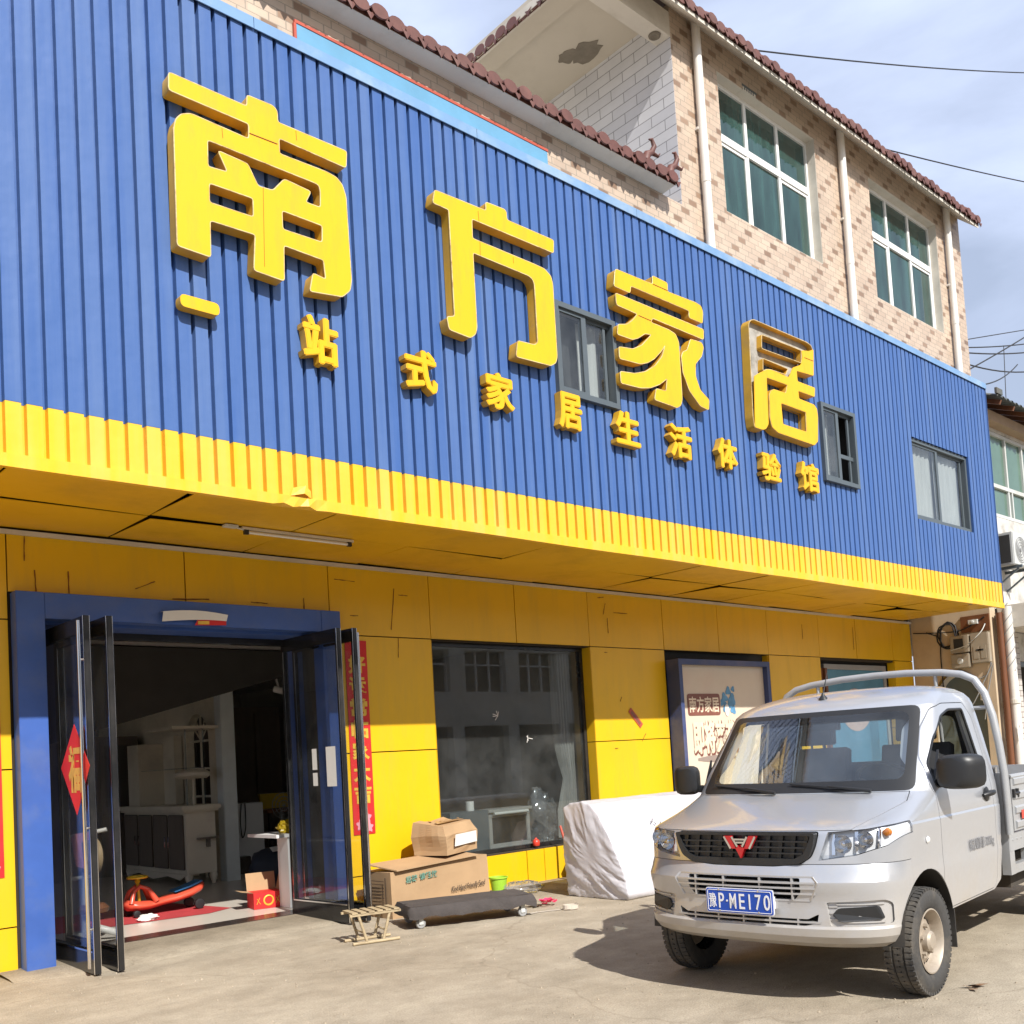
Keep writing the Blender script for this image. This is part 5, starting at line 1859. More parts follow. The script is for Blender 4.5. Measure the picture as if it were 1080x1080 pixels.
fogpan = {s: boolean(shell.copy(), prism_me(((FOGR if s > 0 else mir(FOGR)), -0.1, 0.36, 'XZ')), 'INTERSECT') for s in (1, -1)}
body = boolean(shell, ws_out, 'DIFFERENCE')
body = boolean(body, prism_me((DOOR, 0.5, 1.2, 'YZ'), (DOOR, -1.2, -0.5, 'YZ')), 'DIFFERENCE')
body = boolean(body, prism_me((HOOD, 0.9875, 1.1645, 'XY')), 'DIFFERENCE')
body = boolean(body, prism_me((HL, -0.1, 0.50, 'XZ'), (mir(HL), -0.1, 0.50, 'XZ'), (GRILLE, -0.1, 0.35, 'XZ')), 'DIFFERENCE')
body = boolean(body, prism_me((SLOT, -0.1, 0.35, 'XZ'), (SLOT2, -0.1, 0.35, 'XZ'), (FOGR, -0.1, 0.36, 'XZ'), (mir(FOGR), -0.1, 0.36, 'XZ')), 'DIFFERENCE')
body = boolean(body, arch_me, 'DIFFERENCE')
under = prism_me(([(0.70, 0.2), (0.70, 0.432), (1.80, 0.452), (1.93, 0.50), (2.04, 0.70), (2.2, 0.70), (2.2, 0.2)], -1.2, 1.2, 'YZ'))
body = boolean(body, under, 'DIFFERENCE')
body = boolean(body, prism_me((round_poly([(-0.62, 1.32), (0.62, 1.32), (0.58, 1.62), (-0.58, 1.62)], 0.05, 3), 1.75, 2.3, 'XZ')), 'DIFFERENCE')
bump_cut = MB().box(-1.2, 1.2, -0.2, 0.46, 0.2, 0.800)
bump = boolean(body.copy(), raw(bump_cut), 'INTERSECT')
body = boolean(body, raw(MB().box(-1.2, 1.2, -0.2, 0.4605, 0.2, 0.8035)), 'DIFFERENCE')

part(body, 'cab', 'silver', truck)
part(bump, 'bumper', 'silver', truck)
part(hoodme, 'bonnet', 'silver', truck)
for s in (1, -1):
    part(fogpan[s], 'fog_lamp_panel', 'silver', truck, M=Matrix.Translation((-s * 0.006, 0.016, 0)))
part(glassme, 'windscreen', 'windscreen', truck)
part(frit, 'windscreen_border', 'black_plastic', truck)
dobj = {}
for s in (1, -1):
    dobj[s] = part(doors[s], 'door', 'silver', truck)

def side_u(w, v=9.0):
    v0, U, Rc, n, _ = interp(CAB, w)
    t = (v - v0 - 0.030) / Rc
    if t >= 1:
        return U
    t = max(t, 0.02)
    return U * (1 - (1 - t) ** n) ** (1 / n)
# window trims on each door
for s in (1, -1):
    tr_ = MB()
    pts = [(s * (side_u(w, v) - 0.006), v, w) for v, w in inset(SWIN, 0.004)]
    tr_.tube(pts, 0.010, 6, closed=True)
    tr_.bar((s * (side_u(1.64) - 0.02), 1.700, 1.64), (s * (side_u(1.19) - 0.02), 1.735, 1.19), 0.020, 0.016)
    tr_.build('window_seal', 'black_plastic', dobj[s], local=True, smooth=50)
    hd = MB()
    u0 = s * 0.842
    hd.tube([(u0 + s * 0.006, 1.70, 1.075), (u0 + s * 0.032, 1.73, 1.083), (u0 + s * 0.036, 1.79, 1.088), (u0 + s * 0.030, 1.83, 1.090), (u0, 1.85, 1.090)], [0.014, 0.017, 0.018, 0.016, 0.012], 10)
    hd.lathe([(0.0, s * 0.004), (0.045, s * 0.003), (0.050, 0.0)], (u0 + s * 0.001, 1.775, 1.080), 'X', 18)
    hd.build('handle', 'black_plastic', dobj[s], local=True, smooth=50)
    mrr = MB()
    bm_pts = []
    uc, vc, wc = s * 0.965, 0.985, 1.270
    prof = [(-0.075, 0.62, 0.80), (-0.060, 0.90, 0.93), (-0.02, 1.0, 1.0), (0.03, 1.0, 1.0), (0.055, 0.97, 0.97)]
    n = 24
    base = len(mrr.v)
    for dv, su, sw_ in prof:
        for k in range(n):
            a = 2 * math.pi * k / n
            ca, sa = math.cos(a), math.sin(a)
            q = (abs(ca) ** 4.0 + abs(sa) ** 4.0) ** (-0.25)
            mrr.v.append((uc + s * 0.022 * dv / 0.05 + 0.105 * su * q * ca, vc + dv, wc + 0.098 * sw_ * q * sa - (0.012 if sa < 0 else 0)))
    for i in range(len(prof) - 1):
        for k in range(n):
            a_, b_ = base + i * n + k, base + i * n + (k + 1) % n
            mrr.f.append((a_, b_, b_ + n, a_ + n))
            mrr.mi.append(0)
    mrr.f.append(tuple(range(base + n - 1, base - 1, -1)))
    mrr.f.append(tuple(range(base + (len(prof) - 1) * n, base + len(prof) * n)))
    mrr.mi += [0, 0]
    mrr.bar((s * 0.815, 1.02, 1.195), (s * 0.93, 0.99, 1.205), 0.06, 0.05)
    mrr.prism([(0.955, 1.18), (1.03, 1.18), (1.075, 1.40)] if True else [], s * 0.80, s * 0.815, 'YZ')
    mo = mrr.build('mirror', 'black_plastic', truck, local=True, smooth=40)
    seam = MB()
    seam.box(min(uc - 0.1, uc + 0.1), max(uc - 0.1, uc + 0.1), vc - 0.078, vc + 0.05, 1.2145, 1.2165)
# lettering on the driver's door
me = text_mesh('核定载质量:1285kg', 1.0, 0.5, 0.0)
F2 = Matrix(((0, 0, 1, 0.8475), (1, 0, 0, 1.60), (0, 1, 0, 0.775), (0, 0, 0, 1)))
mb = MB()
mb.add_mesh(me, F2 @ Matrix.Diagonal((1, 1, 0.002, 1)) @ fit(me, 0.46, 0.085))
mb.build('lettering', 'faded_print', dobj[1], fixn=False, local=True)

# grille
gb = MB()
gb.prism(inset(GRILLE, 0.004), 0.055, 0.10, 'XZ')
gr = boolean(raw(gb), prism_me((round_poly([(-0.44, 0.965), (0.44, 0.965), (0.412, 0.90), (0.385, 0.858), (0.33, 0.832), (-0.33, 0.832), (-0.385, 0.858), (-0.412, 0.90)], 0.015, 2), 0.0, 0.085, 'XZ')), 'DIFFERENCE')
go = part(gr, 'grille', 'black_plastic', truck, 30)
gm_ = MB()
for z in (0.862, 0.895, 0.930):
    hw = 0.335 + min(1.0, max(0, (z - 0.82) / 0.08)) * 0.080
    gm_.box(-hw, hw, 0.062, 0.088, z - 0.0045, z + 0.0045)
for k in range(-5, 6):
    x = k * 0.080
    z0 = 0.834 if abs(x) < 0.33 else 0.860
    gm_.bar((x - 0.012, 0.076, z0), (x + 0.012, 0.074, 0.966), 0.010, 0.026)
gm_.build('mesh_bars', 'black_plastic', go, local=True)
gv = MB()
gv.box(-0.50, 0.50, 0.16, 0.17, 0.75, 1.0)
gv.box(-0.50, 0.50, 0.12, 0.13, 0.44, 0.75)
gv.build('grille_backing', 'black_void', truck, local=True)  # black sheet painted as the unlit hollow behind grille and slots
# badge: two red upper wings and a red lower point with pale gaps
bd = MB()
EZ = 0.912
bd.prism([(-0.108, EZ + 0.050), (-0.060, EZ + 0.050), (-0.026, EZ - 0.024), (-0.064, EZ - 0.024)], 0.030, 0.058, 'XZ')
bd.prism([(0.108, EZ + 0.050), (0.060, EZ + 0.050), (0.026, EZ - 0.024), (0.064, EZ - 0.024)], 0.030, 0.058, 'XZ')
bd.prism([(-0.028, EZ - 0.026), (-0.012, EZ - 0.004), (0.0, EZ - 0.022), (0.012, EZ - 0.004), (0.028, EZ - 0.026), (0.0, EZ - 0.080)], 0.030, 0.058, 'XZ')
eo = bd.build('badge', 'badge_red', truck, local=True)
bd = MB()
for s in (1, -1):
    bd.bar((s * 0.051, 0.031, EZ + 0.046), (s * 0.016, 0.031, EZ - 0.012), 0.006, 0.012)
    bd.bar((s * 0.104, 0.031, EZ + 0.047), (s * 0.062, 0.031, EZ - 0.024), 0.004, 0.012)
bd.bar((-0.036, 0.031, EZ + 0.030), (0.036, 0.031, EZ + 0.030), 0.007, 0.010)
bd.bar((-0.024, 0.031, EZ + 0.012), (0.024, 0.031, EZ + 0.012), 0.005, 0.010)
bd.build('badge_trim', 'chrome', eo, local=True)

def front_v(u, w):
    v0, U, Rc, n, _ = interp(CAB, w)
    s = min(0.999, abs(u) / U)
    return v0 + 0.030 * s * s + Rc * (1 - (1 - s ** n) ** (1 / n))

# headlights: clear lens over a bright bowl, amber at the outer end
for s in (1, -1):
    lo = part(hlme[s], 'headlight', 'lens', truck, 28)
    p = HL if s > 0 else mir(HL)
    back = boolean(outer.copy(), prism_me((inset(p, 0.002), -0.1, 0.50, 'XZ')), 'INTERSECT')
    mb = MB()
    mb.add_mesh(back, Matrix.Translation((-s * 0.012, 0.050, 0)))
    hb = MB()
    # keep only the front skin of the pushed-in copy
    for f in mb.f:
        c = sum((Vector(mb.v[i]) for i in f), Vector()) / len(f)
        if True:
            hb.quad(*[mb.v[i] for i in f])
    hb.build('reflector', 'reflector', lo, local=True, smooth=30)
    bw = MB()
    for (u, w, r) in ((0.590, 0.912, 0.052), (0.695, 0.932, 0.048)):
        v = front_v(u, w) + 0.036
        bw.lathe([(r, -0.026), (r * 0.92, -0.018), (r * 0.6, 0.010), (0.012, 0.022)], (s * u, v, w), 'Y', 22)
        bw.lathe([(0.0, -0.030), (0.012, -0.024), (0.014, 0.02)], (s * u, v, w), 'Y', 12)
    for u in (0.530, 0.645, 0.745):
        for (w0, w1) in ((0.850 + (u - 0.53) * 0.15, 0.965 + (u - 0.53) * 0.10),):
            bw.bar((s * u, front_v(u, w0) + 0.040, w0), (s * u, front_v(u, w1) + 0.040, w1), 0.008, 0.02)
    bw.build('bulb_bowl', 'chrome', lo, local=True, smooth=45)
    am = MB()
    am.lathe([(0.0, -0.02), (0.020, -0.014), (0.024, 0.01)], (s * 0.775, front_v(0.775, 0.965) + 0.045, 0.965), 'Y', 14)
    am.build('amber_bulb', 'amber', lo, local=True, smooth=45)
    mk_ = MB()
    mk_.lathe([(0.0, s * 0.012), (0.012, s * 0.010), (0.022, 0.0)], (s * 0.8465, 0.700, 0.885), 'X', 16)
    mk_.build('side_marker', 'white_plastic', truck, local=True, smooth=50)
    fg = MB()
    P = FOG if s > 0 else mir(FOG)
    fg.prism(P, 0.060, 0.10, 'XZ')
    for i in range(len(fg.v)):
        x, y, z = fg.v[i]
        fg.v[i] = (x, front_v(abs(x), z) - 0.002 + (y - 0.060), z)
    fg.build('fog_lamp_cover', 'black_plastic', truck, local=True)

# bumper bars across the slots
bb = MB()
def hbar(u0, u1, w, t, proud=-0.004, n=10):
    pts = [(u0 + (u1 - u0) * i / n) for i in range(n + 1)]
    for a, b in zip(pts[:-1], pts[1:]):
        va, vb = front_v(a, w) + proud, front_v(b, w) + proud
        p = [(a, va, w - t), (b, vb, w - t), (b, vb, w + t), (a, va, w + t)]
        q = [(x, y + 0.028, z) for x, y, z in p]
        bb.quad(*p)
        bb.quad(*reversed(q))
        bb.quad(p[3], p[2], q[2], q[3])
        bb.quad(p[1], p[0], q[0], q[1])
for w in (0.640, 0.672, 0.702):
    hbar(-0.455, 0.455, w, 0.0055)
hbar(-0.44, 0.44, 0.735, 0.0045)
hbar(-0.42, 0.42, 0.602, 0.0045)
for s in (1, -1):
    bb.bar((s * 0.44, front_v(0.44, 0.735) - 0.002, 0.735), (s * 0.470, front_v(0.47, 0.70) - 0.002, 0.702), 0.008, 0.010)
    bb.bar((s * 0.470, front_v(0.47, 0.70) - 0.002, 0.702), (s * 0.42, front_v(0.42, 0.602) - 0.002, 0.602), 0.008, 0.010)
for u in (-0.32, -0.12, 0.12, 0.32):
    bb.box(u - 0.005, u + 0.005, front_v(u, 0.66), front_v(u, 0.66) + 0.03, 0.607, 0.727)
hbar(-0.47, 0.47, 0.482, 0.005)
for u in (-0.34, -0.17, 0.0, 0.17, 0.34):
    bb.box(u - 0.005, u + 0.005, front_v(u, 0.48), front_v(u, 0.48) + 0.03, 0.452, 0.506)
for s in (1, -1):
    for w in (0.500, 0.535, 0.570):
        hbar(*sorted((s * 0.51, s * 0.555)), w, 0.004, 0.010, 4)
    for w in (0.485, 0.583):
        hbar(*sorted((s * 0.55, s * 0.765)), w, 0.004, 0.010, 8)
bb.build('bumper_bars', 'silver', truck, local=True, fixn=False)
# plate
pl = MB()
pl.prism(round_poly([(-0.218, 0.518), (0.218, 0.518), (0.218, 0.656), (-0.218, 0.656)], 0.012, 3), -0.022, -0.018, 'XZ')
po = pl.build('licence_plate', 'plate_blue', truck, local=True)
pb = MB()
pb.prism(round_poly([(-0.223, 0.513), (0.223, 0.513), (0.223, 0.661), (-0.223, 0.661)], 0.014, 3), -0.0178, -0.012, 'XZ')
for u in (-0.19, 0.19):
    pb.box(u - 0.02, u + 0.02, -0.012, 0.03, 0.55, 0.62)
pb.build('plate_frame', 'plate_white', po, local=True)
def ptext(s, u, w, wd, ht, off=0.012):
    me = text_mesh(s, 1.0, 0.5, off)
    M = Matrix.Translation((u, -0.0235, w)) @ FACE @ Matrix.Diagonal((1, 1, 0.002, 1)) @ fit(me, wd, ht)
    pt_.add_mesh(me, M)
pt_ = MB()
ptext('豫', -0.176, 0.587, 0.048, 0.085, 0.01)
ptext('P', -0.117, 0.587, 0.036, 0.088, 0.006)
ptext('M', -0.040, 0.587, 0.042, 0.088, 0.002)
ptext('E', 0.020, 0.587, 0.036, 0.088, 0.006)
pt_.box(0.066, 0.075, -0.0245, -0.0225, 0.543, 0.631)
ptext('7', 0.126, 0.587, 0.038, 0.088, 0.006)
ptext('0', 0.182, 0.587, 0.040, 0.088, 0.006)
pt_.lathe([(0.0, -0.002), (0.006, -0.002), (0.006, 0.0)], (-0.079, -0.0225, 0.587), 'Y', 10)
pt_.tube([(x, -0.0225, z) for x, z in round_poly([(-0.209, 0.526), (0.209, 0.526), (0.209, 0.648), (-0.209, 0.648)], 0.01, 3)], 0.0018, 4, closed=True)
pt_.build('plate_lettering', 'plate_white', po, local=True, fixn=False)
pc_ = MB()
for u in (-0.13, 0.13):
    for w in (0.528, 0.650):
        pc_.lathe([(0.0, -0.004), (0.006, -0.003), (0.007, 0.0)], (u, -0.0222, w), 'Y', 10)
pc_.build('plate_screw', 'chrome', po, local=True)

# inside the cab
it = MB()
it.prism([(0.82, 1.00), (0.90, 1.165), (1.02, 1.215), (1.14, 1.205), (1.20, 1.10), (1.20, 0.75), (0.95, 0.70)], -0.72, 0.72, 'YZ')
it.build('dashboard', 'dash', truck, local=True, bevel=0.02)
it = MB()
it.box(-0.78, 0.78, 0.95, 2.0, 0.515, 0.56)
it.box(-0.79, 0.79, 1.97, 2.01, 0.56, 1.30)
it.build('cab_lining', 'seat', truck, local=True)
for u in (0.37, -0.37):
    st_ = MB()
    st_.box(u - 0.25, u + 0.25, 1.32, 1.86, 0.66, 0.86)
    st_.prism([(1.70, 0.84), (1.84, 0.84), (1.93, 1.42), (1.85, 1.44)], u - 0.24, u + 0.24, 'YZ')
    st_.prism([(1.83, 1.46), (1.92, 1.46), (1.93, 1.63), (1.86, 1.63)], u - 0.13, u + 0.13, 'YZ')
    st_.box(u - 0.06, u - 0.045, 1.875, 1.895, 1.40, 1.48)
    st_.box(u + 0.045, u + 0.06, 1.875, 1.895, 1.40, 1.48)
    st_.build('seat', 'seat', truck, local=True, bevel=0.025)
sw_ = MB()
c0 = Vector((0.38, 1.30, 1.19))
ax = Vector((0, -0.72, -0.69)).normalized()
e1 = Vector((1, 0, 0))
e2 = ax.cross(e1)
sw_.tube([c0 + 0.19 * (math.cos(t) * e1 + math.sin(t) * e2) for t in [2 * math.pi * i / 30 for i in range(30)]], 0.015, 8, closed=True)
for t in (0.2, math.pi - 0.2, -math.pi / 2):
    sw_.bar(c0 + ax * 0.02, c0 + 0.18 * (math.cos(t) * e1 + math.sin(t) * e2), 0.04, 0.02)
sw_.tube([c0 + ax * 0.02, c0 + ax * 0.20], 0.035, 10)
sw_.build('steering_wheel', 'black_plastic', truck, local=True, smooth=50)
rm_ = MB()
rm_.box(-0.11, 0.11, 1.23, 1.26, 1.56, 1.625)
rm_.tube([(0, 1.245, 1.61), (0, 1.20, 1.69)], 0.012, 8)
rm_.build('rear_view_mirror', 'black_plastic', truck, local=True, bevel=0.01)
rg = MB()
rg.box(-0.63, 0.63, 2.05, 2.053, 1.31, 1.63)
for s in (0,):
    rg.box(-0.03, 0.03, 2.045, 2.059, 1.31, 1.63)
MT['rear_glass'] = glass('rear_glass', (0.86, 0.88, 0.88), 1.5, 0.8)
rg.build('rear_window', 'rear_glass', truck, local=True)

# wipers and aerial
wp = MB()
def ws_pt(u, w, lift=0.012):
    v0, U, Rc, n, _ = interp(CAB, w)
    s = min(0.99, abs(u) / U)
    return (u, v0 + 0.03 * s * s + Rc * (1 - (1 - s ** n) ** (1 / n)) - lift, w + lift * 0.5)
for (ua, ub, uc_) in ((-0.10, -0.34, -0.62), (0.52, 0.25, -0.02)):
    wp.tube([ws_pt(ua, 1.164, 0.02), ws_pt((ua + ub) / 2, 1.178, 0.03), ws_pt(ub, 1.197, 0.024)], [0.012, 0.009, 0.006], 8)
    wp.tube([ws_pt(ua - 0.02, 1.176, 0.012), ws_pt(ub, 1.197, 0.014), ws_pt(uc_, 1.222, 0.012)], 0.0065, 6)
wp.build('wiper', 'black_plastic', truck, local=True, smooth=50)
an = MB()
an.lathe([(0.034, 0.0), (0.026, 0.016), (0.012, 0.034), (0.007, 0.05)], (-0.02, 1.30, 1.775), 'Z', 14)
an.tube([(-0.02, 1.30, 1.81), (-0.02, 1.39, 1.97)], [0.006, 0.003], 6)
an.build('aerial', 'black_plastic', truck, local=True, smooth=50)

# wheels
def wheel(u, v, s, rear=False):
    r = 0.306
    wo = bpy.data.objects.new('wheel', None)
    wo.empty_display_size = 0.1
    COL.objects.link(wo)
    wo.parent = truck
    wo.location = (u, v, r)
    ORG[wo] = Vector((0, 0, 0))
    tm = MB()
    hw = 0.085
    n = 60
    prof = [(0.178, -hw * 0.72), (0.205, -hw * 0.98), (0.250, -hw * 1.04), (0.286, -hw * 0.95), (0.300, -hw * 0.78),
            (0.3055, -hw * 0.55), (0.3055, -hw * 0.42), (0.297, -hw * 0.40), (0.297, -hw * 0.34), (0.306, -hw * 0.32), (0.306, -hw * 0.05), (0.297, -hw * 0.03),
            (0.297, hw * 0.03), (0.306, hw * 0.05), (0.306, hw * 0.32), (0.297, hw * 0.34), (0.297, hw * 0.40), (0.3055, hw * 0.42), (0.3055, hw * 0.55),
            (0.300, hw * 0.78), (0.286, hw * 0.95), (0.250, hw * 1.04), (0.205, hw * 0.98), (0.178, hw * 0.72)]
    tm.lathe(prof, (0, 0, 0), 'X', n)
    # tread blocks on the shoulders
    for k in range(56):
        a = 2 * math.pi * k / 56
        for q in (-1, 1):
            M = Matrix.Rotation(a, 4, 'X') @ Matrix.Translation((q * hw * 0.70, 0, 0.300)) @ Matrix.Rotation(q * 0.12, 4, 'Y')
            tm.box(-0.021, 0.021, -0.011, 0.011, -0.012, 0.0065, 0, M)
        M = Matrix.Rotation(a + 0.05, 4, 'X') @ Matrix.Translation((0, 0, 0.303))
        tm.box(-0.022, 0.022, -0.012, 0.012, -0.01, 0.0045, 0, M)
    tm.build('tyre', 'tyre', wo, local=True, smooth=35)
    rm2 = MB()
    o = s
    prof = [(0.182, o * 0.070), (0.186, o * 0.078), (0.178, o * 0.080), (0.168, o * 0.066), (0.160, o * 0.030), (0.150, o * 0.010), (0.128, o * 0.022), (0.100, o * 0.040), (0.075, o * 0.036), (0.062, o * 0.040), (0.058, o * 0.072), (0.044, o * 0.085), (0.0, o * 0.088)]
    rm2.lathe(prof, (0, 0, 0), 'X', 40)
    rm2.build('rim', 'rim', wo, local=True, smooth=35)
    hl = MB()
    for k in range(14):
        a = 2 * math.pi * k / 14
        M = Matrix.Rotation(a, 4, 'X') @ Matrix.Translation((o * 0.0205, 0, 0.138)) @ Matrix.Rotation(-o * 0.55, 4, 'Y')
        hl.box(-0.002, 0.002, -0.008, 0.008, -0.011, 0.011, 0, M)
    hl.build('rim_slots', 'black_void', wo, local=True)
    nt_ = MB()
    for k in range(5):
        a = 2 * math.pi * k / 5 + 0.3
        nt_.tube([(o * 0.030, 0.083 * math.cos(a), 0.083 * math.sin(a)), (o * 0.062, 0.083 * math.cos(a), 0.083 * math.sin(a))], 0.012, 6)
    nt_.build('wheel_nuts', 'rim', wo, local=True)
for s in (1, -1):
    wheel(s * 0.757, 0.668, s)
    wheel(s * 0.757, 3.715, s, True)
MT['dusty_black'] = mat('dusty_wheel_well', (0.035, 0.032, 0.028), 0.9, var=0.3, dirt=(0.14, 0.11, 0.08), dirt_amt=0.6)
for s in (1, -1):
    ar_ = MB()
    a, b = sorted((s * 0.46, s * 0.835))
    k = 20
    for i in range(k):
        t0, t1 = -0.15 + (math.pi + 0.15) * i / k, -0.15 + (math.pi + 0.15) * (i + 1) / k
        P = lambda t: (0.668 + 0.383 * math.cos(t), 0.335 + 0.383 * math.sin(t))
        (v0, w0), (v1, w1) = P(t0), P(t1)
        ar_.quad((a, v0, w0), (b, v0, w0), (b, v1, w1), (a, v1, w1))
    x = a if s > 0 else b
    ar_.quad((x, 0.30, 0.36), (x, 1.06, 0.36), (x, 1.06, 0.70), (x, 0.30, 0.70))
    ar_.build('wheel_arch_liner', 'dusty_black', truck, local=True, fixn=False, smooth=50)
for s in (1, -1):
    a, b = sorted((s * 0.66, s * 0.83))
    for q in ((1.065, 1.075, 0.20, 0.43), (4.15, 4.16, 0.22, 0.6)):
        MB().box(a, b, *q).build('mud_flap', 'dusty_black', truck, local=True)
ch = MB()
for s in (1, -1):
    ch.box(*sorted((s * 0.36, s * 0.44)), 0.3, 4.75, 0.42, 0.54)
ch.box(-0.42, 0.42, 0.9, 1.6, 0.34, 0.50)
ch.box(-0.5, 0.5, 0.60, 0.72, 0.25, 0.36)
ch.tube([(-0.70, 3.715, 0.31), (0.70, 3.715, 0.31)], 0.05, 12)
ch.lathe([(0.0, -0.13), (0.12, -0.08), (0.14, 0.0), (0.12, 0.08), (0.0, 0.13)], (0, 3.715, 0.31), 'X', 16)
ch.box(0.46, 0.72, 2.5, 3.1, 0.36, 0.60)
ch.build('chassis', 'dusty_black', truck, local=True)
# cargo bed
B0, B1 = 2.16, 4.85
bf = MB()
bf.box(-0.80, 0.80, B0, B1, 0.74, 0.78)
bf.box(-0.83, 0.83, B0 + 0.02, B1, 0.66, 0.74)
for v in (B0 + 0.05, 2.8, 3.2, 4.2, 4.7):
    bf.box(-0.80, 0.80, v, v + 0.06, 0.56, 0.66)
bf.build('bed_floor', 'grey_bed', truck, local=True)
for s in (1, -1):
    sb_ = MB()
    a, b = sorted((s * 0.825, s * 0.850))
    sb_.box(a, b, B0 + 0.10, B1, 0.79, 1.165)
    for w in (0.83, 0.93, 1.03, 1.13):
        c, d = sorted((s * 0.850, s * 0.862))
        sb_.prism([(c, w - 0.03), (d, w - 0.018), (d, w + 0.018), (c, w + 0.03)] if s > 0 else [(d, w - 0.03), (d, w + 0.03), (c, w + 0.018), (c, w - 0.018)], B0 + 0.14, B1 - 0.04, 'XZ')
    sb_.tube([(s * 0.84, B0 + 0.10, 1.165), (s * 0.84, B1, 1.165)], 0.018, 8)
    so_ = sb_.build('side_board', 'silver_worn', truck, local=True)
    hg = MB()
    for v in (B0 + 0.12, B0 + 0.20):
        hg.box(*sorted((s * 0.850, s * 0.868)), v - 0.012, v + 0.012, 1.02, 1.08)
    hg.tube([(s * 0.86, B0 + 0.12, 1.05), (s * 0.87, B0 + 0.20, 1.05)], 0.010, 8)
    hg.build('latch', 'black_plastic', so_, local=True)
    rl = MB()
    rl.box(*sorted((s * 0.80, s * 0.848)), B0 - 0.02, B1, 0.66, 0.775)
    for k in range(9):
        rl.lathe([(0.0, s * 0.005), (0.008, s * 0.004), (0.009, 0)], (s * 0.848, B0 + 0.05 + 0.09 * k, 0.735), 'X', 8)
    rl.box(*sorted((s * 0.79, s * 0.846)), B0 - 0.03, B0 + 0.07, 0.50, 1.20)
    rl.box(*sorted((s * 0.79, s * 0.840)), B0 + 0.07, B1, 0.50, 0.56)
    for v in (2.55, 3.0, 4.3, 4.75):
        rl.box(*sorted((s * 0.79, s * 0.838)), v, v + 0.06, 0.56, 0.66)
    rl.build('side_rail', 'silver_worn', truck, local=True)
    rf_ = MB()
    rf_.box(*sorted((s * 0.8625, s * 0.8655)), B0 + 0.24, B0 + 0.38, 0.865, 0.925)
    rf_.build('reflector_strip', 'marker_red', so_, local=True)
hb_ = MB()
hb_.box(-0.79, 0.79, B0 + 0.0, B0 + 0.03, 0.78, 1.24)
for w in (0.86, 0.98, 1.10, 1.20):
    hb_.box(-0.79, 0.79, B0 - 0.018, B0 + 0.0, w - 0.03, w + 0.03)
hb_.build('headboard', 'grey_bed', truck, local=True)
hb_ = MB()
hb_.box(-0.83, 0.83, B1 - 0.03, B1, 0.79, 1.165)
hb_.build('tailgate', 'silver_worn', truck, local=True)
hp = MB()
half = [(0.862, 0.78), (0.862, 1.00), (0.858, 1.20), (0.842, 1.40), (0.815, 1.60), (0.775, 1.76), (0.715, 1.86), (0.63, 1.905), (0.50, 1.93), (0.25, 1.95), (0.0, 1.955)]
pts = half + [(-u, w) for u, w in reversed(half[:-1])]
hp.tube([(u, B0 - 0.05, w) for u, w in pts], 0.026, 10)
for u in (0.45, -0.45):
    hp.tube([(u, B0 - 0.05, 1.93), (u, B0 + 0.0, 1.24)], 0.014, 8)
hp.tube([(-0.80, B0 - 0.05, 1.66), (0.80, B0 - 0.05, 1.66)], 0.014, 8)
hp.build('headache_rack', 'silver_worn', truck, local=True, smooth=50)
# ------------------------------------------------------------------ things fixed to the shop front
def scroll(x0, x1, z0, z1, y, s, lab):
    t = thing('couplet_scroll', lab, 'paper scroll', ((x0 + x1) / 2, y, z0))
    b = MB()
    n = 14
    for i in range(n):
        za, zb = z0 + (z1 - z0) * i / n, z0 + (z1 - z0) * (i + 1) / n
        ya, yb = y - 0.004 * abs(math.sin(i * 1.7)), y - 0.004 * abs(math.sin((i + 1) * 1.7))
        b.quad((x0, ya, za), (x1, ya, za), (x1, yb, zb), (x0, yb, zb))
        b.quad((x0, ya + 0.0012, za), (x0, yb + 0.0012, zb), (x1, yb + 0.0012, zb), (x1, ya + 0.0012, za))
    b.build('paper', 'red_paper', t, fixn=False)
    L = (z1 - z0)
    g_ = MB()
    step = L * 0.78 / len(s)
    for i, ch in enumerate(s):
        me = text_mesh(ch, 1.0, 0.5, 0.035)
        zc = z1 - L * 0.07 - step * (i + 0.5)
        g_.add_mesh(me, Matrix.Translation(((x0 + x1) / 2, y - 0.006, zc)) @ FACE @ Matrix.Diagonal((1, 1, 0.002, 1)) @ fit(me, (x1 - x0) * 0.80, step * 0.86))
    g_.build('lettering', 'gold', t, fixn=False)
    f = MB()
    w = (x1 - x0)
    for (dx, dz, r) in ((0.30, 0.10, 0.16), (0.62, 0.17, 0.18), (0.72, 0.07, 0.15), (0.45, 0.20, 0.12)):
        f.prism([(x0 + w * dx + w * r * (1 + 0.3 * math.sin(5 * a)) * math.cos(a), z0 + dz + w * r * 1.2 * (1 + 0.3 * math.sin(5 * a)) * math.sin(a)) for a in [2 * math.pi * k / 20 for k in range(20)]], y - 0.0068 + dx * 0.001, y - 0.0055, 'XZ')
    f.build('flower_print', 'pink', t)
    return t
scroll(5.71, 5.978, 0.80, 2.835, 8.792, '好运常临家大吉', 'long red paper scroll with gold characters right of the open door')
scroll(2.09, 2.372, 0.78, 2.80, 8.792, '福星高照全家旺', 'red paper scroll at the left edge of the photo, left of the blue frame')

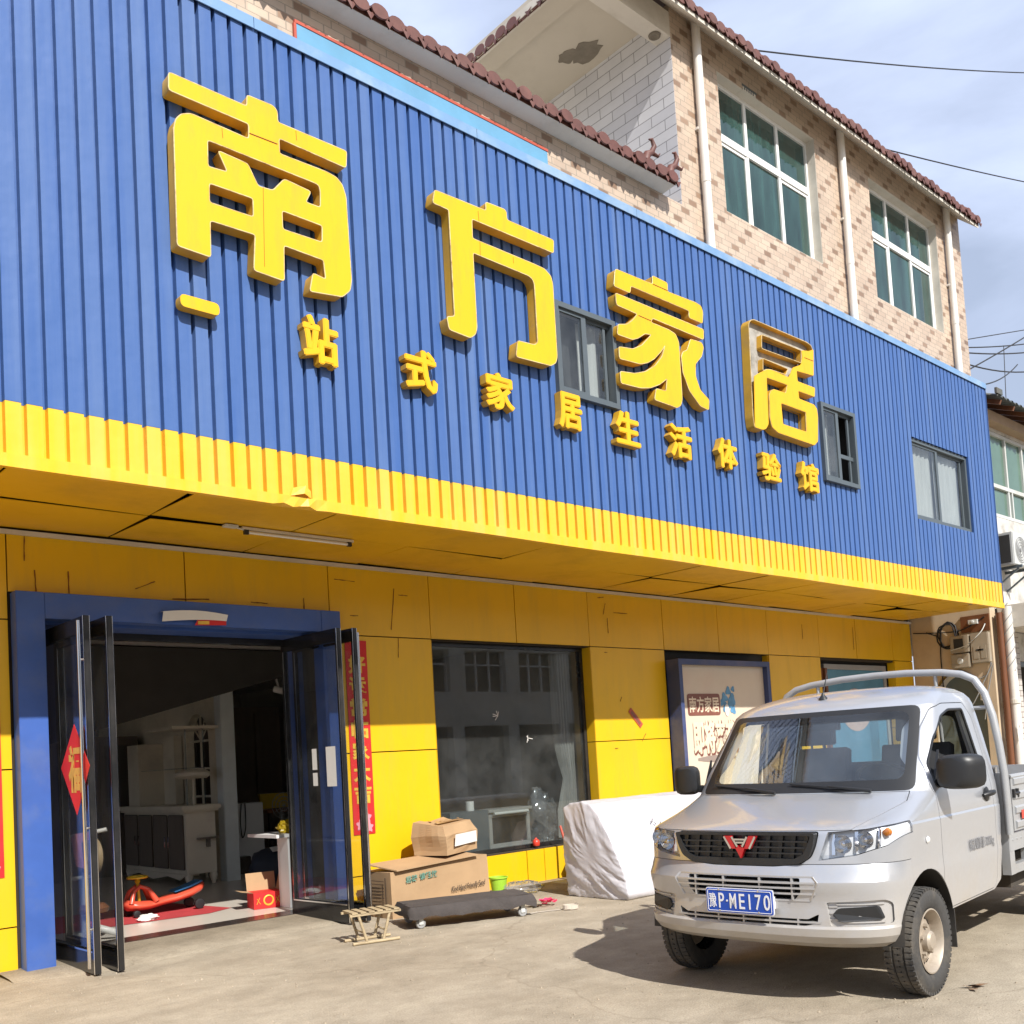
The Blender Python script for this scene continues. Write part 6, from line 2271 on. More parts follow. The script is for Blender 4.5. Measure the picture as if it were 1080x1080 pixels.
pp = thing('paper_sheet', 'curled white sheet with a red print tucked over the blue door head', 'paper', (4.0, 8.6, 2.9))
b = MB()
n = 10
for i in range(n):
    xa, xb = 3.68 + 0.62 * i / n, 3.68 + 0.62 * (i + 1) / n
    f = lambda x: (2.905 + 0.035 * math.sin((x - 3.68) * 3.2), 2.985 + 0.03 * math.sin((x - 3.68) * 4.4 + 0.2))
    (a0, a1), (b0, b1) = f(xa), f(xb)
    y0, y1 = 8.600, 8.565
    b.quad((xa, y0, a0), (xb, y0, b0), (xb, y1, b1), (xa, y1, a1))
    b.quad((xa, y1, a1), (xb, y1, b1), (xb, y1 + 0.08, b1 + 0.005), (xa, y1 + 0.08, a1 + 0.005))
b.build('sheet', 'white_paper', pp, smooth=60, fixn=False)
b = MB()
b.quad((3.99, 8.610, 2.885), (4.30, 8.610, 2.90), (4.30, 8.604, 2.965), (4.02, 8.604, 2.945))
b.quad((4.02, 8.606, 2.895), (4.13, 8.606, 2.90), (4.13, 8.603, 2.93), (4.02, 8.603, 2.925), mi=1)
b.build('red_print', ['red_paper', 'gold'], pp, fixn=False)

fu = thing('fu_diamond', 'red paper diamond with a gold character on the left glass door', 'paper ornament', (2.772, 8.26, 1.62))
b = MB()
b.prism([(8.26, 1.98), (7.94, 1.635), (8.26, 1.25), (8.60, 1.635)], 2.7745, 2.7765, 'YZ')
b.build('paper', 'red_paper', fu)
me = text_mesh('福', 1.0, 0.5, 0.04)
g_ = MB()
SIDE = Matrix(((0, 0, -1, 2.7735), (-1, 0, 0, 8.27), (0, 1, 0, 1.62), (0, 0, 0, 1)))
g_.add_mesh(me, SIDE @ Matrix.Diagonal((1, 1, 0.001, 1)) @ fit(me, 0.30, 0.38))
g_.build('lettering', 'gold', fu, fixn=False)
for i, (y0, y1, z0, z1, lab) in enumerate(((8.66, 8.74, 1.50, 1.71, 'narrow white notice on the right glass door, left of the larger one'),
                                           (8.66, 8.74, 1.34, 1.47, 'small white notice below the narrow one on the right glass door'),
                                           (8.34, 8.50, 1.33, 1.72, 'larger white notice near the free edge of the right glass door'))):
    b = MB()
    xa = 5.21 + (9.20 - y0) * 0.055
    xb = 5.21 + (9.20 - y1) * 0.055
    b.quad((xa - 0.0075, y0, z0), (xb - 0.0075, y1, z0), (xb - 0.0075, y1, z1), (xa - 0.0075, y0, z1))
    b.quad((xa - 0.0068, y0, z0), (xa - 0.0068, y0, z1), (xb - 0.0068, y1, z1), (xb - 0.0068, y1, z0))
    solo(b, 'paper_notice', 'white_paper', lab, 'notice', 'notices on the glass door', fixn=False)
b = MB()
M = Matrix.Translation((10.27, 8.7925, 1.945)) @ Matrix.Rotation(R(45), 4, 'Y')
b.box(-0.16, 0.16, -0.0015, 0.0015, -0.04, 0.04, 0, M)
b.box(-0.12, 0.12, -0.0025, -0.0015, -0.02, 0.02, 1, M)
solo(b, 'red_sticker', ['dull_red', 'poster_brown'], 'small red sticker pasted aslant on the yellow pier beside the shop window', 'sticker')

tl = thing('tube_light', 'bare white fluorescent batten fixed under the yellow soffit', 'light fitting', (4.66, 7.84, 3.62))
b = MB()
b.box(4.10, 5.24, 7.825, 7.86, 3.625, 3.648)
b.build('batten', 'plaster', tl)
b = MB()
b.tube([(4.16, 7.842, 3.605), (5.20, 7.842, 3.605)], 0.013, 10)
b.build('tube', 'white_plastic', tl, smooth=50)
b = MB()
for x in (4.12, 5.18):
    b.box(x, x + 0.04, 7.826, 7.858, 3.585, 3.626)
b.build('lamp_holder', 'black_plastic', tl)
b = MB()
b.box(3.93, 4.05, 7.80, 7.87, 3.63, 3.648)
b.tube([(4.05, 7.84, 3.635), (4.12, 7.842, 3.625)], 0.008, 6)
b.build('ballast', 'grey_white', tl)

# ------------------------------------------------------------------ things standing in front of the shop
def crumple(o, amp, scale, seed=0.0, cuts=3, keep_below=None):
    bm = bmesh.new()
    bm.from_mesh(o.data)
    bmesh.ops.subdivide_edges(bm, edges=bm.edges, cuts=cuts, use_grid_fill=True)
    for v in bm.verts:
        if keep_below is not None and v.co.z < keep_below:
            continue
        p = v.co * scale + Vector((seed, seed * 2, seed * 3))
        v.co += Vector((mnoise.noise(p), mnoise.noise(p + Vector((9, 0, 0))), mnoise.noise(p + Vector((0, 9, 0))))) * amp
    bm.normal_update()
    bm.to_mesh(o.data)
    bm.free()

MT['carton_face'] = MT['cardboard']
MT['carton_ink'] = mat('carton_black_ink', (0.07, 0.05, 0.035), 0.8)
MT['carton_green'] = mat('carton_green_stamp', (0.12, 0.26, 0.20), 0.8, var=0.4, scale=30)
ct = thing('cardboard_carton', 'large flat cardboard carton on the ground with black script on its front', 'carton', (6.27, 8.3, 0), rz=0)
b = MB()
b.prism([(5.66, 0.0), (6.93, 0.0), (6.905, 0.505), (5.66, 0.455)], 8.10, 8.56, 'XZ')
o = b.build('box', 'cardboard', ct)
crumple(o, 0.012, 2.5, 1.0)
b = MB()
b.quad((5.70, 8.05, 0.462), (6.75, 8.055, 0.508), (6.70, 8.42, 0.545), (5.62, 8.45, 0.515))
b.quad((5.70, 8.05, 0.474), (5.62, 8.45, 0.527), (6.70, 8.42, 0.557), (6.75, 8.055, 0.520))
b.quad((5.70, 8.05, 0.462), (5.70, 8.05, 0.474), (6.75, 8.055, 0.520), (6.75, 8.055, 0.508))
b.quad((5.62, 8.45, 0.515), (5.62, 8.45, 0.527), (5.70, 8.05, 0.474), (5.70, 8.05, 0.462))
b.build('lid_flap', 'cardboard', ct, fixn=False)
me = text_mesh('Kind Hand Friendly Send', 1.0, 0.5, 0.012, shear=0.35)
g_ = MB()
g_.add_mesh(me, Matrix.Translation((6.62, 8.081, 0.20)) @ FACE @ Matrix.Rotation(R(3), 4, 'Z') @ Matrix.Diagonal((1, 1, 0.002, 1)) @ fit(me, 0.46, 0.075))
g_.build('lettering', 'carton_ink', ct, fixn=False)
me = text_mesh('易碎 请轻放', 1.0, 0.5, 0.02)
g_ = MB()
g_.add_mesh(me, Matrix.Translation((6.02, 8.081, 0.375)) @ FACE @ Matrix.Rotation(R(4), 4, 'Z') @ Matrix.Diagonal((1, 1, 0.002, 1)) @ fit(me, 0.40, 0.07))
g_.build('green_stamp', 'carton_green', ct, fixn=False)
g_ = MB()
for k in range(6):
    g_.box(5.640, 5.6415, 8.2, 8.42, 0.36 - 0.032 * k, 0.366 - 0.032 * k)
for y in (8.17, 8.44):
    g_.box(5.640, 5.6415, y, y + 0.012, 0.12, 0.40)
for y in (8.22, 8.30, 8.38):
    g_.box(5.640, 5.6415, y - 0.025, y + 0.025, 0.06, 0.13)
g_.build('printed_marks', 'carton_ink', ct)

MT['torn_tape'] = mat('torn_brown_tape', (0.40, 0.24, 0.11), 0.35, var=0.35, scale=22)
c2 = thing('cardboard_carton', 'battered taped carton with a white label lying on top of the large one', 'carton', (6.5, 8.3, 0.53))
e1, e2 = Vector((0.93, 0.30, 0.02)), Vector((-0.30, 0.93, 0))
P0_ = Vector((6.36, 8.09, 0.545))
M = Matrix((e1, e2, Vector((0, 0, 1)))).transposed().to_4x4()
M.translation = P0_
b = MB()
L1, L2, H = 0.60, 0.42, 0.31
prof = [(0.0, 0.0), (0.02, -0.02), (0.12, -0.03), (0.24, -0.02), (0.31, 0.05)]
bot = [(-0.01, -0.01), (L1, 0.0), (L1, L2), (0.0, L2)]
mid = [(-0.025, -0.02), (L1 + 0.015, -0.015), (L1 + 0.02, L2 + 0.015), (-0.015, L2 + 0.015)]
top = [(-0.005, 0.035), (L1 - 0.035, 0.04), (L1 - 0.02, L2 - 0.01), (0.01, L2 - 0.01)]
R0 = [M @ Vector((x, y, 0)) for x, y in bot]
R1 = [M @ Vector((x, y, 0.20)) for x, y in mid]
R2 = [M @ Vector((x, y, H + (0.03 if i > 1 else 0))) for i, (x, y) in enumerate(top)]
for A_, B_ in ((R0, R1), (R1, R2)):
    for i in range(4):
        b.quad(A_[i], A_[(i + 1) % 4], B_[(i + 1) % 4], B_[i])
b.quad(*R2)
b.quad(*reversed(R0))
o = b.build('box', 'cardboard', c2)
crumple(o, 0.030, 4.5, 2.0, 4, keep_below=0.03)
b = MB()
for (a0, a1, c0_, c1_) in ((0.05, 0.52, 0.10, 0.17),):
    b.quad(M @ Vector((a0, c0_, H + 0.018)), M @ Vector((a1, c0_, H + 0.018)), M @ Vector((a1, c1_, H + 0.022)), M @ Vector((a0, c1_, H + 0.024)))
rr = random.Random(8)
for k in range(7):
    x, y = rr.uniform(0.05, 0.5), rr.uniform(0.12, 0.32)
    b.quad(M @ Vector((x, y, H + 0.027)), M @ Vector((x + 0.05, y + 0.01, H + 0.028)), M @ Vector((x + 0.06, y + 0.04, H + 0.03)), M @ Vector((x + 0.01, y + 0.03, H + 0.03)))
b.build('tape', 'torn_tape', c2, fixn=False)
b = MB()
b.quad(M @ Vector((0.10, -0.040, 0.08)), M @ Vector((0.55, -0.036, 0.085)), M @ Vector((0.54, -0.040, 0.20)), M @ Vector((0.12, -0.044, 0.20)))
b.build('label', 'white_paper', c2, fixn=False)

MT['dark_cloth'] = mat('dark_grey_fleece', (0.062, 0.053, 0.050), 0.95, var=0.22, scale=7, dirt=(0.13, 0.11, 0.10), dirt_amt=0.5, bump=0.3)
dl = thing('furniture_dolly', 'low furniture dolly covered in dark grey fleece on small casters', 'dolly', (6.02, 7.42, 0), rz=0)
A0 = R(-21)
Md = Matrix.Translation((6.02, 7.42, 0)) @ Matrix.Rotation(A0, 4, 'Z')
b = MB()
n, k = 20, 8
def cloth(i, j, zz):
    x = -0.60 + 1.20 * i / n
    y = -0.24 + 0.48 * j / k
    return x, y
vs = {}
for i in range(n + 1):
    for j in range(k + 1):
        x, y = cloth(i, j, 0)
        z = 0.205 + 0.006 * mnoise.noise(Vector((x * 5, y * 5, 1)))
        vs[i, j] = Md @ Vector((x, y, z))
for i in range(n):
    for j in range(k):
        b.quad(vs[i, j], vs[i + 1, j], vs[i + 1, j + 1], vs[i, j + 1])
loop = [(i, 0) for i in range(n + 1)] + [(n, j) for j in range(1, k + 1)] + [(i, k) for i in range(n - 1, -1, -1)] + [(0, j) for j in range(k - 1, 0, -1)]
prev = None
rows = []
for q in range(4):
    row = []
    for m_, (i, j) in enumerate(loop):
        x, y = cloth(i, j, 0)
        f = 1 + 0.02 * min(q, 2)
        wob = 0.008 * math.sin(m_ * 1.9 + q) * q / 2
        z = 0.205 - (0.0, 0.03, 0.065, 0.105)[q] + (0.028 * mnoise.noise(Vector((m_ * 0.42, q, 3))) if q == 3 else 0)
        row.append(Md @ Vector((x * f + (wob if abs(x) > 0.59 else 0), y * (1 + 0.06 * min(q, 2)) + (wob if abs(y) > 0.23 else 0), z)))
    rows.append(row)
for q in range(3):
    for m_ in range(len(loop)):
        m2 = (m_ + 1) % len(loop)
        b.quad(rows[q][m_], rows[q + 1][m_], rows[q + 1][m2], rows[q][m2])
b.build('cloth_cover', 'dark_cloth', dl, smooth=70)
b = MB()
b.box(-0.55, 0.55, -0.20, 0.20, 0.13, 0.20, 0, Md)
b.build('deck', 'brown_wood', dl)
for x in (-0.50, 0.50):
    for y in (-0.20, 0.20):
        cb = MB()
        cb.lathe([(0.0, -0.018), (0.040, -0.018), (0.046, -0.010), (0.046, 0.010), (0.040, 0.018), (0.0, 0.018)], (x, y, 0.046), 'Y', 18, 0, Md)
        cb.lathe([(0.0, -0.022), (0.014, -0.022), (0.016, -0.018)], (x, y, 0.046), 'Y', 10, 1, Md)
        cb.box(x - 0.02, x + 0.02, y - 0.028, y - 0.022, 0.04, 0.13, 1, Md)
        cb.box(x - 0.02, x + 0.02, y + 0.022, y + 0.028, 0.04, 0.13, 1, Md)
        cb.build('caster', ['grey_plastic', 'grey_white'], dl, smooth=40)

stl = thing('bamboo_stool', 'small folding bamboo stool with a slatted seat by the door', 'stool', (4.86, 7.30, 0))
Ms = Matrix.Translation((4.86, 7.30, 0)) @ Matrix.Rotation(R(-14), 4, 'Z')
b = MB()
for k in range(6):
    x = -0.20 + 0.075 * k
    b.box(x, x + 0.05, -0.13, 0.13, 0.262, 0.275, 0, Ms)
b.box(-0.22, 0.24, -0.125, -0.10, 0.243, 0.262, 0, Ms)
b.box(-0.22, 0.24, 0.10, 0.125, 0.243, 0.262, 0, Ms)
b.build('seat', 'wood', stl)
for y in (-0.11, 0.11):
    for s in (-1, 1):
        b = MB()
        b.tube([Ms @ Vector((s * 0.14, y, 0.245)), Ms @ Vector((s * 0.075, y, 0.025))], 0.013, 8)
        b.build('leg', 'wood', stl, smooth=50)
b = MB()
for y in (-0.11, 0.11):
    b.tube([Ms @ Vector((-0.20, y, 0.014)), Ms @ Vector((0.22, y, 0.014))], 0.014, 8)
b.tube([Ms @ Vector((-0.10, -0.11, 0.10)), Ms @ Vector((-0.10, 0.11, 0.10))], 0.008, 6)
b.tube([Ms @ Vector((0.10, -0.11, 0.10)), Ms @ Vector((0.10, 0.11, 0.10))], 0.008, 6)
b.build('foot_rail', 'wood', stl, smooth=50)

# sofa wrapped in white film
MT['white_film'] = mat('white_wrapping_film', (0.55, 0.535, 0.565), 0.24, var=0.03, scale=2, spec=0.5)
def wrapped():
    prof = [(7.60, 0.0), (6.77, 0.0), (6.74, 0.06), (6.80, 0.30), (6.94, 0.60), (7.10, 0.86), (7.20, 0.965), (7.32, 1.0), (7.52, 0.985), (7.60, 0.93), (7.63, 0.5)]
    pr = []
    m_ = len(prof)
    for i in range(m_):
        a, c = Vector(prof[i]), Vector(prof[(i + 1) % m_])
        k = max(2, int((c - a).length / 0.017))
        for j in range(k):
            pr.append(a.lerp(c, j / k))
    cen = Vector((7.22, 0.42))
    xs = []
    b = MB()
    cols = []
    N2 = 190
    for i in range(-24, N2 + 11):
        if i < 0:
            t = -i / 24.0
            x, f = 7.60 + 0.03 * (1 - math.cos(0)) - 0.0, 1 - t
            x = 7.60 - 0.035 * (1 - (1 - t) ** 3)
            f = 1 - 0.999 * t if t > 0 else 1
        elif i > N2:
            t = (i - N2) / 10.0
            x, f = 9.70, 1 - 0.999 * t
        else:
            x, f = 7.60 + 2.10 * i / N2, 1.0
            if i == 0:
                f = 0.985
        col = []
        for q in pr:
            p = cen + (q - cen) * f
            P = Vector((x, p.x, p.y))
            # long diagonal creases, strongest at the end and low down
            endk = max(0.0, 1 - (x - 7.56) / 0.5)
            w = Vector((P.x * 1.5, P.y * 1.6 + P.z * 0.8, P.z * 7.0 - P.y * 4.5 + 1.2 * math.sin(P.z * 4.0)))
            n1 = 1 - abs(mnoise.noise(w * 1.1)) * 2.4
            n2 = 1 - abs(mnoise.noise(w * 2.7 + Vector((3, 1, 2)))) * 2.4
            n3 = 1 - abs(mnoise.noise(w * 6.5 + Vector((1, 7, 4)))) * 2.6
            d = (0.013 * n1 + 0.007 * n2 + 0.0034 * n3) * (0.40 + 0.45 * endk + 0.5 * max(0, 0.5 - P.z))
            d *= min(1.0, max(0.0, (f - 0.05) / 0.5)) if f < 0.9 else 1.0
            nd = Vector((-1, 0, 0)) if f < 0.9 else Vector((-endk * 1.2, q.x - cen.x, (q.y - cen.y))).normalized()
            P += nd * d
            P.z = max(P.z, 0.004)
            col.append(P)
        cols.append(col)
    m2 = len(pr)
    base = len(b.v)
    for col in cols:
        b.v += [tuple(p) for p in col]
    for i in range(len(cols) - 1):
        for j in range(m2):
            a, c = base + i * m2 + j, base + i * m2 + (j + 1) % m2
            b.f.append((a, c, c + m2, a + m2))
            b.mi.append(0)
    return b
sofa = thing('wrapped_sofa', 'sofa wrapped in creased white film standing between the truck and the wall', 'sofa', (8.6, 7.2, 0))
wrapped().build('film', 'white_film', sofa, smooth=80)
g_ = MB()
rr = random.Random(2)
for k in range(9):
    x, z = 8.30 + 0.055 * k, 0.72 - 0.018 * k
    y = 6.94 + (z - 0.60) * 0.62 - 0.035
    g_.bar((x, y, z), (x + rr.uniform(-0.02, 0.03), y + 0.012, z + rr.uniform(0.02, 0.045)), 0.008, 0.004)
    g_.bar((x - 0.015, y, z + 0.01), (x + 0.02, y + 0.004, z + 0.012), 0.006, 0.004)
g_.build('pen_scrawl', 'carton_ink', sofa)
cb2 = thing('cardboard_carton', 'cardboard carton tipped on its corner behind the wrapped sofa', 'carton', (9.0, 8.4, 0))
M = Matrix.Translation((8.98, 8.35, 0.34)) @ Matrix.Rotation(R(38), 4, 'Y') @ Matrix.Rotation(R(12), 4, 'Z')
b = MB()
b.box(-0.24, 0.24, -0.20, 0.20, -0.24, 0.24, 0, M)
o = b.build('box', 'cardboard', cb2)
crumple(o, 0.015, 3.0, 4.0)
br_ = thing('dustpan_broom', 'long handled dustpan with a dull red pole leaning on the window sill', 'dustpan', (8.75, 8.6, 0))
b = MB()
b.tube([(8.62, 8.70, 0.64), (8.55, 8.42, 0.05)], 0.016, 8)
b.build('pole', 'dull_red', br_, smooth=50)
b = MB()
b.prism([(8.30, 0.0), (8.72, 0.0), (8.74, 0.11), (8.68, 0.10), (8.66, 0.015), (8.32, 0.008)], 8.28, 8.56, 'XZ')
b.build('pan', 'grey_plastic', br_)
MT['lime'] = mat('lime_green_plastic', (0.34, 0.60, 0.05), 0.4)
b = MB()
b.lathe([(0.0, 0.005), (0.075, 0.005), (0.10, 0.17), (0.112, 0.175), (0.112, 0.19), (0.098, 0.19), (0.095, 0.17), (0.07, 0.02), (0.0, 0.02)], (7.36, 8.46, 0), 'Z', 24)
solo(b, 'bucket', 'lime', 'small lime green bucket behind the right end of the large carton', 'bucket', smooth=40)
MT['clear_bag'] = glass('clear_bag', (0.88, 0.90, 0.92), 1.45, 2.0, rough=0.12, film=0.35, film_col=(0.6, 0.6, 0.62))
def blob(c, r, amp, sc, seed, nlat=18, nlon=26, squash=(1, 1, 1)):
    b = MB()
    for i in range(nlat + 1):
        th_ = math.pi * i / nlat
        for j in range(nlon):
            ph = 2 * math.pi * j / nlon
            d = Vector((math.sin(th_) * math.cos(ph), math.sin(th_) * math.sin(ph), math.cos(th_)))
            k = 1 + amp * mnoise.noise(d * sc + Vector((seed, seed, seed))) + amp * 0.6 * (1 - 2 * abs(mnoise.noise(d * sc * 2.3 + Vector((seed, 0, seed)))))
            p = Vector((d.x * r * squash[0], d.y * r * squash[1], d.z * r * squash[2])) * k
            b.v.append((c[0] + p.x, c[1] + p.y, max(0.004, c[2] + p.z)))
    for i in range(nlat):
        for j in range(nlon):
            a, c_ = i * nlon + j, i * nlon + (j + 1) % nlon
            b.f.append((a, c_, c_ + nlon, a + nlon))
            b.mi.append(0)
    return b
solo(blob((7.50, 8.22, 0.06), 0.16, 0.5, 2.0, 1.5, squash=(1.3, 0.8, 0.42)), 'plastic_bag', 'clear_bag', 'crumpled clear plastic bag on the ground behind the dolly', 'plastic bag', smooth=50)
MT['hot_pink'] = mat('hot_pink_cloth', (0.72, 0.045, 0.13), 0.8, var=0.25, scale=20)
MT['leaf_green'] = mat('artificial_leaf', (0.10, 0.17, 0.05), 0.7, var=0.3, scale=20)
MT['pale_ribbon'] = mat('pale_ribbon', (0.55, 0.48, 0.40), 0.7, var=0.1)
fl_ = thing('artificial_flower', 'pink artificial flower lying on the concrete beside the dolly', 'flower', (6.98, 7.30, 0))
b = MB()
for k in range(14):
    a = k * 2.4
    r = 0.018 + 0.0045 * k
    c = Vector((6.98 + r * math.cos(a), 7.30 + r * math.sin(a), 0.055 - 0.002 * k))
    t = Vector((-math.sin(a), math.cos(a), 0))
    o_ = Vector((math.cos(a), math.sin(a), 0.55))
    b.quad(c - t * 0.028, c + o_ * 0.03 - t * 0.03, c + o_ * 0.045, c + o_ * 0.03 + t * 0.03, c + t * 0.028)
b.build('petals', 'hot_pink', fl_, fixn=False, smooth=60)
b = MB()
for a in (2.4, 3.1, 3.7):
    c = Vector((6.93, 7.36, 0.02))
    d = Vector((math.cos(a), math.sin(a), 0.15))
    t = Vector((-d.y, d.x, 0))
    b.quad(c, c + d * 0.08 + t * 0.035, c + d * 0.17, c + d * 0.08 - t * 0.035)
b.build('leaves', 'leaf_green', fl_, fixn=False)
b = MB()
pts = []
for i in range(40):
    a = i * 0.33
    r = 0.075 + 0.012 * math.sin(i * 0.5)
    pts.append((6.93 + r * math.cos(a), 6.92 + r * 0.8 * math.sin(a)))
for q, (p, p2) in enumerate(zip(pts[:-1], pts[1:])):
    z = 0.004 + 0.0003 * q
    b.quad((*p, z), (*p2, z), (*p2, z + 0.038), (*p, z + 0.038))
tail = [(6.85, 6.96), (6.74, 7.02), (6.62, 7.06), (6.50, 7.06)]
for p, p2 in zip(tail[:-1], tail[1:]):
    b.quad((p[0], p[1], 0.005), (p2[0], p2[1], 0.005), (p2[0], p2[1] + 0.04, 0.007), (p[0], p[1] + 0.04, 0.007))
solo(b, 'strap', 'pale_ribbon', 'coiled pale webbing strap lying on the concrete left of the sofa', 'strap', fixn=False)
MT['dry_leaf'] = mat('dry_leaf', (0.26, 0.15, 0.08), 0.9, var=0.3, scale=15)
b = MB()
rr = random.Random(6)
for k in range(7):
    c = Vector((5.90 + rr.uniform(-0.11, 0.11), 2.62 + rr.uniform(-0.03, 0.03), 0.010))
    a = rr.uniform(0, 6.28)
    d, t = Vector((math.cos(a), math.sin(a), 0.2)) * 0.05, Vector((-math.sin(a), math.cos(a), 0.1)) * 0.02
    b.quad(c - d, c + t, c + d, c - t)
tag(b.build('dry_leaves', 'dry_leaf', fixn=False), 'scatter of dry brown leaf scraps on the concrete beside the truck', None, kind='stuff')
# loose grit on the road
b = MB()
rr = random.Random(12)
for k in range(1500):
    x, y = rr.uniform(1.5, 8.5), rr.uniform(1.8, 8.4)
    r = 0.003 + 0.007 * rr.random() ** 3
    b.lathe([(r, 0.0), (r * 0.7, r * 0.8), (0.0, r)], (x, y, 0.0), 'Z', 5)
tag(b.build('gravel', 'ground', fixn=False), 'fine loose grit scattered over the concrete road', None, kind='stuff')

# ------------------------------------------------------------------ inside the shop window
MT['hood_steel'] = mat('brushed_steel_hood', (0.38, 0.38, 0.37), 0.4, 0.25, var=0.08, scale=5, stretch=(1, 1, 12))
hd = thing('range_hood', 'grey steel oven front with a dark pane standing inside the shop window', 'oven', (8.13, 9.2, 0.42))
b = frame_rect(7.80, 8.48, 0.425, 0.86, 9.08, 9.34, 0.06)
b.box(7.80, 8.48, 9.30, 9.34, 0.485, 0.80)
b.box(7.78, 8.50, 9.05, 9.34, 0.86, 0.90)
b.build('case', 'hood_steel', hd, bevel=0.006)
b = MB()
b.box(7.86, 8.42, 9.10, 9.11, 0.485, 0.80)
b.build('dark_pane', 'black_void', hd)
b = MB()
b.tube([(7.86, 9.045, 0.845), (8.42, 9.045, 0.845)], 0.020, 8)
b.build('handle', 'grey_white', hd, smooth=50)
b = MB()
b.lathe([(0.0, 0.0), (0.05, 0.0), (0.05, 0.11), (0.0, 0.11)], (7.62, 9.2, 0.905), 'Z', 18)
b.box(7.2, 7.78, 9.06, 9.36, 0.425, 0.905, 1)
tub = solo(b, 'white_cup', ['white_plastic', 'grey_frame'], 'white cup on a grey crate inside the shop window left of the oven', 'cup')
solo(blob((8.85, 9.24, 0.74), 0.22, 0.45, 1.8, 3.2, squash=(0.9, 0.5, 1.35)), 'plastic_bag', 'clear_bag', 'large clear plastic bag slumped inside the shop window right of the oven', 'plastic bag', smooth=50)
b = MB()
b.lathe([(0.0, 0.0), (0.038, 0.0), (0.045, 0.01), (0.045, 0.06), (0.03, 0.075), (0.012, 0.09), (0.012, 0.10), (0.0, 0.10)], (8.36, 8.87, 0.42), 'Z', 18)
solo(b, 'red_jar', 'marker_red', 'little red jar on the window sill right of the oven', 'jar', smooth=50)
cu = MB()
n = 40
for i in range(n):
    xa, xb = 9.02 + 0.34 * i / n, 9.02 + 0.34 * (i + 1) / n
    f = lambda x: 9.12 + 0.02 * math.sin(x * 120)
    g2_ = lambda x, z: x + (0.14 * math.exp(-((z - 1.2) / 0.25) ** 2)) * (9.36 - x) / 0.34
    zs = [0.45, 0.8, 1.0, 1.2, 1.4, 1.7, 2.82]
    for z0, z1 in zip(zs[:-1], zs[1:]):
        cu.quad((g2_(xa, z0), f(xa), z0), (g2_(xb, z0), f(xb), z0), (g2_(xb, z1), f(xb), z1), (g2_(xa, z1), f(xa), z1))
MT['net_curtain'] = mat('dull_net_curtain', (0.30, 0.29, 0.27), 0.9, var=0.2, scale=3, stretch=(6, 6, 0.5))
solo(cu, 'curtain', 'net_curtain', 'pale curtain tied back at the right side of the big shop window', 'curtain', smooth=70, fixn=False)

# ------------------------------------------------------------------ inside the shop, through the open door
rm = MB()
rm.quad((3.0, 10.35, 0.050), (4.72, 10.12, 0.050), (5.05, 10.28, 0.050), (4.85, 11.5, 0.050), (3.0, 11.7, 0.050))
solo(rm, 'door_mat', 'red_mat', 'red carpet mat on the shop floor under the ride-on toy', 'mat', fixn=False)
MT['toy_orange'] = mat('orange_red_plastic', (0.62, 0.085, 0.045), 0.30, var=0.05)
MT['toy_yellow'] = mat('yellow_plastic', (0.62, 0.42, 0.02), 0.3, var=0.05)
MT['toy_blue'] = mat('blue_plastic_seat', (0.03, 0.16, 0.36), 0.4, var=0.1)
toy = thing('swing_car', 'orange ride-on swing car with a yellow steering wheel on the red mat', 'toy car', (4.4, 10.72, 0.05))
toy.scale = (0.76, 0.76, 0.76)
toy.location = (4.46, 10.72, 0.05)
def toyring(x, hw, z0, z1):
    return [(x, 10.72 + hw * math.cos(a) * (1 if abs(math.cos(a)) < 0.99 else 1), (z0 + z1) / 2 + (z1 - z0) / 2 * math.sin(a)) for a in [2 * math.pi * k / 16 for k in range(16)]]
rings = [toyring(*q) for q in ((3.86, 0.05, 0.20, 0.26), (3.90, 0.13, 0.14, 0.30), (4.02, 0.17, 0.13, 0.27), (4.20, 0.15, 0.13, 0.25), (4.40, 0.13, 0.16, 0.28), (4.60, 0.16, 0.18, 0.31), (4.80, 0.17, 0.22, 0.36), (4.95, 0.14, 0.27, 0.42), (5.02, 0.06, 0.33, 0.42))]
loft(rings, 'toy').build('body', 'toy_orange', toy, smooth=50)
b = MB()
for y in (10.60, 10.84):
    b.tube([(3.92, y, 0.24), (3.97, y + (10.72 - y) * 0.3, 0.40), (4.07, y + (10.72 - y) * 0.5, 0.47), (4.18, y + (10.72 - y) * 0.3, 0.42), (4.28, y, 0.24)], [0.035, 0.03, 0.03, 0.03, 0.045], 10)
b.build('front_arch', 'toy_orange', toy, smooth=60)
b = MB()
b.tube([(4.08, 10.72, 0.2), (4.06, 10.72, 0.57)], 0.022, 10)
b.lathe([(0.02, 0.50), (0.04, 0.54), (0.02, 0.575)], (4.06, 10.72, 0), 'Z', 16)
b.tube([(4.06 + 0.13 * math.cos(t), 10.72 + 0.13 * math.sin(t), 0.595) for t in [2 * math.pi * i / 24 for i in range(24)]], 0.018, 8, closed=True)
b.bar((3.94, 10.72, 0.592), (4.18, 10.72, 0.592), 0.06, 0.02)
b.build('steering_wheel', 'toy_yellow', toy, smooth=50)
b = MB()
b.prism([(4.55, 0.325), (4.80, 0.375), (4.97, 0.435), (4.96, 0.45), (4.78, 0.395), (4.55, 0.335)], 10.60, 10.84, 'XZ')
b.build('seat', 'toy_blue', toy)
for (x, y, r) in ((3.98, 10.58, 0.05), (3.98, 10.86, 0.05), (4.88, 10.54, 0.075), (4.88, 10.90, 0.075)):
    b = MB()
    b.lathe([(0.0, -0.03), (r * 0.5, -0.032), (r * 0.95, -0.025), (r, 0.0), (r * 0.95, 0.025), (r * 0.5, 0.032), (0.0, 0.03)], (x, y, 0.05 + r), 'Y', 20)
    b.build('wheel', 'black_plastic', toy, smooth=40)
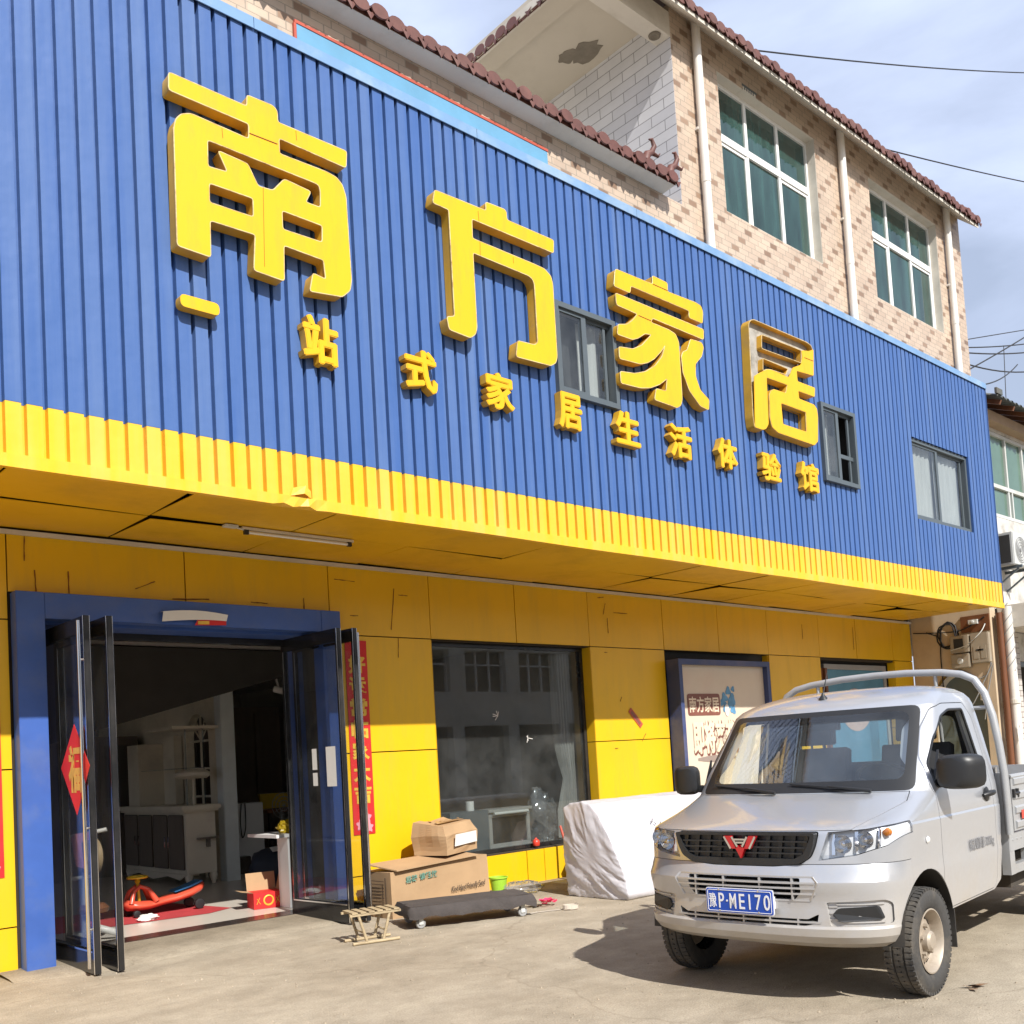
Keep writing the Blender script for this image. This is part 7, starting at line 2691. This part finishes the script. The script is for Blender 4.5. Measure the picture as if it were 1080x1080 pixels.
solo(blob((4.14, 10.33, 0.07), 0.10, 0.4, 2.0, 7.0, squash=(1.0, 0.6, 0.35)), 'white_cloth', 'white_paper', 'crumpled white cloth on the floor before the ride-on toy', 'cloth', smooth=50)

cab_ = thing('display_cabinet', 'cream and taupe display cabinet with a shelf and curved base inside the shop', 'cabinet', (6.0, 13.6, 0.05))
b = MB()
b.box(5.72, 6.14, 12.86, 15.0, 0.20, 1.06)
b.build('base', 'cream_paint', cab_, bevel=0.01)
b = MB()
for k in range(4):
    y0 = 12.92 + 0.52 * k
    b.box(5.70, 5.72, y0, y0 + 0.48, 0.26, 1.00)
b.build('door', 'taupe_door', cab_, bevel=0.01)
b = MB()
for y in (13.36, 13.48, 14.40, 14.52):
    b.tube([(5.68, y, 0.56), (5.675, y, 0.63), (5.68, y, 0.70)], 0.008, 6)
b.build('handle', 'chrome', cab_)
b = MB()
b.box(5.64, 6.20, 12.78, 15.05, 1.06, 1.12)
b.box(5.66, 6.18, 12.80, 15.02, 1.03, 1.06)
b.build('counter', 'cream_paint', cab_, bevel=0.012)
b = MB()
for x in (5.75, 6.10):
    for y in (12.90, 14.94):
        b.lathe([(0.0, 0.05), (0.025, 0.05), (0.03, 0.08), (0.055, 0.16), (0.045, 0.20), (0.0, 0.20)], (x, y, 0), 'Z', 14)
b.prism([(12.9, 0.20), (15.0, 0.20), (14.8, 0.12), (14.5, 0.16), (14.0, 0.10), (13.5, 0.16), (13.1, 0.12)], 5.71, 5.725, 'YZ')
b.build('foot', 'cream_paint', cab_, smooth=40)
b = MB()
b.box(6.18, 6.30, 14.20, 15.0, 1.12, 2.12)
b.box(5.80, 6.18, 14.60, 15.0, 1.12, 2.02)
b.prism([(5.62, 2.16), (6.30, 2.16), (6.30, 2.20), (5.62, 2.20)], 12.95, 13.9, 'XZ')
b.build('upper_case', 'cream_paint', cab_)
b = MB()
b.box(5.80, 6.16, 13.0, 14.5, 1.62, 1.632)
b.tube([(5.86, 13.1, 1.12), (5.86, 13.1, 2.16)], 0.012, 8)
b.tube([(6.12, 13.1, 1.12), (6.12, 13.1, 2.16)], 0.012, 8)
b.build('glass_shelf', 'fascia_glass', cab_)
b = MB()
b.lathe([(0.0, 1.48), (0.18, 1.48), (0.24, 1.52), (0.23, 1.56), (0.17, 1.60), (0.0, 1.61)], (5.95, 13.1, 0), 'Z', 24)
b.lathe([(0.015, 1.12), (0.015, 1.48)], (5.95, 13.1, 0), 'Z', 8)
b.build('cake_stand', 'cream_paint', cab_, smooth=40)
b = MB()
b.box(5.86, 6.14, 12.76, 12.86, 0.66, 0.68)
b.box(5.99, 6.03, 12.80, 12.86, 0.55, 0.66)
b.build('side_shelf', 'taupe_door', cab_)
wr = thing('wardrobe', 'dark brown wardrobe with framed glass doors left of the cream cabinet', 'wardrobe', (4.6, 15.6, 0.05))
b = MB()
b.box(4.3, 6.2, 15.6, 16.2, 0.05, 2.2)
b.build('case', 'taupe_door', wr)
for x in (4.36, 4.98, 5.60):
    b = frame_rect(x, x + 0.56, 1.05, 2.12, 15.56, 15.60, 0.06)
    d_ = b.build('door', 'taupe_door', wr)
    b = MB()
    b.box(x + 0.06, x + 0.50, 15.58, 15.585, 1.11, 2.06)
    b.build('pane', 'fascia_glass', d_)
    b = MB()
    b.box(x, x + 0.56, 15.56, 15.60, 0.10, 0.98)
    b.build('door', 'taupe_door', wr)
w2 = thing('wardrobe', 'tall dark panelled wardrobe against the back wall right of the pale post', 'wardrobe', (8.6, 17.4, 0.05))
b = MB()
b.box(7.9, 9.6, 17.2, 17.8, 0.05, 2.75)
b.build('case', 'taupe_door', w2)
b = MB()
for x in (7.93, 8.50, 9.06):
    b.box(x, x + 0.53, 17.16, 17.20, 0.15, 2.65)
b.build('door', 'taupe_door', w2, bevel=0.012)
fz = thing('white_locker', 'plain white locker with a dangling cord beside the pale post', 'locker', (7.1, 14.0, 0.05))
b = MB()
b.box(6.86, 7.42, 13.9, 14.45, 0.05, 1.06)
b.build('case', 'white_plastic', fz, bevel=0.01)
solo(cab([(7.05, 13.88, 1.06), (7.02, 13.87, 0.80), (7.04, 13.87, 0.55), (7.10, 13.87, 0.70), (7.11, 13.88, 1.06)], 0.008), 'black_cable', 'cable', 'black cord hanging down the front of the white locker', 'cable', smooth=60)
b = MB()
b.box(6.75, 6.98, 13.5, 13.7, 0.05, 0.30)
solo(b, 'small_crate', 'dark_stone', 'small dark crate on the floor at the foot of the white locker', 'crate', bevel=0.01)
ft = thing('floor_fan', 'grey standing fan beside the white locker', 'fan', (7.75, 13.9, 0.05))
b = MB()
for rr_ in (0.08, 0.14, 0.20):
    b.tube([(7.75 + rr_ * math.cos(t), 13.86, 0.98 + rr_ * math.sin(t)) for t in [2 * math.pi * i / 24 for i in range(24)]], 0.006, 5, closed=True)
for k in range(12):
    a = 2 * math.pi * k / 12
    b.tube([(7.75, 13.85, 0.98), (7.75 + 0.2 * math.cos(a), 13.86, 0.98 + 0.2 * math.sin(a))], 0.003, 4)
b.build('guard', 'grey_plastic', ft)
b = MB()
b.lathe([(0.0, 0.05), (0.16, 0.05), (0.15, 0.08), (0.03, 0.10), (0.02, 0.9), (0.0, 0.9)], (7.75, 13.95, 0), 'Z', 18)
b.build('stand', 'grey_plastic', ft, smooth=40)
tb = thing('long_table', 'long brown table with yellow board along the dim back of the shop', 'table', (8.6, 14.6, 0.05))
b = MB()
b.box(7.7, 10.1, 14.3, 15.0, 0.86, 0.92)
b.build('table_top', 'brown_wood', tb)
for x in (7.76, 10.0):
    for y in (14.35, 14.93):
        b = MB()
        b.box(x, x + 0.06, y, y + 0.06, 0.05, 0.86)
        b.build('leg', 'dark_stone', tb)
b = MB()
b.box(7.8, 9.2, 14.7, 14.75, 0.92, 1.16)
solo(b, 'yellow_board', 'toy_yellow', 'dull yellow board standing on the long back table', 'board')
solo(blob((8.75, 14.5, 1.03), 0.13, 0.3, 1.5, 5.0), 'dark_bundle', 'seat', 'dark bundle on the long back table before the yellow board', 'bundle', smooth=50)

MT['navy_bag'] = mat('dark_navy_fabric', (0.025, 0.035, 0.055), 0.6, var=0.2, scale=4)
bg_ = thing('travel_bag', 'dark navy bag slumped on the floor behind the red gift box', 'bag', (6.35, 11.7, 0.05))
blob((6.38, 11.7, 0.27), 0.30, 0.22, 1.3, 2.2, squash=(1.0, 0.8, 0.85)).build('body', 'navy_bag', bg_, smooth=60)
b = MB()
b.quad((6.20, 11.42, 0.50), (6.50, 11.40, 0.53), (6.46, 11.55, 0.56), (6.24, 11.58, 0.55))
b.quad((6.40, 11.40, 0.535), (6.60, 11.45, 0.53), (6.56, 11.56, 0.56), (6.42, 11.56, 0.57), mi=1)
b.build('top_cloths', ['white_paper', 'dull_red'], bg_, fixn=False)
gb_ = thing('gift_box', 'open red gift carton with gold print on the floor at the doorway', 'gift box', (5.28, 9.85, 0.05))
Mg = Matrix.Translation((5.285, 9.95, 0.05)) @ Matrix.Rotation(R(-12), 4, 'Z')
b = MB()
b.box(-0.16, 0.16, -0.13, 0.13, 0.0, 0.17, 0, Mg)
b.build('box', 'red_paper', gb_)
b = MB()
b.quad(Mg @ Vector((-0.16, 0.13, 0.17)), Mg @ Vector((0.16, 0.13, 0.17)), Mg @ Vector((0.16, 0.17, 0.36)), Mg @ Vector((-0.16, 0.17, 0.36)))
b.quad(Mg @ Vector((-0.16, -0.13, 0.172)), Mg @ Vector((-0.16, 0.13, 0.172)), Mg @ Vector((-0.30, 0.10, 0.20)), Mg @ Vector((-0.30, -0.16, 0.20)))
b.quad(Mg @ Vector((0.16, -0.13, 0.172)), Mg @ Vector((0.16, 0.13, 0.172)), Mg @ Vector((0.20, 0.13, 0.34)), Mg @ Vector((0.20, -0.13, 0.34)))
b.build('flap', 'cardboard', gb_, fixn=False)
b = MB()
b.tube([Mg @ Vector((0.05 * math.cos(t), -0.1325, 0.085 + 0.05 * math.sin(t))) for t in [2 * math.pi * i / 20 for i in range(20)]], 0.010, 5, closed=True)
for x in (-0.11, 0.10):
    b.bar(Mg @ Vector((x - 0.02, -0.132, 0.05)), Mg @ Vector((x + 0.015, -0.132, 0.12)), 0.014, 0.004)
    b.bar(Mg @ Vector((x + 0.02, -0.132, 0.05)), Mg @ Vector((x - 0.015, -0.132, 0.11)), 0.014, 0.004)
b.build('gold_print', 'gold', gb_)
dk = thing('white_desk', 'white desk just inside the right door leaf', 'desk', (5.8, 9.9, 0.05))
b = MB()
b.box(5.24, 6.6, 9.56, 10.2, 0.80, 0.835)
b.build('desk_top', 'white_plastic', dk)
b = MB()
b.box(5.38, 5.42, 9.58, 9.80, 0.05, 0.80)
b.box(6.5, 6.55, 9.58, 10.18, 0.05, 0.80)
b.box(5.42, 6.5, 9.585, 9.60, 0.62, 0.80)
b.build('leg', 'white_plastic', dk)
solo(blob((5.50, 9.75, 0.89), 0.085, 0.5, 2.2, 8.0, squash=(1.3, 0.9, 0.8)), 'yellow_bundle', 'toy_yellow', 'crumpled yellow cloth on the white desk', 'cloth', smooth=40)

MT['tan_wheel'] = mat('tan_drum', (0.24, 0.17, 0.09), 0.7, var=0.15)
MT['tube_white'] = mat('white_tube_steel', (0.52, 0.50, 0.46), 0.45, var=0.06, dirt=(0.32, 0.26, 0.18), dirt_amt=0.4)
ex = thing('exercise_bike', 'white tubed exercise bike with a tan drum seen through the left glass door', 'exercise bike', (3.36, 9.75, 0.05))
b = MB()
b.tube([(3.26, 9.62, 0.10), (3.36, 9.50, 0.16), (3.50, 9.46, 0.10), (3.52, 9.46, 0.05)], 0.035, 10)
b.tube([(3.14, 9.72, 0.08), (3.30, 9.60, 0.08)], 0.045, 10)
b.tube([(3.26, 9.62, 0.08), (3.28, 9.62, 0.70)], 0.024, 10)
b.tube([(3.16, 9.70, 0.62), (3.36, 9.56, 0.64)], 0.018, 8)
b.build('frame', 'tube_white', ex, smooth=50)
b = MB()
b.lathe([(0.0, -0.07), (0.14, -0.07), (0.16, -0.03), (0.16, 0.07), (0.12, 0.09), (0.0, 0.09)], (3.32, 9.60, 0.82), 'X', 26)
b.build('drum', 'tan_wheel', ex, smooth=40)
b = MB()
b.tube([(3.14, 9.72, 1.00), (3.46, 9.52, 1.06)], 0.020, 10)
b.build('handlebar', 'tube_white', ex, smooth=50)
b = MB()
b.quad((3.21, 9.62, 1.04), (3.32, 9.56, 1.05), (3.33, 9.50, 0.74), (3.24, 9.54, 0.72))
b.quad((3.21, 9.62, 1.04), (3.24, 9.54, 0.72), (3.20, 9.60, 0.74), (3.18, 9.66, 1.0))
b.build('draped_cloth', 'pink', ex, fixn=False)
b = MB()
b.lathe([(0.0, 0.30), (0.13, 0.30), (0.14, 0.34), (0.10, 0.38), (0.0, 0.38)], (3.34, 9.60, 0), 'Z', 20)
b.build('pedal_disc', 'brown_wood', ex, smooth=40)
sc_ = thing('security_camera', 'small white security camera on the dim shop ceiling', 'camera', (6.98, 12.4, 2.7))
b = MB()
b.tube([(6.90, 12.46, 2.66), (7.04, 12.32, 2.60)], 0.045, 12)
b.build('body', 'white_plastic', sc_, smooth=40)
b = MB()
b.tube([(7.02, 12.34, 2.608), (7.055, 12.305, 2.592)], 0.040, 12)
b.build('lens', 'black_void', sc_, smooth=40)
b = MB()
b.tube([(6.95, 12.42, 2.67), (6.96, 12.50, 2.80)], 0.015, 8)
b.build('arm', 'white_plastic', sc_)
